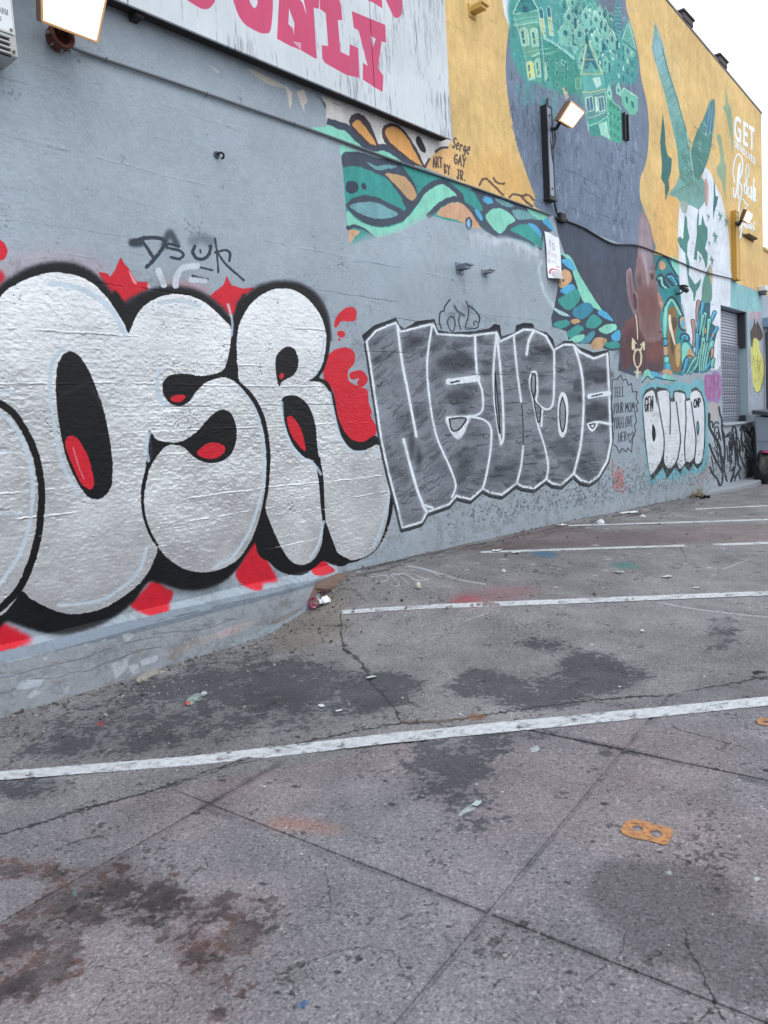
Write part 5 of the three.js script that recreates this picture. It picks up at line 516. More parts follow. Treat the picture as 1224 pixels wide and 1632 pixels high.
function relief(s, h, out) {                            // board-marked concrete: courses 17 cm high, rough patches, pits
  const hh = h + 0.03 * (fbm(s * 0.9, h * 2, 2) - 0.5), c = hh / 0.172, k = Math.round(c), d = (c - k) * 172 + 9 * (vn(s * 7, k * 5) - 0.5) + 6 * (vn(s * 31, k * 3) - 0.5), f = Math.floor(c);
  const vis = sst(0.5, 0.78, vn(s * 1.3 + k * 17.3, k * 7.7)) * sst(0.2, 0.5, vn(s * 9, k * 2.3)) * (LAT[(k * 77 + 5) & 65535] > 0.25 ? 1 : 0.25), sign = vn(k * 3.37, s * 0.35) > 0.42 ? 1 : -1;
  let mm = (LAT[(f * 131 + 7) & 65535] - 0.5) * 1.1 * sst(0.35, 0.75, vn(s * 0.7, f * 3.1)) + sign * vis * 3 * Math.exp(-d * d / 26) * (0.3 + vn(s * 30, k * 5));
  const patch = sst(0.5, 0.7, fbm(s * 0.8 + 5, h * 1.2, 3));
  const n1 = vn(s * 11 + 3, h * 19), n2 = vn(s * 27, h * 41 + 8), rdg = 1 - Math.abs(2 * n1 - 1), rd2 = 1 - Math.abs(2 * n2 - 1);
  mm += (0.35 + patch * 0.5) * (rdg * rdg - 0.4) + (0.4 + patch * 0.6) * (rd2 * rd2 - 0.4) + (0.7 + patch * 1.3) * (fbm(s * 17, h * 28, 4) - 0.5) + 1.5 * (fbm(s * 34, h * 52, 3) - 0.5) + 3 * (fbm(s * 2.6, h * 2.6, 2) - 0.5);
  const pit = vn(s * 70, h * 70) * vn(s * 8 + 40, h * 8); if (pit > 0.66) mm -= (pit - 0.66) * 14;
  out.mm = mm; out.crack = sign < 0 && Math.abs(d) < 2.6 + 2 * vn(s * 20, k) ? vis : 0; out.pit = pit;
}
function wallTile(s0, s1, h0, h1, ppm) {
  const t = { s0, s1, h0, h1, ppm }, w = Math.round((s1 - s0) * ppm), h = Math.round((h1 - h0) * ppm), C = newCanvas(w, h), K = newCanvas(w, h), B = newCanvas(w, h);
  const c = C.getContext('2d'), k = K.getContext('2d'), b = B.getContext('2d');
  c.fillStyle = '#9ba6b0'; c.fillRect(0, 0, w, h); k.fillStyle = `rgb(${COAT.flat})`; k.fillRect(0, 0, w, h);
  lay(c, W.ops, t, false); lay(k, W.ops, t, true);
  const ci = c.getImageData(0, 0, w, h), ki = k.getImageData(0, 0, w, h), bi = b.createImageData(w, h), c0 = new Uint8ClampedArray(ci.data), k0 = new Uint8ClampedArray(ki.data), cd = ci.data, kd = ki.data, bd = bi.data, o = {};
  for (let y = 0; y < h; y++) for (let x = 0; x < w; x++) {
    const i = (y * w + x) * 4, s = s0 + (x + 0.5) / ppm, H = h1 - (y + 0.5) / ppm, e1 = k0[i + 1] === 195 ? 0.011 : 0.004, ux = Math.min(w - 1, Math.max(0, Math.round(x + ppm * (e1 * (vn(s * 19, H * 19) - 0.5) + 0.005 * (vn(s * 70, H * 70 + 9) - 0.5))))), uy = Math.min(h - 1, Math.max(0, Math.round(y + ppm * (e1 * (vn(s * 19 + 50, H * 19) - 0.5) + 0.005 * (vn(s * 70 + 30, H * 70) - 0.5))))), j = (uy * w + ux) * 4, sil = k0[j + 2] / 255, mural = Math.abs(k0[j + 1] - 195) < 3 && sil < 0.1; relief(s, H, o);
    let mm = o.mm * (H > 4.4 ? 0.75 : sil > 0.5 ? 1.7 : 1), v = 1 + 0.1 * (fbm(s * 1.7, H * 1.7, 3) - 0.5) + 0.07 * (vn(s * 90, H * 90) - 0.5) + 0.06 * (fbm(s * 14, H * 14, 2) - 0.5);
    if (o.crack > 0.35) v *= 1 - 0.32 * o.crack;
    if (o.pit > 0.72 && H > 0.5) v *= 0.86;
    if (mural) { const bw = fbm(s * 24, H * 5, 3), wash = fbm(s * 2.2 + 7, H * 2.2, 3); v += 0.1 * (bw - 0.5) + 0.12 * (wash - 0.5) + 0.11 * (fbm(s * 9, H * 8, 4) - 0.5); }
    let r = c0[j] * v, g = c0[j + 1] * v, bl = c0[j + 2] * v, rough = k0[j + 1] + 40 * (fbm(s * 9, H * 9, 2) - 0.5), metal = k0[j];
    const matt = k0[j + 1] > 180;
    if (matt && sil < 0.3 && H < 2.9) { const gr = fbm(s * 5 + 3, H * 9, 4), g2 = fbm(s * 38, H * 38 + 4, 3), dq = sst(0.52, 0.72, gr * 0.6 + g2 * 0.4) * 0.3; r = lerp(r, r * 0.62, dq); g = lerp(g, g * 0.62, dq); bl = lerp(bl, bl * 0.6, dq); }
    if (matt && sil < 0.3 && H < 0.85) { const g3 = fbm(s * 9 + 70, H * 14, 4) * 0.6 + fbm(s * 50, H * 50, 3) * 0.4, dq = sst(0.5, 0.68, g3) * 0.3; r = lerp(r, 108, dq); g = lerp(g, 107, dq); bl = lerp(bl, 106, dq); }
    if (sil > 0.5) { const n = fbm(s * 3 + 9, H * 5, 3); r += (n - 0.5) * 26; g += (n - 0.5) * 26; bl += (n - 0.5) * 26; rough += 50 * (n - 0.45); }
    // blistered paint low on the far wall: flakes lost to the old green-grey coat
    if (s > 6.2 && H < 1.3 && sil < 0.3) {
      const z = sst(0.95, 0.5, H - 0.25 * (fbm(s * 0.9, 3.3, 2) - 0.3)) * sst(6.2, 8, s) * sst(0.3, 0.42, H - wallFoot(s) + 0.16), n = fbm(s * 26, H * 40, 3);
      if (z > 0.05 && n > 0.74 - 0.17 * z) { const q = sst(0.74 - 0.17 * z, 0.78 - 0.17 * z, n) * 0.8; r = lerp(r, 92, q); g = lerp(g, 106, q); bl = lerp(bl, 112, q); mm -= 1.6 * q; }
    }
    if (H > 4.6 && s > 9 && s < 12.6) mm += 2.2 * (fbm(s * 9, H * 26, 3) - 0.5) * 2;
    cd[i] = r; cd[i + 1] = g; cd[i + 2] = bl; kd[i] = 255; kd[i + 1] = Math.min(255, Math.max(30, rough)); kd[i + 2] = metal; kd[i + 3] = 255;
    bd[i] = bd[i + 1] = bd[i + 2] = Math.max(0, Math.min(255, 128 + mm * 12)); bd[i + 3] = 255;
  }
  c.putImageData(ci, 0, 0); k.putImageData(ki, 0, 0); b.putImageData(bi, 0, 0);
  const orm = tex(K); t.mat = new THREE.MeshPhysicalMaterial({ specularIntensity: 0.55, map: tex(C, true), roughnessMap: orm, metalnessMap: orm, roughness: 1, metalness: 1, bumpMap: tex(B), bumpScale: BUMP }); t.mat.name = 'painted_concrete';
  return t;
}

// ------------------------------------------------------------------ building blocks
const mergeGeometries = (a) => mergeSame(a.map((g) => g.index ? g.toNonIndexed() : g));
const std = (color, o = {}) => new THREE.MeshStandardMaterial({ color, roughness: 0.75, ...o });
const used = {};
const numbered = (n) => { const k = used[n] = (used[n] ?? -1) + 1; return k ? `${n}_${String(k).padStart(3, '0')}` : n; };
function mesh(name, geo, mat, parent) { const m = new THREE.Mesh(geo, mat); m.name = name; m.castShadow = m.receiveShadow = true; (parent ?? scene).add(m); if (!parent) m.name = numbered(name); return m; }
function thing(name, label, category, pos, group) { const o = new THREE.Group(); o.name = numbered(name); if (pos) o.position.copy(pos); o.userData = { label, category }; if (group) o.userData.group = group; scene.add(o); return o; }
const box = (x0, x1, y0, y1, z0, z1, r) => { const g = r ? new RoundedBoxGeometry(x1 - x0, y1 - y0, z1 - z0, 2, r) : new THREE.BoxGeometry(x1 - x0, y1 - y0, z1 - z0); return g.translate((x0 + x1) / 2, (y0 + y1) / 2, (z0 + z1) / 2); };
const rel = (g, o) => g.translate(-o.position.x, -o.position.y, -o.position.z);
function quadMesh(corners, uvs) { const g = new THREE.BufferGeometry(); g.setAttribute('position', new THREE.Float32BufferAttribute(corners.flatMap((p) => [p.x, p.y, p.z]), 3)); g.setAttribute('uv', new THREE.Float32BufferAttribute(uvs ?? [0, 0, 1, 0, 1, 1, 0, 1], 2)); g.setIndex([0, 1, 2, 0, 2, 3]); g.computeVertexNormals(); return g; }
function tube(pts, r, seg = 8) { return new THREE.TubeGeometry(new THREE.CatmullRomCurve3(pts, false, 'centripetal'), Math.max(8, pts.length * 8), r, seg, false); }
// plate with thickness behind four front corners (bl, br, tr, tl)
function plate(c, thick, inset = 0) {
  const mid = c[0].clone().add(c[1]).add(c[2]).add(c[3]).multiplyScalar(0.25), n = c[1].clone().sub(c[0]).cross(c[3].clone().sub(c[0])).normalize(), f = c.map((p) => p.clone().lerp(mid, inset)), b = f.map((p) => p.clone().addScaledVector(n, -thick)), P = [];
  const face = (a, d, e, g) => P.push(a, d, e, a, e, g);
  face(f[0], f[1], f[2], f[3]); face(b[1], b[0], b[3], b[2]); for (let i = 0; i < 4; i++) face(f[(i + 1) % 4], f[i], b[i], b[(i + 1) % 4]);
  const g = new THREE.BufferGeometry(); g.setAttribute('position', new THREE.Float32BufferAttribute(P.flatMap((p) => [p.x, p.y, p.z]), 3)); g.setAttribute('uv', new THREE.Float32BufferAttribute(P.flatMap((_, i) => [[0, 0], [1, 0], [1, 1], [0, 0], [1, 1], [0, 1]][i % 6]), 2)); g.computeVertexNormals(); return { g, n, mid };
}
function grainTexture(w, h, fn, srgb) { const c = newCanvas(w, h), x = c.getContext('2d'), d = x.createImageData(w, h); for (let j = 0; j < h; j++) for (let i = 0; i < w; i++) { const v = fn(i, j), k = (j * w + i) * 4; d.data[k] = v[0]; d.data[k + 1] = v[1]; d.data[k + 2] = v[2]; d.data[k + 3] = 255; } x.putImageData(d, 0, 0); return tex(c, srgb); }

// ------------------------------------------------------------------ the painted building
const wallTop = (s) => 8.72 - 0.043 * (s - 14.2), END = 20.28, D0 = 16.92, D1 = 18.8, DB = 1.4, DT = 3.82;
const building = thing('painted_building', 'tall concrete building along the lot, its whole side covered in graffiti and mural paint', 'building');
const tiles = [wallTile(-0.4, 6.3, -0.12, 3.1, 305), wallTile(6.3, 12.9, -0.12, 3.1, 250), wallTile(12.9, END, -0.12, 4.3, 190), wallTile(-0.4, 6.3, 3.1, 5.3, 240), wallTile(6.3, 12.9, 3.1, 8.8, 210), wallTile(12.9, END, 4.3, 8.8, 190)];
function wallPiece(t, poly, holes) {
  const sh = new THREE.Shape(poly.map((p) => new THREE.Vector2(...p))); for (const h of holes ?? []) sh.holes.push(new THREE.Path(h.map((p) => new THREE.Vector2(...p))));
  const g = new THREE.ShapeGeometry(sh), p = g.attributes.position, uv = g.attributes.uv;
  for (let i = 0; i < p.count; i++) uv.setXY(i, (p.getX(i) - t.s0) / (t.s1 - t.s0), (p.getY(i) - t.h0) / (t.h1 - t.h0));
  return mesh('wall', g, t.mat, building);
}
const rect = (a, b, c, d) => [[a, c], [b, c], [b, d], [a, d]];
wallPiece(tiles[0], rect(-0.4, 6.3, -0.12, 3.1)); wallPiece(tiles[1], rect(6.3, 12.9, -0.12, 3.1)); wallPiece(tiles[2], rect(12.9, END, -0.12, 4.3), [rect(D0, D1, DB, DT)]);
wallPiece(tiles[3], rect(-0.4, 6.3, 3.1, 5.3)); wallPiece(tiles[4], rect(6.3, 12.9, 3.1, 8.8)); wallPiece(tiles[5], [[12.9, 4.3], [END, 4.3], [END, wallTop(END)], [12.9, wallTop(12.9)]]);
const greyPaint = std('#9ba6b0', { roughness: 0.82 });
const bodyMat = std('#9ba3ae', { roughness: 0.85 });
{ // the thick wall behind the painted face, open where the shutter is, and the rest of the building
  const B = (...a) => box(...a, -0.4, -0.004);
  mesh('wall', mergeGeometries([B(-12, -0.4, -0.3, 9.2), B(-0.4, 6.3, 5.3, 9.2), B(6.3, 12.9, 8.8, 9.1)]), greyPaint, building);
  const roofLine = new THREE.Shape([[-0.39, -0.3], [END, -0.3], [END, wallTop(END) - 0.01], [-0.39, wallTop(1.6) - 0.4]].map((p) => new THREE.Vector2(...p))); roofLine.holes.push(new THREE.Path(rect(D0, D1, DB, DT).map((p) => new THREE.Vector2(...p))));
  mesh('wall', new THREE.ExtrudeGeometry(roofLine, { depth: 0.38, bevelEnabled: false }).translate(0, 0, -0.385), std('#93a7af', { roughness: 0.8 }), building);
  mesh('back_wall', mergeGeometries([box(-12, END, -0.3, 8.3, -12.2, -12), box(-12.2, -12, -0.3, 8.3, -12, -0.4), box(END - 0.2, END - 0.001, -0.3, 8.3, -12, -0.401)]), bodyMat, building);
  mesh('roof', box(-12, END - 0.2, 8.1, 8.3, -12, -0.401), std('#4a4a4c', { roughness: 0.95 }), building);
  const cop = new THREE.Shape([[6, wallTop(6)], [END + 0.03, wallTop(END)], [END + 0.03, wallTop(END) + 0.04], [6, wallTop(6) + 0.04]].map((p) => new THREE.Vector2(...p)));
  mesh('coping', new THREE.ExtrudeGeometry(cop, { depth: 0.42, bevelEnabled: true, bevelSize: 0.01, bevelThickness: 0.01, bevelSegments: 1 }).translate(0, 0.01, -0.42), std('#77706c', { roughness: 0.8 }), building);
  for (const [a, b, y] of [[1087, 1103, 26], [1145, 1157.5, 99]]) {
    const p = onWall(a, y + 8), q = onWall(b, y + 18), z = wallTop(p[0]) + 0.08;
    mesh('parapet_box', mergeGeometries([box(p[0], q[0], z - 0.05, z + 0.07, -0.2, 0.03, 0.02), box(p[0] - 0.03, q[0] + 0.03, z + 0.07, z + 0.1, -0.22, 0.05)]), std('#4d4648', { roughness: 0.8 }), building);
  }
  // footing that runs along the near part, sloped on top
  const prof = [[0.002, 0.43], [0.095, 0.35], [0.108, 0.335], [0.118, -0.15], [-0.1, -0.15]], sh = new THREE.Shape(prof.map((p) => new THREE.Vector2(-p[0], p[1])));
  const g = new THREE.ExtrudeGeometry(sh, { depth: 5.12 - -3, bevelEnabled: false, steps: 60 }).rotateY(Math.PI / 2).translate(-3, 0, 0), p = g.attributes.position, uv = g.attributes.uv, t = tiles[0];
  for (let i = 0; i < p.count; i++) {
    let x = p.getX(i), y = p.getY(i), z = p.getZ(i); const end = sst(5.12, 4.5, x); z = z > 0 ? z * (0.25 + 0.75 * end) + (y < 0.4 && y > -0.1 ? 0.006 * (vn(x * 4, 2) - 0.5) : 0) : z; y += y > 0.3 ? 0.012 * (vn(x * 2.3, 7) - 0.5) : 0;
    p.setXYZ(i, x, y, z); const v = onWallFrom(x, y, z); uv.setXY(i, (v[0] - t.s0) / (t.s1 - t.s0), (v[1] - t.h0) / (t.h1 - t.h0));
  }
  function onWallFrom(x, y) { return [x, y]; }
  g.computeVertexNormals(); mesh('footing', g, t.mat, building).geometry.userData = {};
  // broken far end of the footing and the low kerb below the shutter
  const lump = new THREE.IcosahedronGeometry(1, 3), lp = lump.attributes.position; for (let i = 0; i < lp.count; i++) { const k = 0.8 + 0.5 * vn(lp.getX(i) * 3 + 9, lp.getY(i) * 3 + lp.getZ(i) * 2); lp.setXYZ(i, lp.getX(i) * k, lp.getY(i) * k, lp.getZ(i) * k); } lump.computeVertexNormals();
  mesh('broken_footing', lump.scale(0.26, 0.08, 0.07).translate(5.0, 0.25, 0.05), std('#6d5a52', { roughness: 0.95 }), building);
  const ks = new THREE.Shape([[14.9, 0.06], [16.3, 0.34], [17.4, 0.42], [19.2, 0.36], [19.5, 0.02], [14.9, 0.02]].map((q) => new THREE.Vector2(...q)));
  mesh('kerb', new THREE.ExtrudeGeometry(ks, { depth: 0.09, bevelEnabled: true, bevelSize: 0.02, bevelThickness: 0.02, bevelSegments: 2 }).rotateX(Math.PI / 2).translate(0, 0.1, 0), std('#8e949a', { roughness: 0.9 }), building);
}
{ // roller shutter set back in its opening, with a folding grille over the lower part
  const sh = new THREE.Group(); sh.name = 'roller_shutter'; building.add(sh);
  const metal = std('#a4a8b4', { roughness: 0.5, metalness: 0.35 }), darkM = std('#2b2d33', { roughness: 0.6 });
  const slat = new THREE.CylinderGeometry(0.036, 0.036, D1 - D0 - 0.01, 8, 1, false, -0.35 * Math.PI, 0.7 * Math.PI).rotateZ(Math.PI / 2).rotateX(Math.PI / 2);
  for (let i = 0; i < 39; i++) { const m = mesh('slat', slat, metal, sh); m.position.set((D0 + D1) / 2, DT - 0.05 - i * 0.062, -0.21); m.rotation.x = -Math.PI / 2; }
  mesh('backing', box(D0, D1, DB, DT, -0.26, -0.235), std('#8e929d', { roughness: 0.6, metalness: 0.3 }), sh);
  mesh('guide_rail', box(D1 - 0.07, D1 - 0.002, 3.05, DT - 0.002, -0.2, -0.02), darkM, sh); mesh('lock_box', box(D1 - 0.16, D1 - 0.02, DB + 0.001, DB + 0.14, -0.15, -0.04, 0.01), darkM, sh);
  const gr = new THREE.Group(); gr.name = 'folding_grille'; building.add(gr); const gm = std('#858a97', { roughness: 0.55, metalness: 0.3 });
  const parts = []; for (let i = 0; i < 15; i++) { const x = D0 + 0.06 + i * 0.125; parts.push(new THREE.CylinderGeometry(0.006, 0.006, 1.68, 6).translate(x, DB + 0.85, -0.16)); }
  for (const p of parts) mesh('upright', p, gm, gr);
  for (let r = 0; r < 9; r++) { const y = DB + 0.1 + r * 0.19, zig = []; for (let i = 0; i < 14; i++) { const x = D0 + 0.06 + i * 0.125; for (const s of [-1, 1]) zig.push(new THREE.BoxGeometry(0.155, 0.01, 0.005).rotateZ(s * 0.62).translate(x + 0.0625, y, -0.15 + s * 0.004)); } mesh('lattice', mergeGeometries(zig), gm, gr); }
  mesh('sill', box(D0 - 0.03, 19.16, DB - 0.05, DB - 0.004, 0.001, 0.05, 0.008), std('#a7adb8'), building);
}
const annex = thing('annex_building', 'lower ochre and grey building joined to the far corner', 'building');
mesh('wall', box(END, 40, -0.3, 4.36, -0.4, -0.002), std('#9aa3b2'), annex); mesh('upper_wall', box(END, 40, 4.36, 5.38, -0.4, 0.001), std('#d5b074'), annex); mesh('coping', box(END + 0.001, 40, 5.38, 5.45, -0.42, 0.03), std('#b9a06a'), annex);
mesh('awning', box(20.15, 22, 3.58, 3.8, 0.002, 0.32, 0.01), std('#7a96ab'), annex); mesh('door_frame', mergeGeometries([box(20.5, 20.62, 0.02, 3.5, 0.002, 0.06), box(20.62, 22, 2.9, 3.1, 0.002, 0.05)]), std('#a05a60'), annex); mesh('door', box(20.62, 22, 0.02, 2.9, 0.002, 0.03), std('#8b8f9c'), annex); mesh('drainpipe', new THREE.CylinderGeometry(0.04, 0.04, 3.0, 10).translate(20.22, 1.95, 0.07), std('#3c4048'), annex);

{ // low unseen building added across the lot to darken the lower wall and silver reflections
  const t = thing('added_opposite_building', 'unseen low brown-grey building added across the lot to darken the lower wall', 'building', new THREE.Vector3(10, 0, 13.5)), m = std('#6d655f', { roughness: 0.9 });
  mesh('wall', box(-26, 26, -0.3, 3.3, 0, 9), m, t); mesh('coping', box(-26.1, 26.1, 3.3, 3.45, -0.12, 9.1), std('#8a8580'), t);
  for (let i = 0; i < 9; i++) { mesh('window_frame', box(-22 + i * 5, -20.2 + i * 5, 1.2, 2.5, -0.06, -0.002), std('#8f8c88'), t); mesh('pane', box(-21.9 + i * 5, -20.3 + i * 5, 1.3, 2.4, -0.075, -0.061), std('#1d2226', { roughness: 0.15 }), t); }
}
// ------------------------------------------------------------------ the lot
const lot = new THREE.Group(); lot.name = 'parking_lot'; lot.userData.kind = 'structure'; scene.add(lot);
const edgeA = onGround(243, 1262), edgeB = onGround(1060, 1108), eN = [-(edgeB[1] - edgeA[1]), edgeB[0] - edgeA[0]], eL = Math.hypot(...eN); eN[0] /= eL; eN[1] /= eL;
const pastEdge = (x, z) => (x - edgeA[0]) * eN[0] + (z - edgeA[1]) * eN[1];     // > 0 on the concrete slabs towards the camera
const grit = grainTexture(1024, 1024, (i, j) => { const x = i / 1024, y = j / 1024, P = 256; const w = (k) => { const u = x * k, v = y * k, a = Math.floor(u), b = Math.floor(v); let s = u - a, t = v - b; s = s * s * (3 - 2 * s); t = t * t * (3 - 2 * t); const g = (p, q) => LAT[(((q % k) & 255) << 8 | ((p % k) & 255))]; return lerp(lerp(g(a, b), g(a + 1, b), s), lerp(g(a, b + 1), g(a + 1, b + 1), s), t); }; const h = 110 + 70 * (w(P) - 0.5) + 90 * (w(128) - 0.5) + 40 * (w(32) - 0.5) - (w(200) > 0.86 ? 60 : 0); return [h, h, h]; }, false);
grit.wrapS = grit.wrapT = THREE.RepeatWrapping;
function groundTile(x0, x1, z0, z1, ppm) {
  const t = { s0: x0, s1: x1, h0: z0, h1: z1, ppm, down: true }, w = Math.round((x1 - x0) * ppm), h = Math.round((z1 - z0) * ppm), C = newCanvas(w, h), O = newCanvas(w, h), K = newCanvas(w, h), c = C.getContext('2d'), o = O.getContext('2d'), k = K.getContext('2d');
  k.fillStyle = '#000'; k.fillRect(0, 0, w, h); lay(k, M.ops, t, false); lay(o, Q.ops, t, false);
  const ci = c.createImageData(w, h), cd = ci.data, kd = k.getImageData(0, 0, w, h).data, od = o.getImageData(0, 0, w, h).data;
  for (let y = 0; y < h; y++) for (let x = 0; x < w; x++) {
    const i = (y * w + x) * 4, X = x0 + (x + 0.5) / ppm, Z = z0 + (y + 0.5) / ppm;
    const big = fbm(X * 0.8, Z * 0.8, 4), mid = fbm(X * 4.5 + 30, Z * 4.5, 4), fine = vn(X * 150, Z * 150), fine2 = vn(X * 75 + 9, Z * 75), rag = fbm(X * 11 + 7, Z * 11, 5);
    const slab = sst(-0.03, 0.03, pastEdge(X, Z) + 0.08 * (rag - 0.5));
    const grain0 = 0; let r = lerp(114, 110, slab), g = lerp(112, 106, slab), b = lerp(114, 110, slab); const grain = fbm(X * 210, Z * 210, 2); let v = 1 + 0.3 * (mid - 0.5) + 0.3 * (big - 0.5) + 0.22 * (fine - 0.5) * (0.6 + fine2) + 0.1 * (fine2 - 0.5) + 0.42 * (grain - 0.5);
    if (fine > 0.8) v += 0.22 * (fine - 0.8) * 5 * (fine2 > 0.45 ? 1 : 0); const sp = vn(X * 120 + 50, Z * 120); if (sp > 0.74) v -= 0.26 * sst(0.74, 0.86, sp) * (0.5 + fine2); const sp2 = vn(X * 64 + 11, Z * 64 + 70) * vn(X * 7, Z * 7 + 20); if (sp2 > 0.6) v -= 0.3 * sst(0.56, 0.62, sp2);
    if (slab > 0.5) { const pk = fbm(X * 1.4 + 20, Z * 1.4 + 3, 3); r += 12 * (pk - 0.45); b -= 3 * (pk - 0.5); }
    const th = (e, n) => e < 2 ? 0 : 0.3 * sst(0.2, 0.6, e / 255 + 0.5 * (n - 0.5)) + 0.7 * sst(0.42, 0.62, e / 255 + 2.1 * (n - 0.5) * sst(0, 60, e));
    const grn = fbm(X * 46, Z * 46 + 9, 3), s = th(kd[i], rag * 0.5 + grn * 0.5), d = th(kd[i + 1], rag * 0.6 + grn * 0.4), wt = Math.min(1, kd[i + 2] / 200) * (0.75 + 0.5 * (mid - 0.5));
    r = lerp(r, 56, s * 0.8); g = lerp(g, 57, s * 0.8); b = lerp(b, 64, s * 0.8);
    const rim = d * (1 - th(kd[i + 1] - 26, rag)); const dv = (fbm(X * 9 + 3, Z * 9, 4) - 0.5) * 2; r = lerp(r, 62 + 34 * dv, d * 0.85); g = lerp(g, 54 + 34 * dv, d * 0.85); b = lerp(b, 55 + 32 * dv, d * 0.85); const ru = rim * sst(0.4, 0.6, fbm(X * 3 + 8, Z * 3, 3)); r = lerp(r, 92, ru * 0.7); g = lerp(g, 62, ru * 0.7); b = lerp(b, 55, ru * 0.7);
    r = lerp(r, 64, wt * 0.72); g = lerp(g, 60, wt * 0.72); b = lerp(b, 64, wt * 0.72);
    const a = od[i + 3] / 255; r = lerp(r * v, od[i] * (1 + 0.6 * (v - 1)), a); g = lerp(g * v, od[i + 1] * (1 + 0.6 * (v - 1)), a); b = lerp(b * v, od[i + 2] * (1 + 0.6 * (v - 1)), a);
    cd[i] = r; cd[i + 1] = g; cd[i + 2] = b; cd[i + 3] = 255;
  }
  c.putImageData(ci, 0, 0); const bump = grit.clone(); bump.repeat.set((x1 - x0) / 1.4, (z1 - z0) / 1.4);
  t.mat = new THREE.MeshStandardMaterial({ map: tex(C, true), roughness: 0.88, bumpMap: bump, bumpScale: 0.006 }); t.mat.name = 'asphalt'; t.uv = (x, z) => [(x - x0) / (x1 - x0), 1 - (z - z0) / (z1 - z0)];
  return t;
}
const GT = [groundTile(-1.0, 5.2, -0.02, 5.6, 325), groundTile(5.2, 12.4, -0.02, 5.0, 230), groundTile(12.4, 24, -0.02, 5.0, 110)];
GT.forEach((t, n) => {
  const nx = Math.round((t.s1 - t.s0) / (n ? 0.1 : 0.06)), nz = Math.round((t.h1 - t.h0) / 0.06), P = [], U = [], I = [];
  for (let j = 0; j <= nz; j++) for (let i = 0; i <= nx; i++) { const x = lerp(t.s0, t.s1, i / nx), z = lerp(t.h0, t.h1, j / nz); P.push(x, land(x, Math.max(0, z)) + 0.012 * (fbm(x * 1.2, z * 1.2, 2) - 0.5) * sst(0.3, 0.0, pastEdge(x, z)), z); U.push(...t.uv(x, z)); if (i < nx && j < nz) { const a = j * (nx + 1) + i, b = a + nx + 1; I.push(a, b, a + 1, a + 1, b, b + 1); } }
  const g = new THREE.BufferGeometry(); g.setAttribute('position', new THREE.Float32BufferAttribute(P, 3)); g.setAttribute('uv', new THREE.Float32BufferAttribute(U, 2)); g.setIndex(I); g.computeVertexNormals(); mesh('asphalt', g, t.mat, lot);
});
{ const far = std('#6d6b6d', { roughness: 0.9 }); mesh('asphalt', new THREE.PlaneGeometry(400, 400).rotateX(-Math.PI / 2).translate(0, -0.012, 0), far, lot); }
{ // concrete slabs, parted by tooled joints
  const clip = (P, f) => { const r = []; P.forEach((a, i) => { const b = P[(i + 1) % P.length], u = f(a), v = f(b); if (u >= 0) r.push(a); if (u >= 0 !== v >= 0) r.push([lerp(a[0], b[0], u / (u - v)), lerp(a[1], b[1], u / (u - v))]); }); return r; };
  const zs = [0.74, 2.18, 3.62, 5.06, 6.5], xs = [-2.38, -0.93, 0.52, 1.97, 3.42, 4.87, 6.32], G = 0.009;
  const lineZ = (k) => (p) => p[1] - (zs[k] - 0.1 * (p[0] - 2)), lineX = (k) => (p) => p[0] - (xs[k] + 0.02 * (p[1] - 3));
  for (let i = 0; i < 4; i++) for (let j = 0; j < 6; j++) {
    let P = [[-3, -3], [9, -3], [9, 9], [-3, 9]];
    P = clip(P, (p) => lineZ(i)(p) - G); P = clip(P, (p) => -lineZ(i + 1)(p) - G); P = clip(P, (p) => lineX(j)(p) - G); P = clip(P, (p) => -lineX(j + 1)(p) - G); P = clip(P, (p) => p[0] + 0.98); P = clip(P, (p) => 5.18 - p[0]); P = clip(P, (p) => 5.58 - p[1]);
    P = clip(P, (p) => pastEdge(...p) - 0.01); if (P.length < 3) continue;
    const area = Math.abs(P.reduce((s, a, n) => s + a[0] * P[(n + 1) % P.length][1] - a[1] * P[(n + 1) % P.length][0], 0)) / 2; if (area < 0.02) continue;
    const Qp = []; P.forEach((a, n) => { const b = P[(n + 1) % P.length], m = Math.max(1, Math.ceil(Math.hypot(b[0] - a[0], b[1] - a[1]) / 0.06)), raw = Math.abs(pastEdge(...a) - 0.01) < 0.004 && Math.abs(pastEdge(...b) - 0.01) < 0.004; for (let q = 0; q < m; q++) { const x = lerp(a[0], b[0], q / m), z = lerp(a[1], b[1], q / m), k = raw && q ? 0.035 * (vn(x * 7 + 3, z * 7) - 0.35) : q ? 0.004 * (vn(x * 22, z * 22) - 0.5) : 0; Qp.push(new THREE.Vector2(x + eN[0] * k, -(z + eN[1] * k))); } });
    const g = new THREE.ExtrudeGeometry(new THREE.Shape(Qp), { depth: 0.0, bevelEnabled: true, bevelThickness: 0.0038, bevelSize: 0.004, bevelOffset: -0.004, bevelSegments: 2 }).rotateX(-Math.PI / 2).translate(0, 0.0036, 0), p = g.attributes.position, uv = g.attributes.uv;
    for (let n = 0; n < p.count; n++) uv.setXY(n, ...GT[0].uv(p.getX(n), p.getZ(n)));
    mesh('concrete_slab', g, GT[0].mat, lot);
  }
}
const lineTop = (x, z) => land(x, z) + (x < 5.18 && x > -0.98 && z < 5.58 ? 0.0078 * sst(-0.12, -0.02, pastEdge(x, z)) : 0);
const topOf = (x, z) => land(x, z) + (x < 5.18 && x > -0.98 && z < 5.58 && pastEdge(x, z) > -0.03 ? 0.0078 : 0);
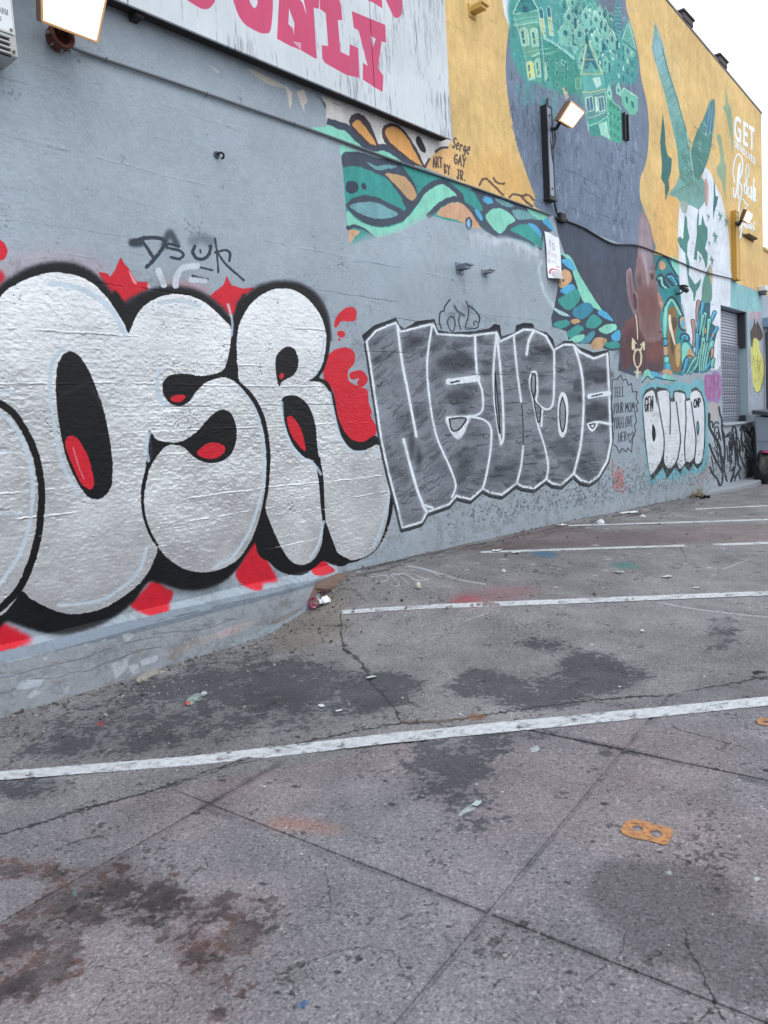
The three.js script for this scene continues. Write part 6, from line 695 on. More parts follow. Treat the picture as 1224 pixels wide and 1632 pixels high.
// stall lines: worn white paint in sheets that follow the ground
{
  const worn = newCanvas(1024, 64), wc = worn.getContext('2d'), wa = newCanvas(1024, 64), ac = wa.getContext('2d'), wi = wc.createImageData(1024, 64), ai = ac.createImageData(1024, 64);
  for (let y = 0; y < 64; y++) for (let x = 0; x < 1024; x++) { const i = (y * 1024 + x) * 4, n = fbm(x * 0.06, y * 0.11, 4), f = vn(x * 0.7, y * 0.8), e = Math.min(y, 63 - y) / 10, ty = fbm(x * 0.018 + 40, y * 0.03, 3), v = 184 + 44 * (n - 0.5) + 22 * (f - 0.5) - 20 * sst(0.5, 0.75, ty), on = n * 0.5 + f * 0.35 + 0.15 * (1 - ty) > 0.315 + 0.07 * sst(0.5, 0.7, ty) && e + 0.5 * (fbm(x * 0.9, y * 0.2 + 5, 3) - 0.5) + 0.3 * (n - 0.5) > 0.1 ? 255 : 0; wi.data[i] = v * 0.985; wi.data[i + 1] = v; wi.data[i + 2] = v * 1.02; wi.data[i + 3] = 255; ai.data[i] = ai.data[i + 1] = ai.data[i + 2] = on; ai.data[i + 3] = 255; }
  wc.putImageData(wi, 0, 0); ac.putImageData(ai, 0, 0); const tm = tex(worn, true), ta = tex(wa); tm.wrapS = ta.wrapS = THREE.RepeatWrapping;
  const lm = new THREE.MeshStandardMaterial({ map: tm, alphaMap: ta, alphaTest: 0.5, roughness: 0.8 });
  const lines = [['nearest white stall line, broad and complete across the lot', [[-260, 1252], [0, 1230], [300, 1206], [640, 1167], [900, 1144], [1224, 1112.5], [1500, 1085]], [[-260, 1266], [0, 1244.5], [300, 1221.5], [640, 1186.5], [900, 1161], [1224, 1128], [1500, 1100]]], ['white stall line starting beside the crumpled paper cup at the wall foot', [[545, 973], [620, 967], [700, 963], [900, 955], [1224, 942], [1500, 931]], [[545, 980], [620, 974], [700, 970], [900, 963], [1224, 949.5], [1500, 939]]], ['white stall line third from the camera, beside the blue spray spots', [[766, 879], [900, 874.5], [1224, 864], [1500, 855]], [[766, 882], [900, 877.5], [1224, 867.5], [1500, 858.5]]], ['thin distant white stall line, fourth from the camera', [[906, 837], [1060, 832.5], [1224, 827]], [[906, 839.2], [1060, 834.8], [1224, 829.6]]], ['farthest short white stall line below the black line graffiti', [[1108, 811], [1224, 805.5]], [[1108, 812.6], [1224, 807.2]]]];
  for (const [label, top, bot] of lines) {
    const get = (L, x) => { for (let i = 1; i < L.length; i++) if (x <= L[i][0]) return lerp(L[i - 1][1], L[i][1], (x - L[i - 1][0]) / (L[i][0] - L[i - 1][0])); return L[L.length - 1][1]; };
    const P = [], U = [], I = [], n = 90, x0 = top[0][0], x1 = top[top.length - 1][0]; let run = 0, prev;
    for (let i = 0; i <= n; i++) { const x = lerp(x0, x1, i / n), a = onGround(x, get(top, x)), b = onGround(x, get(bot, x)); if (prev) run += Math.hypot(a[0] - prev[0], a[1] - prev[1]); prev = a; for (const [k, q] of [[1, a], [0, b]]) { P.push(q[0], lineTop(q[0], q[1]) + 0.0035, q[1]); U.push(run / 1.6, k); } if (i < n) I.push(2 * i, 2 * i + 1, 2 * i + 2, 2 * i + 2, 2 * i + 1, 2 * i + 3); }
    const g = new THREE.BufferGeometry(); g.setAttribute('position', new THREE.Float32BufferAttribute(P, 3)); g.setAttribute('uv', new THREE.Float32BufferAttribute(U, 2)); g.setIndex(I); g.computeVertexNormals();
    const m = mesh('stall_line', g, lm); m.userData = { label, category: 'road marking', group: 'painted stall lines', kind: 'structure' };
  }
  const yc = newCanvas(256, 128), y2 = newCanvas(256, 128), yx = yc.getContext('2d'), ya = y2.getContext('2d'), yi = yx.createImageData(256, 128), yj = ya.createImageData(256, 128);
  for (let y = 0; y < 128; y++) for (let x = 0; x < 256; x++) { const i = (y * 256 + x) * 4, n = fbm(x * 0.09, y * 0.09, 4), f = vn(x * 0.5, y * 0.5); yi.data[i] = 172 + 40 * (n - 0.5); yi.data[i + 1] = 122 + 36 * (n - 0.5); yi.data[i + 2] = 66 + 26 * f; yi.data[i + 3] = 255; yj.data[i] = yj.data[i + 1] = yj.data[i + 2] = n * 0.55 + f * 0.45 > 0.36 ? 255 : 0; yj.data[i + 3] = 255; }
  yx.putImageData(yi, 0, 0); ya.putImageData(yj, 0, 0); const ym = new THREE.MeshStandardMaterial({ map: tex(yc, true), alphaMap: tex(y2), alphaTest: 0.5, roughness: 0.85 });
  const flat = (f, pts, holes, label) => {
    const v = (p, sm) => (sm ? curve(un(f, p), true, 5) : dense(un(f, p), true)).map((q) => { const w = onGround(...q); return new THREE.Vector2(w[0], -w[1]); });
    const s = new THREE.Shape(v(pts)); for (const h of holes) s.holes.push(new THREE.Path(v(h, true))); const g = new THREE.ShapeGeometry(s).rotateX(-Math.PI / 2); g.computeBoundingBox(); const b = g.boundingBox, p = g.attributes.position; for (let i = 0; i < p.count; i++) { g.attributes.uv.setXY(i, (p.getX(i) - b.min.x) / (b.max.x - b.min.x), (p.getZ(i) - b.min.z) / (b.max.z - b.min.z)); p.setY(i, topOf(p.getX(i), p.getZ(i)) + 0.004); }
    mesh('stall_number', g, ym).userData = { label, category: 'road marking', kind: 'structure' };
  };
  flat('z4', [778, 362, 792, 354, 830, 356, 870, 368, 905, 376, 928, 386, 926, 402, 912, 430, 895, 434, 860, 422, 815, 414, 790, 408, 768, 396, 764, 384], [[800, 380, 812, 373, 828, 377, 834, 386, 820, 390, 806, 388], [858, 396, 872, 388, 888, 394, 894, 404, 880, 410, 864, 406]], 'worn orange painted figure eight on the grey concrete');
  flat('z4', [1188, 42, 1200, 34, 1250, 40, 1280, 50, 1260, 62, 1215, 58, 1194, 54], [[1205, 46, 1215, 43, 1228, 47, 1215, 51]], 'worn yellow painted number cut off at the right edge');
}

// ------------------------------------------------------------------ the signboard
{
  const Z = 0.14, bot = (s) => lerp(4.65, 4.69, (s - 3.3) / 3.9), X1 = 7.21, X0 = 0.6, TOP = 7.4, sx = 1.6, sw = 5.7, ppm = 250, w = Math.round(sw * ppm), hh = Math.round(2.0 * ppm), y1 = 6.6;
  const S = Painter((x, y) => onWall(x, y, Z)), pk = '#c8456f', O = { hard: true };
  S.A('y', pk, [-40, 30, -10, -60, 60, -60, 138, -20, 134, 66, 95, 56, 118, 436, 108, 440, 0, 376, -60, 350], O); // right half of N
  S.A('y2', pk, [968, -60, 1100, -60, 1224, 200, 1224, 420, 1145, 384, 1090, 200, 1040, 60, 1035, 180, 1068, 212, 1088, 355, 1060, 350, 950, 290, 958, 120], O);
  S.A('y', '#d5dbe0', [-60, -60, 8, -60, 44, 118, 12, 20], O); S.A('y', '#d5dbe0', [-60, 310, 0, 376, 0, 320], { ...O, a: 0.6 });
  S.A('y', pk, [140, -60, 270, -60, 300, 40, 310, 152, 276, 150, 296, 388, 362, 420, 366, 330, 430, 362, 438, 584, 340, 562, 180, 472, 160, 440, 156, 338, 204, 345, 186, 100, 142, 66], O);
  S.A('y', pk, [380, 82, 520, 140, 632, 186, 638, 318, 604, 310, 578, 510, 618, 568, 612, 690, 545, 650, 464, 596, 464, 470, 500, 494, 432, 226, 396, 208], O); S.A('y', '#d5dbe0', [522, 262, 560, 292, 540, 356], O);
  S.A('y2', pk, [620, -60, 640, 60, 690, 160, 760, 215, 850, 250, 905, 210, 910, -60, 800, -60, 804, 20, 780, 60, 745, 10, 735, -60], {}); S.A('y2', pk, [270, -20, 330, 35, 400, 68, 455, 50, 475, -20], {});
  S.A('y', pk, [500, 0, 540, 18, 610, 62, 604, -60, 500, -60], O); S.A('y', pk, [640, -20, 665, 60, 700, 128, 735, 128, 755, 90, 750, -40], {});
  const C = newCanvas(w, hh), c = C.getContext('2d'); c.fillStyle = '#ccd2d7'; c.fillRect(0, 0, w, hh);
  lay(c, S.ops, { s0: sx, s1: sx + sw, h0: y1 - 2, h1: y1, ppm }, false);
  const ci = c.getImageData(0, 0, w, hh), d = ci.data;
  for (let y = 0; y < hh; y++) for (let x = 0; x < w; x++) {
    const i = (y * w + x) * 4, s = sx + x / ppm, h = y1 - y / ppm, str = fbm(s * 26, h * 1.8, 4), st2 = fbm(s * 60, h * 4, 3), reg = fbm(s * 1.2 + 4, h * 1.6, 3);
    const f3 = fbm(s * 90, h * 11, 3), low = (h - bot(s) < 0.55 ? 0.11 : 0) * sst(0.3, 0.6, reg) + (s > 6.0 ? 0.1 : 0) + (reg - 0.42) * 0.46, wear = sst(0.58 - low * 0.6, 0.82 - low * 0.6, str * 0.3 + st2 * 0.3 + f3 * 0.4), pink = d[i] - d[i + 1] > 60 ? 0.25 : 1;
    const q = wear * 0.75 * pink, v = 1 + 0.08 * (fbm(s * 3, h * 3, 2) - 0.5) + 0.05 * (st2 - 0.5);
    d[i] = lerp(d[i] * v, 112, q); d[i + 1] = lerp(d[i + 1] * v, 116, q); d[i + 2] = lerp(d[i + 2] * v, 126, q);
  }
  c.putImageData(ci, 0, 0); const bm = grainTexture(256, 64, (i, j) => { const v = 128 + 200 * (fbm(i * 0.35, j * 0.03, 3) - 0.5); return [v, v, v]; }); bm.wrapS = bm.wrapT = THREE.RepeatWrapping; bm.repeat.set(8, 3);
  const pm = new THREE.MeshStandardMaterial({ map: tex(C, true), roughness: 0.7, bumpMap: bm, bumpScale: 0.0012 });
  const t = thing('signboard', 'big weathered white wooden signboard with pink block letters high on the wall', 'sign', new THREE.Vector3(4.4, 4.65, 0));
  const seams = [X0, 3.315, 5.95, X1];
  for (let i = 0; i < 3; i++) {
    const a = seams[i] + (i ? 0.005 : 0), b = seams[i + 1] - (i < 2 ? 0.005 : 0), sh = new THREE.Shape([[a, bot(a)], [b, bot(b)], [b, TOP], [a, TOP]].map((p) => new THREE.Vector2(...p)));
    const g = new THREE.ExtrudeGeometry(sh, { depth: 0.018, bevelEnabled: true, bevelSize: 0.002, bevelThickness: 0.002, bevelOffset: -0.002, bevelSegments: 1 }).translate(0, 0, Z - 0.022), p = g.attributes.position; for (let n = 0; n < p.count; n++) g.attributes.uv.setXY(n, (p.getX(n) - sx) / sw, (p.getY(n) - y1 + 2) / 2);
    mesh('panel', rel(g, t), pm, t);
  }
  const dk = std('#2a2829', { roughness: 0.9 }), rail = new THREE.Shape([[X0, bot(X0) + 0.015], [X1 - 0.03, bot(X1) + 0.012], [X1 - 0.03, bot(X1) + 0.1], [X0, bot(X0) + 0.1]].map((p) => new THREE.Vector2(...p)));
  mesh('frame_rail', rel(new THREE.ExtrudeGeometry(rail, { depth: 0.1, bevelEnabled: false }).translate(0, 0, 0.012), t), dk, t);
  mesh('frame_post', rel(box(X1 - 0.11, X1 - 0.03, 4.8, TOP - 0.02, 0.012, 0.112), t), dk, t);
  const mid = at(450, 20, 0); mesh('hanger', rel(box(3.4, 3.46, 4.62, 4.7, 0.004, 0.1), t), dk, t);
}

// ------------------------------------------------------------------ lamps, pipes and fittings on the wall
const black = std('#1f2024', { roughness: 0.6 }), conduitGrey = std('#7d8187', { roughness: 0.55 }), rust = new THREE.MeshStandardMaterial({ roughness: 0.9, map: grainTexture(64, 64, (i, j) => { const n = fbm(i * 0.12, j * 0.12, 4); return [70 + 60 * n, 42 + 30 * n, 34 + 22 * n]; }, true) });
const glow = (k) => { const m = std('#fff6e6', { roughness: 0.3 }); m.emissive = new THREE.Color(1, 0.93, 0.8); m.emissiveIntensity = k; return m; };
function floodLight(label, corners, o) {
  const c = corners.map((v) => at(...v)), { g, n, mid } = plate(c, 0.05), t = thing('flood_light', label, 'floodlight', mid, 'floodlights on the wall');
  const shell = plate(c.map((p) => p.clone().addScaledVector(n, -0.012)), o.deep, -0.07); mesh('housing', rel(shell.g, t), o.shell, t);
  const rim = []; for (let i = 0; i < 4; i++) { const a = c[i].clone().lerp(mid, -0.05), b = c[(i + 1) % 4].clone().lerp(mid, -0.05); rim.push(tube([a, a.clone().lerp(b, 0.5), b], o.rim, 6)); } const rimGlowMat = std('#8a5a34', { roughness: 0.4 }); rimGlowMat.emissive = new THREE.Color(1, 0.62, 0.3); rimGlowMat.emissiveIntensity = 0.25; mesh('rim', rel(mergeGeometries(rim), t), rimGlowMat, t);  // rim has its own warm emission, standing in for the glow around the lens
  const fins = []; for (let i = 1; i < 6; i++) { const f = i / 6, a = c[0].clone().lerp(c[1], f), b = c[3].clone().lerp(c[2], f); fins.push(plate([a, a.clone().addScaledVector(c[1].clone().sub(c[0]).normalize(), 0.006), b.clone().addScaledVector(c[1].clone().sub(c[0]).normalize(), 0.006), b].map((p) => p.addScaledVector(n, -o.deep - 0.012)), 0.03).g); } mesh('cooling_fins', rel(mergeGeometries(fins), t), o.shell, t);
  mesh('lens', rel(plate(c.map((p) => p.clone().addScaledVector(n, 0.001)), 0.01).g, t), glow(o.glow), t);
  mesh('bracket', rel(mergeGeometries(o.arm.map((a) => tube(a.map((v) => at(...v)), o.armR ?? 0.014))), t), o.armMat ?? o.shell, t);
  const L = new THREE.RectAreaLight(new THREE.Color(1, 0.9, 0.74), o.power, c[0].distanceTo(c[1]) * 0.9, c[0].distanceTo(c[3]) * 0.9); L.position.copy(mid).addScaledVector(n, 0.02); L.lookAt(mid.clone().addScaledVector(n, 1)); scene.add(L); 
  return t;
}
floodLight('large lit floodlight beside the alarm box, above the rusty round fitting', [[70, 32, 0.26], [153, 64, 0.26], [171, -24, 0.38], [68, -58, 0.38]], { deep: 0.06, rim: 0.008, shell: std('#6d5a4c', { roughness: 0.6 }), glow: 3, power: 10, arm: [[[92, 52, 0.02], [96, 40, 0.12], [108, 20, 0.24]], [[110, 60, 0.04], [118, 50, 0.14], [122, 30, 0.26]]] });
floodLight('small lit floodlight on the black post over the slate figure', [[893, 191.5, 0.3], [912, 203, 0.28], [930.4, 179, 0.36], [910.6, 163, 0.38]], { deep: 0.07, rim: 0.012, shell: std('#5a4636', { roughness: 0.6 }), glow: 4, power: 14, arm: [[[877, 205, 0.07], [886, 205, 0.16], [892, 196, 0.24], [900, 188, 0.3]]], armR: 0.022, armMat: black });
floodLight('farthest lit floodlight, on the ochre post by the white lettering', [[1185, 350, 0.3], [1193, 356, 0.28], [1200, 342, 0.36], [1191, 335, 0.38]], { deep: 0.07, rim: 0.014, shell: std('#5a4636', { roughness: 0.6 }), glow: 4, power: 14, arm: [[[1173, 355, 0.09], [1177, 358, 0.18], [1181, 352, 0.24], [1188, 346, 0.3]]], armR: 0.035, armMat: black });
{ // rusty round box and the conduit that runs from it along the wall
  const c = at(90, 64, 0.002), t = thing('junction_box', 'rusty open round junction box under the large floodlight', 'junction box', c);
  const ring = new THREE.LatheGeometry([[0.066, 0], [0.078, 0.004], [0.08, 0.03], [0.075, 0.034], [0.074, 0.075], [0.082, 0.078], [0.082, 0.09], [0.06, 0.092], [0.058, 0.03], [0.0, 0.03]].map((p) => new THREE.Vector2(...p)), 28).rotateX(Math.PI / 2);
  mesh('body', ring, rust, t); const lugM = std('#8d9096', { roughness: 0.5, metalness: 0.4 }); for (let i = 0; i < 8; i++) { const a = i * 0.785; mesh('lug', new THREE.BoxGeometry(0.022, 0.012, 0.03).rotateZ(a).translate(Math.cos(a) * 0.082, Math.sin(a) * 0.082, 0.05), lugM, t); } mesh('inside', new THREE.CylinderGeometry(0.057, 0.057, 0.006, 24).rotateX(Math.PI / 2).translate(0, 0, 0.036), rust, t);
  const p = [[104, 70, 0.045], [118, 77, 0.03], [128, 81, 0.02], [190, 102.5, 0.02], [259, 125.5, 0.02], [380, 167, 0.02], [500, 208.5, 0.018], [630, 256, 0.016], [760, 300.5, 0.014], [830, 325.5, 0.014], [878, 343, 0.02]].map((v) => at(...v));
  const cd = thing('conduit_pipe', 'thin grey conduit running along the wall under the signboard', 'conduit', p[2]); mesh('pipe', rel(tube(p, 0.0115), cd), std('#5f6369', { roughness: 0.6 }), cd);
  const cl = []; for (const k of [[170, 95.5], [330, 150], [470, 198], [640, 259.5], [800, 315]]) { const q = at(k[0], k[1], 0.02); cl.push(new THREE.TorusGeometry(0.0145, 0.0035, 6, 14).rotateY(Math.PI / 2).translate(q.x, q.y, q.z)); } for (const g of cl) mesh('clip', rel(g, cd), conduitGrey, cd);
}
{ // posts that carry the two farther floodlights
  const post = (label, x0, x1, d, y0, y1, c, face) => { const t = thing('lamp_post', label, 'bracket post', new THREE.Vector3((x0 + x1) / 2, y0, 0), 'wall posts carrying floodlights'); mesh('channel', rel(mergeGeometries([box(x0, x0 + 0.02, y0, y1, 0.002, d), box(x1 - 0.02, x1, y0, y1, 0.002, d), box(x0 + 0.02, x1 - 0.02, y0, y0 + 0.03, 0.002, d), box(x0 + 0.02, x1 - 0.02, y1 - 0.02, y1, 0.002, d)]), t), c, t); mesh('face_plate', rel(box(x0 + 0.02, x1 - 0.02, y0 + 0.03, y1 - 0.02, d - 0.03, d - 0.006), t), face, t); mesh('base_plate', rel(box(x0 - 0.02, x1 + 0.02, y0 - 0.03, y0 - 0.001, 0.002, d + 0.01, 0.004), t), c, t); for (const y of [y0 + 0.12, y1 - 0.12]) mesh('bolt', rel(new THREE.CylinderGeometry(0.012, 0.012, 0.012, 6).rotateX(Math.PI / 2).translate((x0 + x1) / 2, y, d), t), c, t); return t; };
  post('black channel post on the slate figure, cable at its side', 9.49, 9.65, 0.09, 4.54, 5.7, black, std('#8c97a8', { roughness: 0.6 }));
  const a = onWall(1164.5, 336), b = onWall(1172, 445); post('ochre painted channel post at the edge of the white robe', a[0], a[0] + 0.24, 0.1, b[1] - 0.02, onWall(1164, 336)[1], std('#b98f3c', { roughness: 0.7 }), std('#c9a458', { roughness: 0.7 }));
  const t = thing('cable', 'black cable drooping from the small box across the slate figure to the corner', 'cable', at(885, 345));
  mesh('wire', rel(tube([[885, 347, 0.03], [905, 353, 0.015], [930, 363, 0.015], [952, 376, 0.015], [977, 388.5, 0.02], [1012, 390.5, 0.02], [1041, 400, 0.02], [1081, 417, 0.02], [1120, 432.5, 0.02], [1168, 445, 0.03]].map((v) => at(...v)), 0.0125, 6), t), black, t);
  mesh('riser', rel(tube([[872, 157, 0.03], [873, 185, 0.03], [876, 215, 0.07], [879, 245, 0.08], [881, 280, 0.06], [883, 318, 0.05], [887, 340, 0.03]].map((v) => at(...v)), 0.014, 6), t), black, t); mesh('loop', rel(tube([[884, 208, 0.12], [885, 222, 0.1], [881, 236, 0.09], [877, 230, 0.08], [876, 212, 0.07]].map((v) => at(...v)), 0.009, 6), t), black, t);
  const j = thing('cable_box', 'small black box where the conduit meets the drooping cable', 'junction box', at(892, 348)), c = at(892, 348); mesh('body', box(-0.08, 0.08, -0.06, 0.06, 0.002, 0.06, 0.01), black, j); mesh('cover', box(-0.065, 0.065, -0.047, 0.047, 0.061, 0.067, 0.003), std('#2b2c31'), j); mesh('gland', new THREE.CylinderGeometry(0.025, 0.025, 0.06, 10).rotateZ(Math.PI / 2).translate(0.11, -0.01, 0.03), black, j);
}
{ // alarm box cut off by the left edge of the picture
  const Zb = 0.22, br = at(28, 93, Zb - 0.02), x1 = at(30, 92, Zb - 0.02).x, y0 = br.y, ys = at(20, 53, Zb).y, x0 = x1 - 0.42, y1 = y0 + 0.62;
  const t = thing('alarm_box', 'white and grey alarm box with louvres at the top left corner', 'alarm box', new THREE.Vector3((x0 + x1) / 2, y0, 0));
  const m = std('#aeb0ae', { roughness: 0.55, metalness: 0.2 }); mesh('housing', rel(box(x0, x1, y0, y1, 0.004, Zb - 0.02, 0.012), t), m, t);
  const lv = []; for (let i = 0; i < 4; i++) { const y = ys - 0.028 - i * 0.031; mesh('louvre', rel(box(x0 + 0.03, x1 - 0.05, y - 0.008, y + 0.004, Zb - 0.019, Zb + 0.004, 0.003).rotateX(0), t), m, t); mesh('slot', rel(box(x0 + 0.03, x1 - 0.05, y - 0.017, y - 0.0085, Zb - 0.0195, Zb - 0.0165), t), std('#26272a'), t); }
  const sc = newCanvas(512, 512), sx = sc.getContext('2d'); sx.fillStyle = '#dfe4e6'; sx.fillRect(0, 0, 512, 512); sx.strokeStyle = '#7d8486'; sx.lineWidth = 4; sx.strokeRect(8, 8, 496, 496); sx.fillStyle = '#4a5560'; sx.textAlign = 'right'; sx.save(); sx.scale(0.58, 1); sx.font = 'bold 60px sans-serif'; sx.fillText('ALARM', 474 / 0.58, 390); sx.font = 'bold 44px sans-serif'; sx.fillText('CO LTD', 416 / 0.58, 446); sx.restore();
  mesh('sign_plate', rel(quadMesh([[x0 + 0.02, ys], [x1 - 0.012, ys], [x1 - 0.012, ys + 0.42], [x0 + 0.02, ys + 0.42]].map((p) => new THREE.Vector3(p[0], p[1], Zb - 0.012))), t), new THREE.MeshStandardMaterial({ map: tex(sc, true), roughness: 0.5 }), t);
  for (const [x, y] of [[x1 - 0.035, ys + 0.022], [x1 - 0.028, y0 + 0.03]]) mesh('screw', rel(new THREE.CylinderGeometry(0.009, 0.009, 0.012, 10).rotateX(Math.PI / 2).translate(x, y, Zb - 0.012), t), std('#7a6f60', { metalness: 0.5, roughness: 0.5 }), t);
}
{ // hand-written paper sign, its foot curling off the wall
  const a = onWall(866.5, 369), b = onWall(888, 373), c = onWall(891, 448), nx = 10, ny = 20, P = [], U = [], I = [], x0 = a[0], x1 = onWall(889, 373)[0], y1 = a[1], y0 = c[1];
  for (let j = 0; j <= ny; j++) for (let i = 0; i <= nx; i++) { const u = i / nx, v = j / ny, cur = Math.max(0, v - 0.7) / 0.3, x = lerp(x0, x1, u) + 0.03 * v, y = lerp(y1, y0, v) - 0.02 * u; P.push(x, y, 0.012 + 0.012 * Math.sin(u * 6 + v * 4) + 0.09 * cur * Math.sin(u * Math.PI) + 0.02 * cur); U.push(u, 1 - v); if (i < nx && j < ny) { const k = j * (nx + 1) + i; I.push(k, k + nx + 1, k + 1, k + 1, k + nx + 1, k + nx + 2); } }
  const g = new THREE.BufferGeometry(); g.setAttribute('position', new THREE.Float32BufferAttribute(P, 3)); g.setAttribute('uv', new THREE.Float32BufferAttribute(U, 2)); g.setIndex(I); g.computeVertexNormals();
  const pc = newCanvas(512, 1024), x = pc.getContext('2d'); x.fillStyle = '#e6ebf1'; x.fillRect(0, 0, 512, 1024); x.font = '150px sans-serif'; x.fillStyle = '#9a7f9a'; x.save(); x.translate(110, 300); x.scale(1, 1.5); x.fillText('N', 0, 0); x.fillStyle = '#8a6a80'; x.fillText('O', 150, 20); x.restore();
  x.save(); x.translate(40, 480); x.scale(0.72, 1.25); x.font = '120px sans-serif'; x.fillStyle = '#e0a3a0'; x.fillText('par', 10, 0); x.fillStyle = '#c5a2bd'; x.fillText('king', 260, 10); x.restore();
  x.fillStyle = '#b5578c'; x.font = 'bold 70px sans-serif'; x.fillText('##', 60, 640); x.fillText('##', 330, 720); x.strokeStyle = '#8d8390'; x.lineWidth = 10; x.beginPath(); x.moveTo(210, 620); x.lineTo(290, 585); x.lineTo(350, 640); x.stroke();
  x.strokeStyle = '#b56a72'; x.lineWidth = 44; x.beginPath(); x.ellipse(256, 930, 210, 150, 0, Math.PI, 2 * Math.PI); x.stroke(); x.fillStyle = '#b3b2b8'; x.beginPath(); x.ellipse(256, 950, 186, 128, 0, 0, 2 * Math.PI); x.fill();
  const t = thing('paper_sign', 'white paper sign reading NO parking, pasted where the painted scales meet the grey', 'paper sign', at(866.5, 369)); mesh('sheet', rel(g, t), new THREE.MeshStandardMaterial({ map: tex(pc, true), roughness: 0.8, side: THREE.DoubleSide }), t);
}
function bracket(label, x, y, w, h, d, mat, bend) { const c = at(x, y, 0.002), t = thing('wall_bracket', label, 'bracket', c); mesh('plate', box(-w, w, -h, h, 0, 0.012), mat, t); mesh('arm', mergeGeometries([box(-w * 0.8, w * 0.8, -h * 0.3, h * 0.3, 0.012, d), box(-w * 0.8, w * (0.8 + bend), h * 0.3, h * 0.55, d * 0.2, d + 0.02)]), mat, t); mesh('bolt', new THREE.CylinderGeometry(0.01, 0.01, 0.02, 6).rotateX(Math.PI / 2).translate(0, -h * 0.7, 0.012), mat, t); return t; }
bracket('grey metal bracket on bare grey wall, left one of two above the dark piece', 732, 428, 0.07, 0.06, 0.12, std('#77808c', { metalness: 0.4, roughness: 0.5 }), 0.5);
bracket('small grey metal stub on bare grey wall, right one of two above the dark piece', 772, 435, 0.06, 0.04, 0.1, std('#8c939c', { metalness: 0.4, roughness: 0.5 }), 0.4);
bracket('ochre painted metal fitting on the yellow wall right of the signboard', 752, 19, 0.07, 0.07, 0.16, std('#c9a65e'), 0.5);
bracket('dark flat iron on the ochre wall by the far corner', 1192, 379, 0.45, 0.035, 0.1, std('#6b5a40'), 0);
{ const c = at(345, 247, 0.002), t = thing('wall_hook', 'small dark iron hook alone on the upper grey wall', 'hook', c); mesh('shank', tube([[0, 0, 0], [0, 0.004, 0.05], [0.02, -0.004, 0.06], [0.024, -0.03, 0.05], [0.01, -0.035, 0.04]].map((v) => new THREE.Vector3(...v)), 0.009), black, t); mesh('rose', new THREE.CylinderGeometry(0.026, 0.028, 0.012, 14).rotateX(Math.PI / 2).translate(0, 0, 0.006), std('#4b4f57'), t); }
{ const c = at(1078, 464, 0.002), t = thing('security_camera', 'short black camera on the painted ornament beside the white robe', 'camera', c); mesh('body', new THREE.CylinderGeometry(0.045, 0.045, 0.26, 16).rotateZ(1.45).translate(0.02, 0.02, 0.13), black, t); mesh('hood', box(-0.11, 0.15, 0.062, 0.076, 0.08, 0.18, 0.005), black, t); mesh('arm', tube([[0, -0.05, 0], [0, -0.05, 0.08], [0.02, 0, 0.13]].map((v) => new THREE.Vector3(...v)), 0.015), black, t); }
{ const a = onWall(991, 180), b = onWall(999, 226), t = thing('metal_channel', 'short black upright channel beside the painted green houses', 'bracket', new THREE.Vector3(a[0], b[1], 0)), x0 = a[0], x1 = x0 + 0.15; mesh('web', rel(box(x0, x1, b[1], a[1], 0.002, 0.02), t), black, t); for (const x of [x0, x1 - 0.02]) mesh('flange', rel(box(x, x + 0.02, b[1], a[1], 0.02, 0.05), t), black, t); }
{ const c = at(1211, 462, 0.002), t = thing('wall_lamp', 'small unlit white lamp above the far grey pier', 'lamp', c); mesh('body', box(-0.16, 0.16, -0.05, 0.07, 0, 0.16, 0.02), std('#d4d6d8'), t); mesh('shade', box(-0.13, 0.13, -0.12, -0.051, 0.01, 0.12, 0.015), std('#55585e'), t); }

// ------------------------------------------------------------------ skip and bundle by the far wall
{
  const t = thing('rubbish_skip', 'grey metal rubbish skip with its lid edge raised at the right edge', 'skip', new THREE.Vector3(19.2, 0, 0.8)), m = new THREE.MeshStandardMaterial({ color: '#8d96a3', roughness: 0.65, metalness: 0.15 });
  const sh = new THREE.Shape([[0.28, 0.12], [1.1, 0.12], [1.3, 1.3], [0.24, 1.5]].map((p) => new THREE.Vector2(-p[0], p[1]))), g = new THREE.ExtrudeGeometry(sh, { depth: 1.7, bevelEnabled: true, bevelSize: 0.01, bevelThickness: 0.01, bevelSegments: 2 }).rotateY(Math.PI / 2).translate(18.45, 0, 0); mesh('body', rel(g, t), m, t);
  const lid = new THREE.Shape([[0.2, 1.56], [1.36, 1.34], [1.37, 1.4], [0.2, 1.63]].map((p) => new THREE.Vector2(-p[0], p[1]))); mesh('lid', rel(new THREE.ExtrudeGeometry(lid, { depth: 1.84, bevelEnabled: true, bevelSize: 0.01, bevelThickness: 0.01, bevelSegments: 2 }).rotateY(Math.PI / 2).translate(18.38, 0, 0), t), std('#3a4048', { roughness: 0.5 }), t);
  for (const y of [0.5, 0.95]) mesh('rib', rel(box(18.42, 18.448, y, y + 0.06, 0.3, 1.12), t), m, t); for (const [x, z] of [[18.6, 0.4], [18.6, 1.0], [20.0, 0.4], [20.0, 1.0]]) mesh('wheel', rel(new THREE.CylinderGeometry(0.06, 0.06, 0.05, 14).rotateX(Math.PI / 2).translate(x, 0.06, z), t), black, t);
}
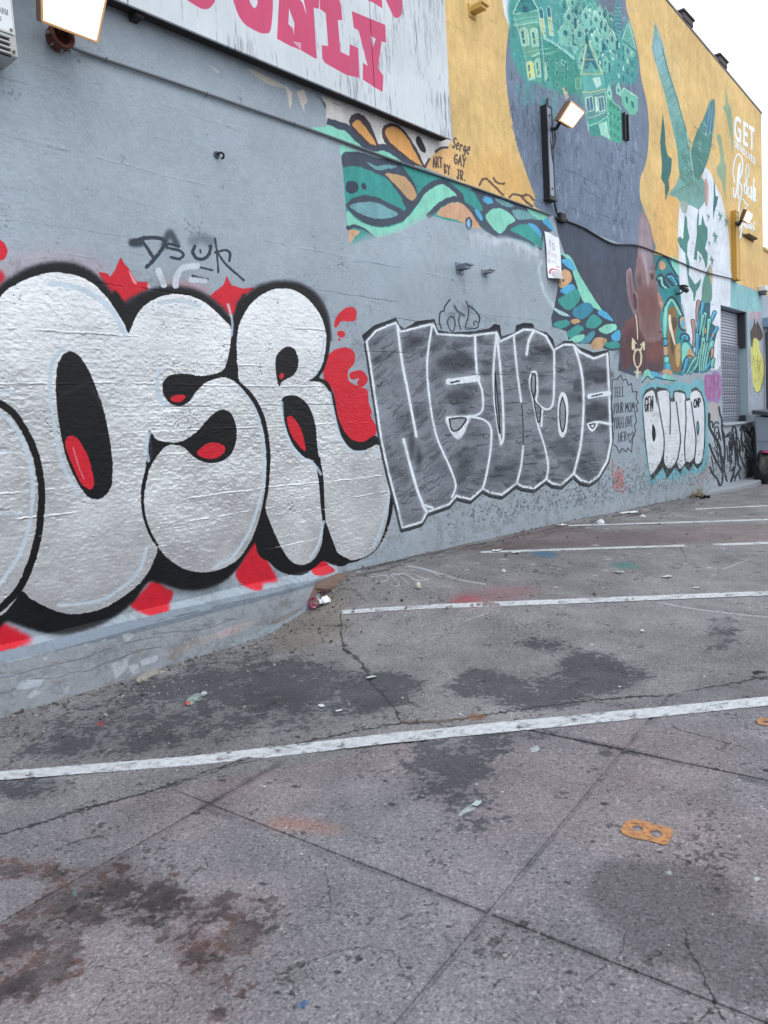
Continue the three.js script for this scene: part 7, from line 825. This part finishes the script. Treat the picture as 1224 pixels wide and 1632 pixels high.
{
  const c = new THREE.Vector3(18.55, 0.02, 0.42), t = thing('bundle', 'black bundle with a pink top lying against the skip', 'bundle', c);
  const blob = (sx, sy, sz, x, y, z, s) => { const g = new THREE.IcosahedronGeometry(1, 5), p = g.attributes.position; for (let i = 0; i < p.count; i++) { const a = p.getX(i), b = p.getY(i), d = p.getZ(i), k = 0.82 + 0.34 * vn(a * 2.2 + s, b * 2.2 + d * 1.7 + s) + 0.08 * vn(a * 8 + s, d * 8 + b * 6); p.setXYZ(i, x + a * k * sx, Math.max(0, y + b * k * sy), z + d * k * sz); } g.computeVertexNormals(); return g; };
  mesh('sack', blob(0.42, 0.42, 0.22, 0, 0.3, 0, 4), std('#1b1a1e', { roughness: 0.55 }), t); mesh('sack', blob(0.3, 0.22, 0.2, 0.2, 0.18, 0.16, 9), std('#232126', { roughness: 0.55 }), t); mesh('cloth', blob(0.34, 0.05, 0.2, 0.12, 0.68, 0.06, 14), std('#b03a66', { roughness: 0.85 }), t); mesh('tag', blob(0.05, 0.1, 0.03, -0.2, 0.22, 0.2, 2), std('#c8c2b4'), t);
}

// ------------------------------------------------------------------ litter
const crumple = (w, h, d, s, n = 3) => { const g = new THREE.IcosahedronGeometry(1, n), p = g.attributes.position; for (let i = 0; i < p.count; i++) { const a = p.getX(i), b = p.getY(i), c = p.getZ(i), k = 0.65 + 0.6 * vn(a * 2.6 + s, b * 2.6 + c * 3.1 + s * 2) + 0.2 * vn(a * 7 + s, c * 7 + b * 5); p.setXYZ(i, a * k * w, Math.max(-0.3 * h, b * k * h) + h * 0.3, c * k * d); } const q = g.index ? g.toNonIndexed() : g; q.computeVertexNormals(); return q; };
const sheetOf = (w, d, s, lift) => { const g = new THREE.PlaneGeometry(w, d, 8, 8).rotateX(-Math.PI / 2), p = g.attributes.position; for (let i = 0; i < p.count; i++) { const x = p.getX(i), z = p.getZ(i); p.setXYZ(i, x + 0.15 * w * (vn(x * 30 + s, z * 30) - 0.5), 0.004 + lift * vn(x * 26 + s, z * 26 + s), z + 0.2 * d * (vn(x * 22, z * 22 + s) - 0.5)); } const q = g.index ? g.toNonIndexed() : g; q.computeVertexNormals(); return q; };
{ // the crushed cup
  const q = gp(503, 968), t = thing('paper_cup', 'crushed pink and white paper cup lying at the foot of the wall', 'cup', q.clone().setY(topOf(q.x, q.z) + 0.045)); t.rotation.set(0.15, 0.55, 1.35);
  const cc = newCanvas(256, 128), x = cc.getContext('2d'); x.fillStyle = '#e3e4e8'; x.fillRect(0, 0, 256, 128); x.fillStyle = '#d24a80'; x.fillRect(0, 60, 110, 60); x.fillRect(110, 0, 80, 60); x.fillRect(150, 80, 106, 48);
  const cup = new THREE.CylinderGeometry(0.052, 0.038, 0.1, 24, 6, true), p = cup.attributes.position; for (let i = 0; i < p.count; i++) { const k = 1 - 0.28 * vn(p.getX(i) * 40 + 3, p.getY(i) * 25 + 8); p.setXYZ(i, p.getX(i) * k, p.getY(i), p.getZ(i) * (0.8 + 0.2 * k)); } cup.computeVertexNormals();
  mesh('wall', cup, new THREE.MeshStandardMaterial({ map: tex(cc, true), roughness: 0.7, side: THREE.DoubleSide }), t); mesh('rim', new THREE.TorusGeometry(0.047, 0.004, 6, 26).rotateX(Math.PI / 2).scale(1, 1, 0.88).translate(0, 0.05, 0), std('#8a3450'), t); mesh('base', new THREE.CylinderGeometry(0.036, 0.036, 0.003, 20).translate(0, -0.048, 0), std('#d9d2c2'), t);
  const w = gp(518, 962), pl = thing('paper_scrap', 'white torn paper tucked beside the crushed cup', 'paper', w.clone().setY(topOf(w.x, w.z) + 0.01)); mesh('sheet', crumple(0.06, 0.04, 0.035, 21), std('#dfe2e6'), pl);
}
{ const q = gp(311, 1117), t = thing('crushed_wrapper', 'crushed green and silver bottle wrapper with a red end on the dark asphalt', 'litter', q.clone().setY(topOf(q.x, q.z) + 0.004)); t.rotation.y = 0.35; mesh('body', crumple(0.085, 0.026, 0.032, 5), std('#7f8f88', { roughness: 0.35, metalness: 0.4 }), t); mesh('neck', crumple(0.035, 0.016, 0.015, 8, 2).translate(0.09, 0, 0), std('#a9b1af', { roughness: 0.4, metalness: 0.3 }), t); mesh('cap', crumple(0.013, 0.016, 0.016, 3, 2).translate(-0.085, 0.003, 0.004), std('#b8382c'), t); }
{ const q = gp(237, 1079), t = thing('concrete_lump', 'broken pale concrete lump lying at the foot of the near footing', 'rubble', q.clone().setY(topOf(q.x, q.z))); t.rotation.y = 0.5; mesh('lump', crumple(0.1, 0.03, 0.05, 13), std('#8d8781', { roughness: 0.95 }), t); mesh('chip', crumple(0.02, 0.012, 0.02, 6, 2).translate(0.1, 0, 0.05), std('#98928a', { roughness: 0.95 }), t); }
{ const q = gp(20, 1135), t = thing('concrete_lump', 'brown broken hole edge of concrete at the left end of the footing', 'rubble', q.clone().setY(topOf(q.x, q.z) - 0.01)); mesh('lump', crumple(0.07, 0.045, 0.05, 31), std('#64564c', { roughness: 0.95 }), t); }
const scraps = [[592, 1082, 0.05, 0.02, '#a9b6b4', 'clear torn plastic lying on the crack edge of the patch'], [513, 1128, 0.035, 0.015, '#c3cbca', 'clear plastic bit on dark asphalt, left of a pair'], [540, 1134, 0.03, 0.012, '#bcc5c4', 'pale plastic bit on dark asphalt, right of a pair'], [667, 937, 0.055, 0.05, '#b9bba8', 'crumpled pale receipt below the chalk scribbles'], [546, 906, 0.05, 0.018, '#d8dde0', 'white paper bit lying under the silver R'], [792, 879, 0.09, 0.02, '#ccd3d6', 'white wrapper on the third stall line, left one'], [822, 882, 0.08, 0.02, '#c2c9cc', 'white wrapper on the third stall line, right one'], [893, 838, 0.11, 0.02, '#d5dadd', 'flat white paper at the start of the fourth stall line'], [957, 834.5, 0.09, 0.06, '#dde1e3', 'white crumpled paper standing on the fourth stall line'], [1003, 818, 0.2, 0.02, '#cfd4d6', 'long white paper near the wall below the red tag'], [1024, 824, 0.08, 0.03, '#d2d6d8', 'small white paper beside the long white paper'], [985, 914, 0.07, 0.02, '#aeb5b3', 'pale flattened carton right of the teal spray spot'], [1063, 920, 0.08, 0.01, '#b0b6b8', 'thin pale wrapper by the right of the lot'], [803, 912, 0.04, 0.03, '#c7cccd', 'white scrap left of the brown leaf'], [886, 937, 0.025, 0.012, '#b8bdbd', 'tiny pale pellet just below the second stall line'], [1024, 1007, 0.03, 0.01, '#c6cbcc', 'small white scrap alone on open asphalt'], [1110, 938, 0.04, 0.01, '#b9bfc0', 'pale scrap just above the second stall line'], [760, 1286, 0.035, 0.006, '#a4b0b0', 'smeared pale scrap on the stained slab']];
scraps.forEach(([x, y, w, h, c, label], i) => { const q = gp(x, y), t = mesh('paper_scrap', h > 0.025 ? crumple(w * 0.6, h * 0.7, w * 0.4, 40 + i) : sheetOf(w * 1.3, w * 0.8, 60 + i * 3, h), new THREE.MeshStandardMaterial({ color: c, roughness: 0.7, side: THREE.DoubleSide })); t.position.set(q.x, topOf(q.x, q.z) + 0.002, q.z); t.rotation.y = i * 1.3; t.userData = { label, category: 'paper' }; });
const leaves = [[855, 912, 0.05, '#2a2522', 'dark curled leaf above the second stall line'], [948, 948, 0.04, '#4a2d25', 'brown leaf lying on the second stall line'], [194, 1092, 0.025, '#141416', 'black shard at the foot of the near footing'], [72, 1131, 0.03, '#1d1c1d', 'black curled strip near the left end of the footing'], [528, 952, 0.04, '#a8702c', 'orange leaf beside the crushed cup'], [1119, 796, 0.18, '#1d1c1e', 'black rag at the wall foot below the pink scrawl'], [1210, 1080, 0.06, '#2c2a2a', 'dark twig on the crack at the right edge'], [100, 1195, 0.02, '#5a3a30', 'small brown pebble above the nearest stall line'], [807, 887, 0.06, '#263c52', 'blue stained leaf beside the third stall line']];
leaves.forEach(([x, y, w, c, label], i) => { const q = gp(x, y), t = mesh('leaf', sheetOf(w * 1.4, w * 0.6, 90 + i * 5, w * 0.5), new THREE.MeshStandardMaterial({ color: c, roughness: 0.9, side: THREE.DoubleSide })); t.position.set(q.x, topOf(q.x, q.z) + 0.003, q.z); t.rotation.y = i * 0.9; t.userData = { label, category: /pebble|shard/.test(label) ? 'fragment' : /rag|strip/.test(label) ? 'litter' : 'leaf' }; });
{ // dry tuft growing out of the joint at the far end of the wall
  const q = gp(1107, 793), t = thing('dry_weed', 'dry straw-coloured weed tuft at the wall foot before the shutter', 'weed', q), bl = []; for (let i = 0; i < 60; i++) { const a = rnd() * 6.28, l = 0.12 + rnd() * 0.2, g = new THREE.ConeGeometry(0.006, l, 4).translate(0, l / 2, 0).rotateZ((rnd() - 0.5) * 2).rotateY(a).translate((rnd() - 0.5) * 0.4, 0, rnd() * 0.12); bl.push(g); }
  mesh('foliage', mergeGeometries(bl), std('#8b8263', { roughness: 0.95 }), t); mesh('root_clump', crumple(0.22, 0.05, 0.07, 77), std('#5d574d', { roughness: 0.95 }), t);
}
{ // loose grit gathered along the wall foot
  const g = new THREE.DodecahedronGeometry(1, 0), N = 1500, im = new THREE.InstancedMesh(g, std('#ffffff', { roughness: 0.95 }), N), m = new THREE.Matrix4(), e = new THREE.Euler(), qn = new THREE.Quaternion(), cl = new THREE.Color();
  for (let i = 0; i < N; i++) { const x = i < 700 ? 1.6 + rnd() * 3.6 : i < 1100 ? 5 + rnd() * 12 : 1 + rnd() * 13, z = (i < 700 ? 0.13 : 0.02) + Math.pow(rnd(), 2.2) * (i < 700 ? 0.8 : i < 1100 ? 0.3 : 2.6), s = 0.003 + Math.pow(rnd(), 3) * 0.012; m.compose(new THREE.Vector3(x, topOf(x, z) + s * 0.4, z), qn.setFromEuler(e.set(rnd() * 6, rnd() * 6, rnd() * 6)), new THREE.Vector3(s * (1 + rnd()), s * 0.8, s)); im.setMatrixAt(i, m); const v = 0.06 + rnd() * 0.2; im.setColorAt(i, cl.setRGB(v, v * 0.95, v * 0.9)); }
  im.name = 'grit'; im.castShadow = im.receiveShadow = true; im.userData = { label: 'loose grit and small stones along the foot of the wall', category: 'grit', kind: 'stuff' }; scene.add(im);
}
camera.updateMatrixWorld();
renderer.render(scene, camera);
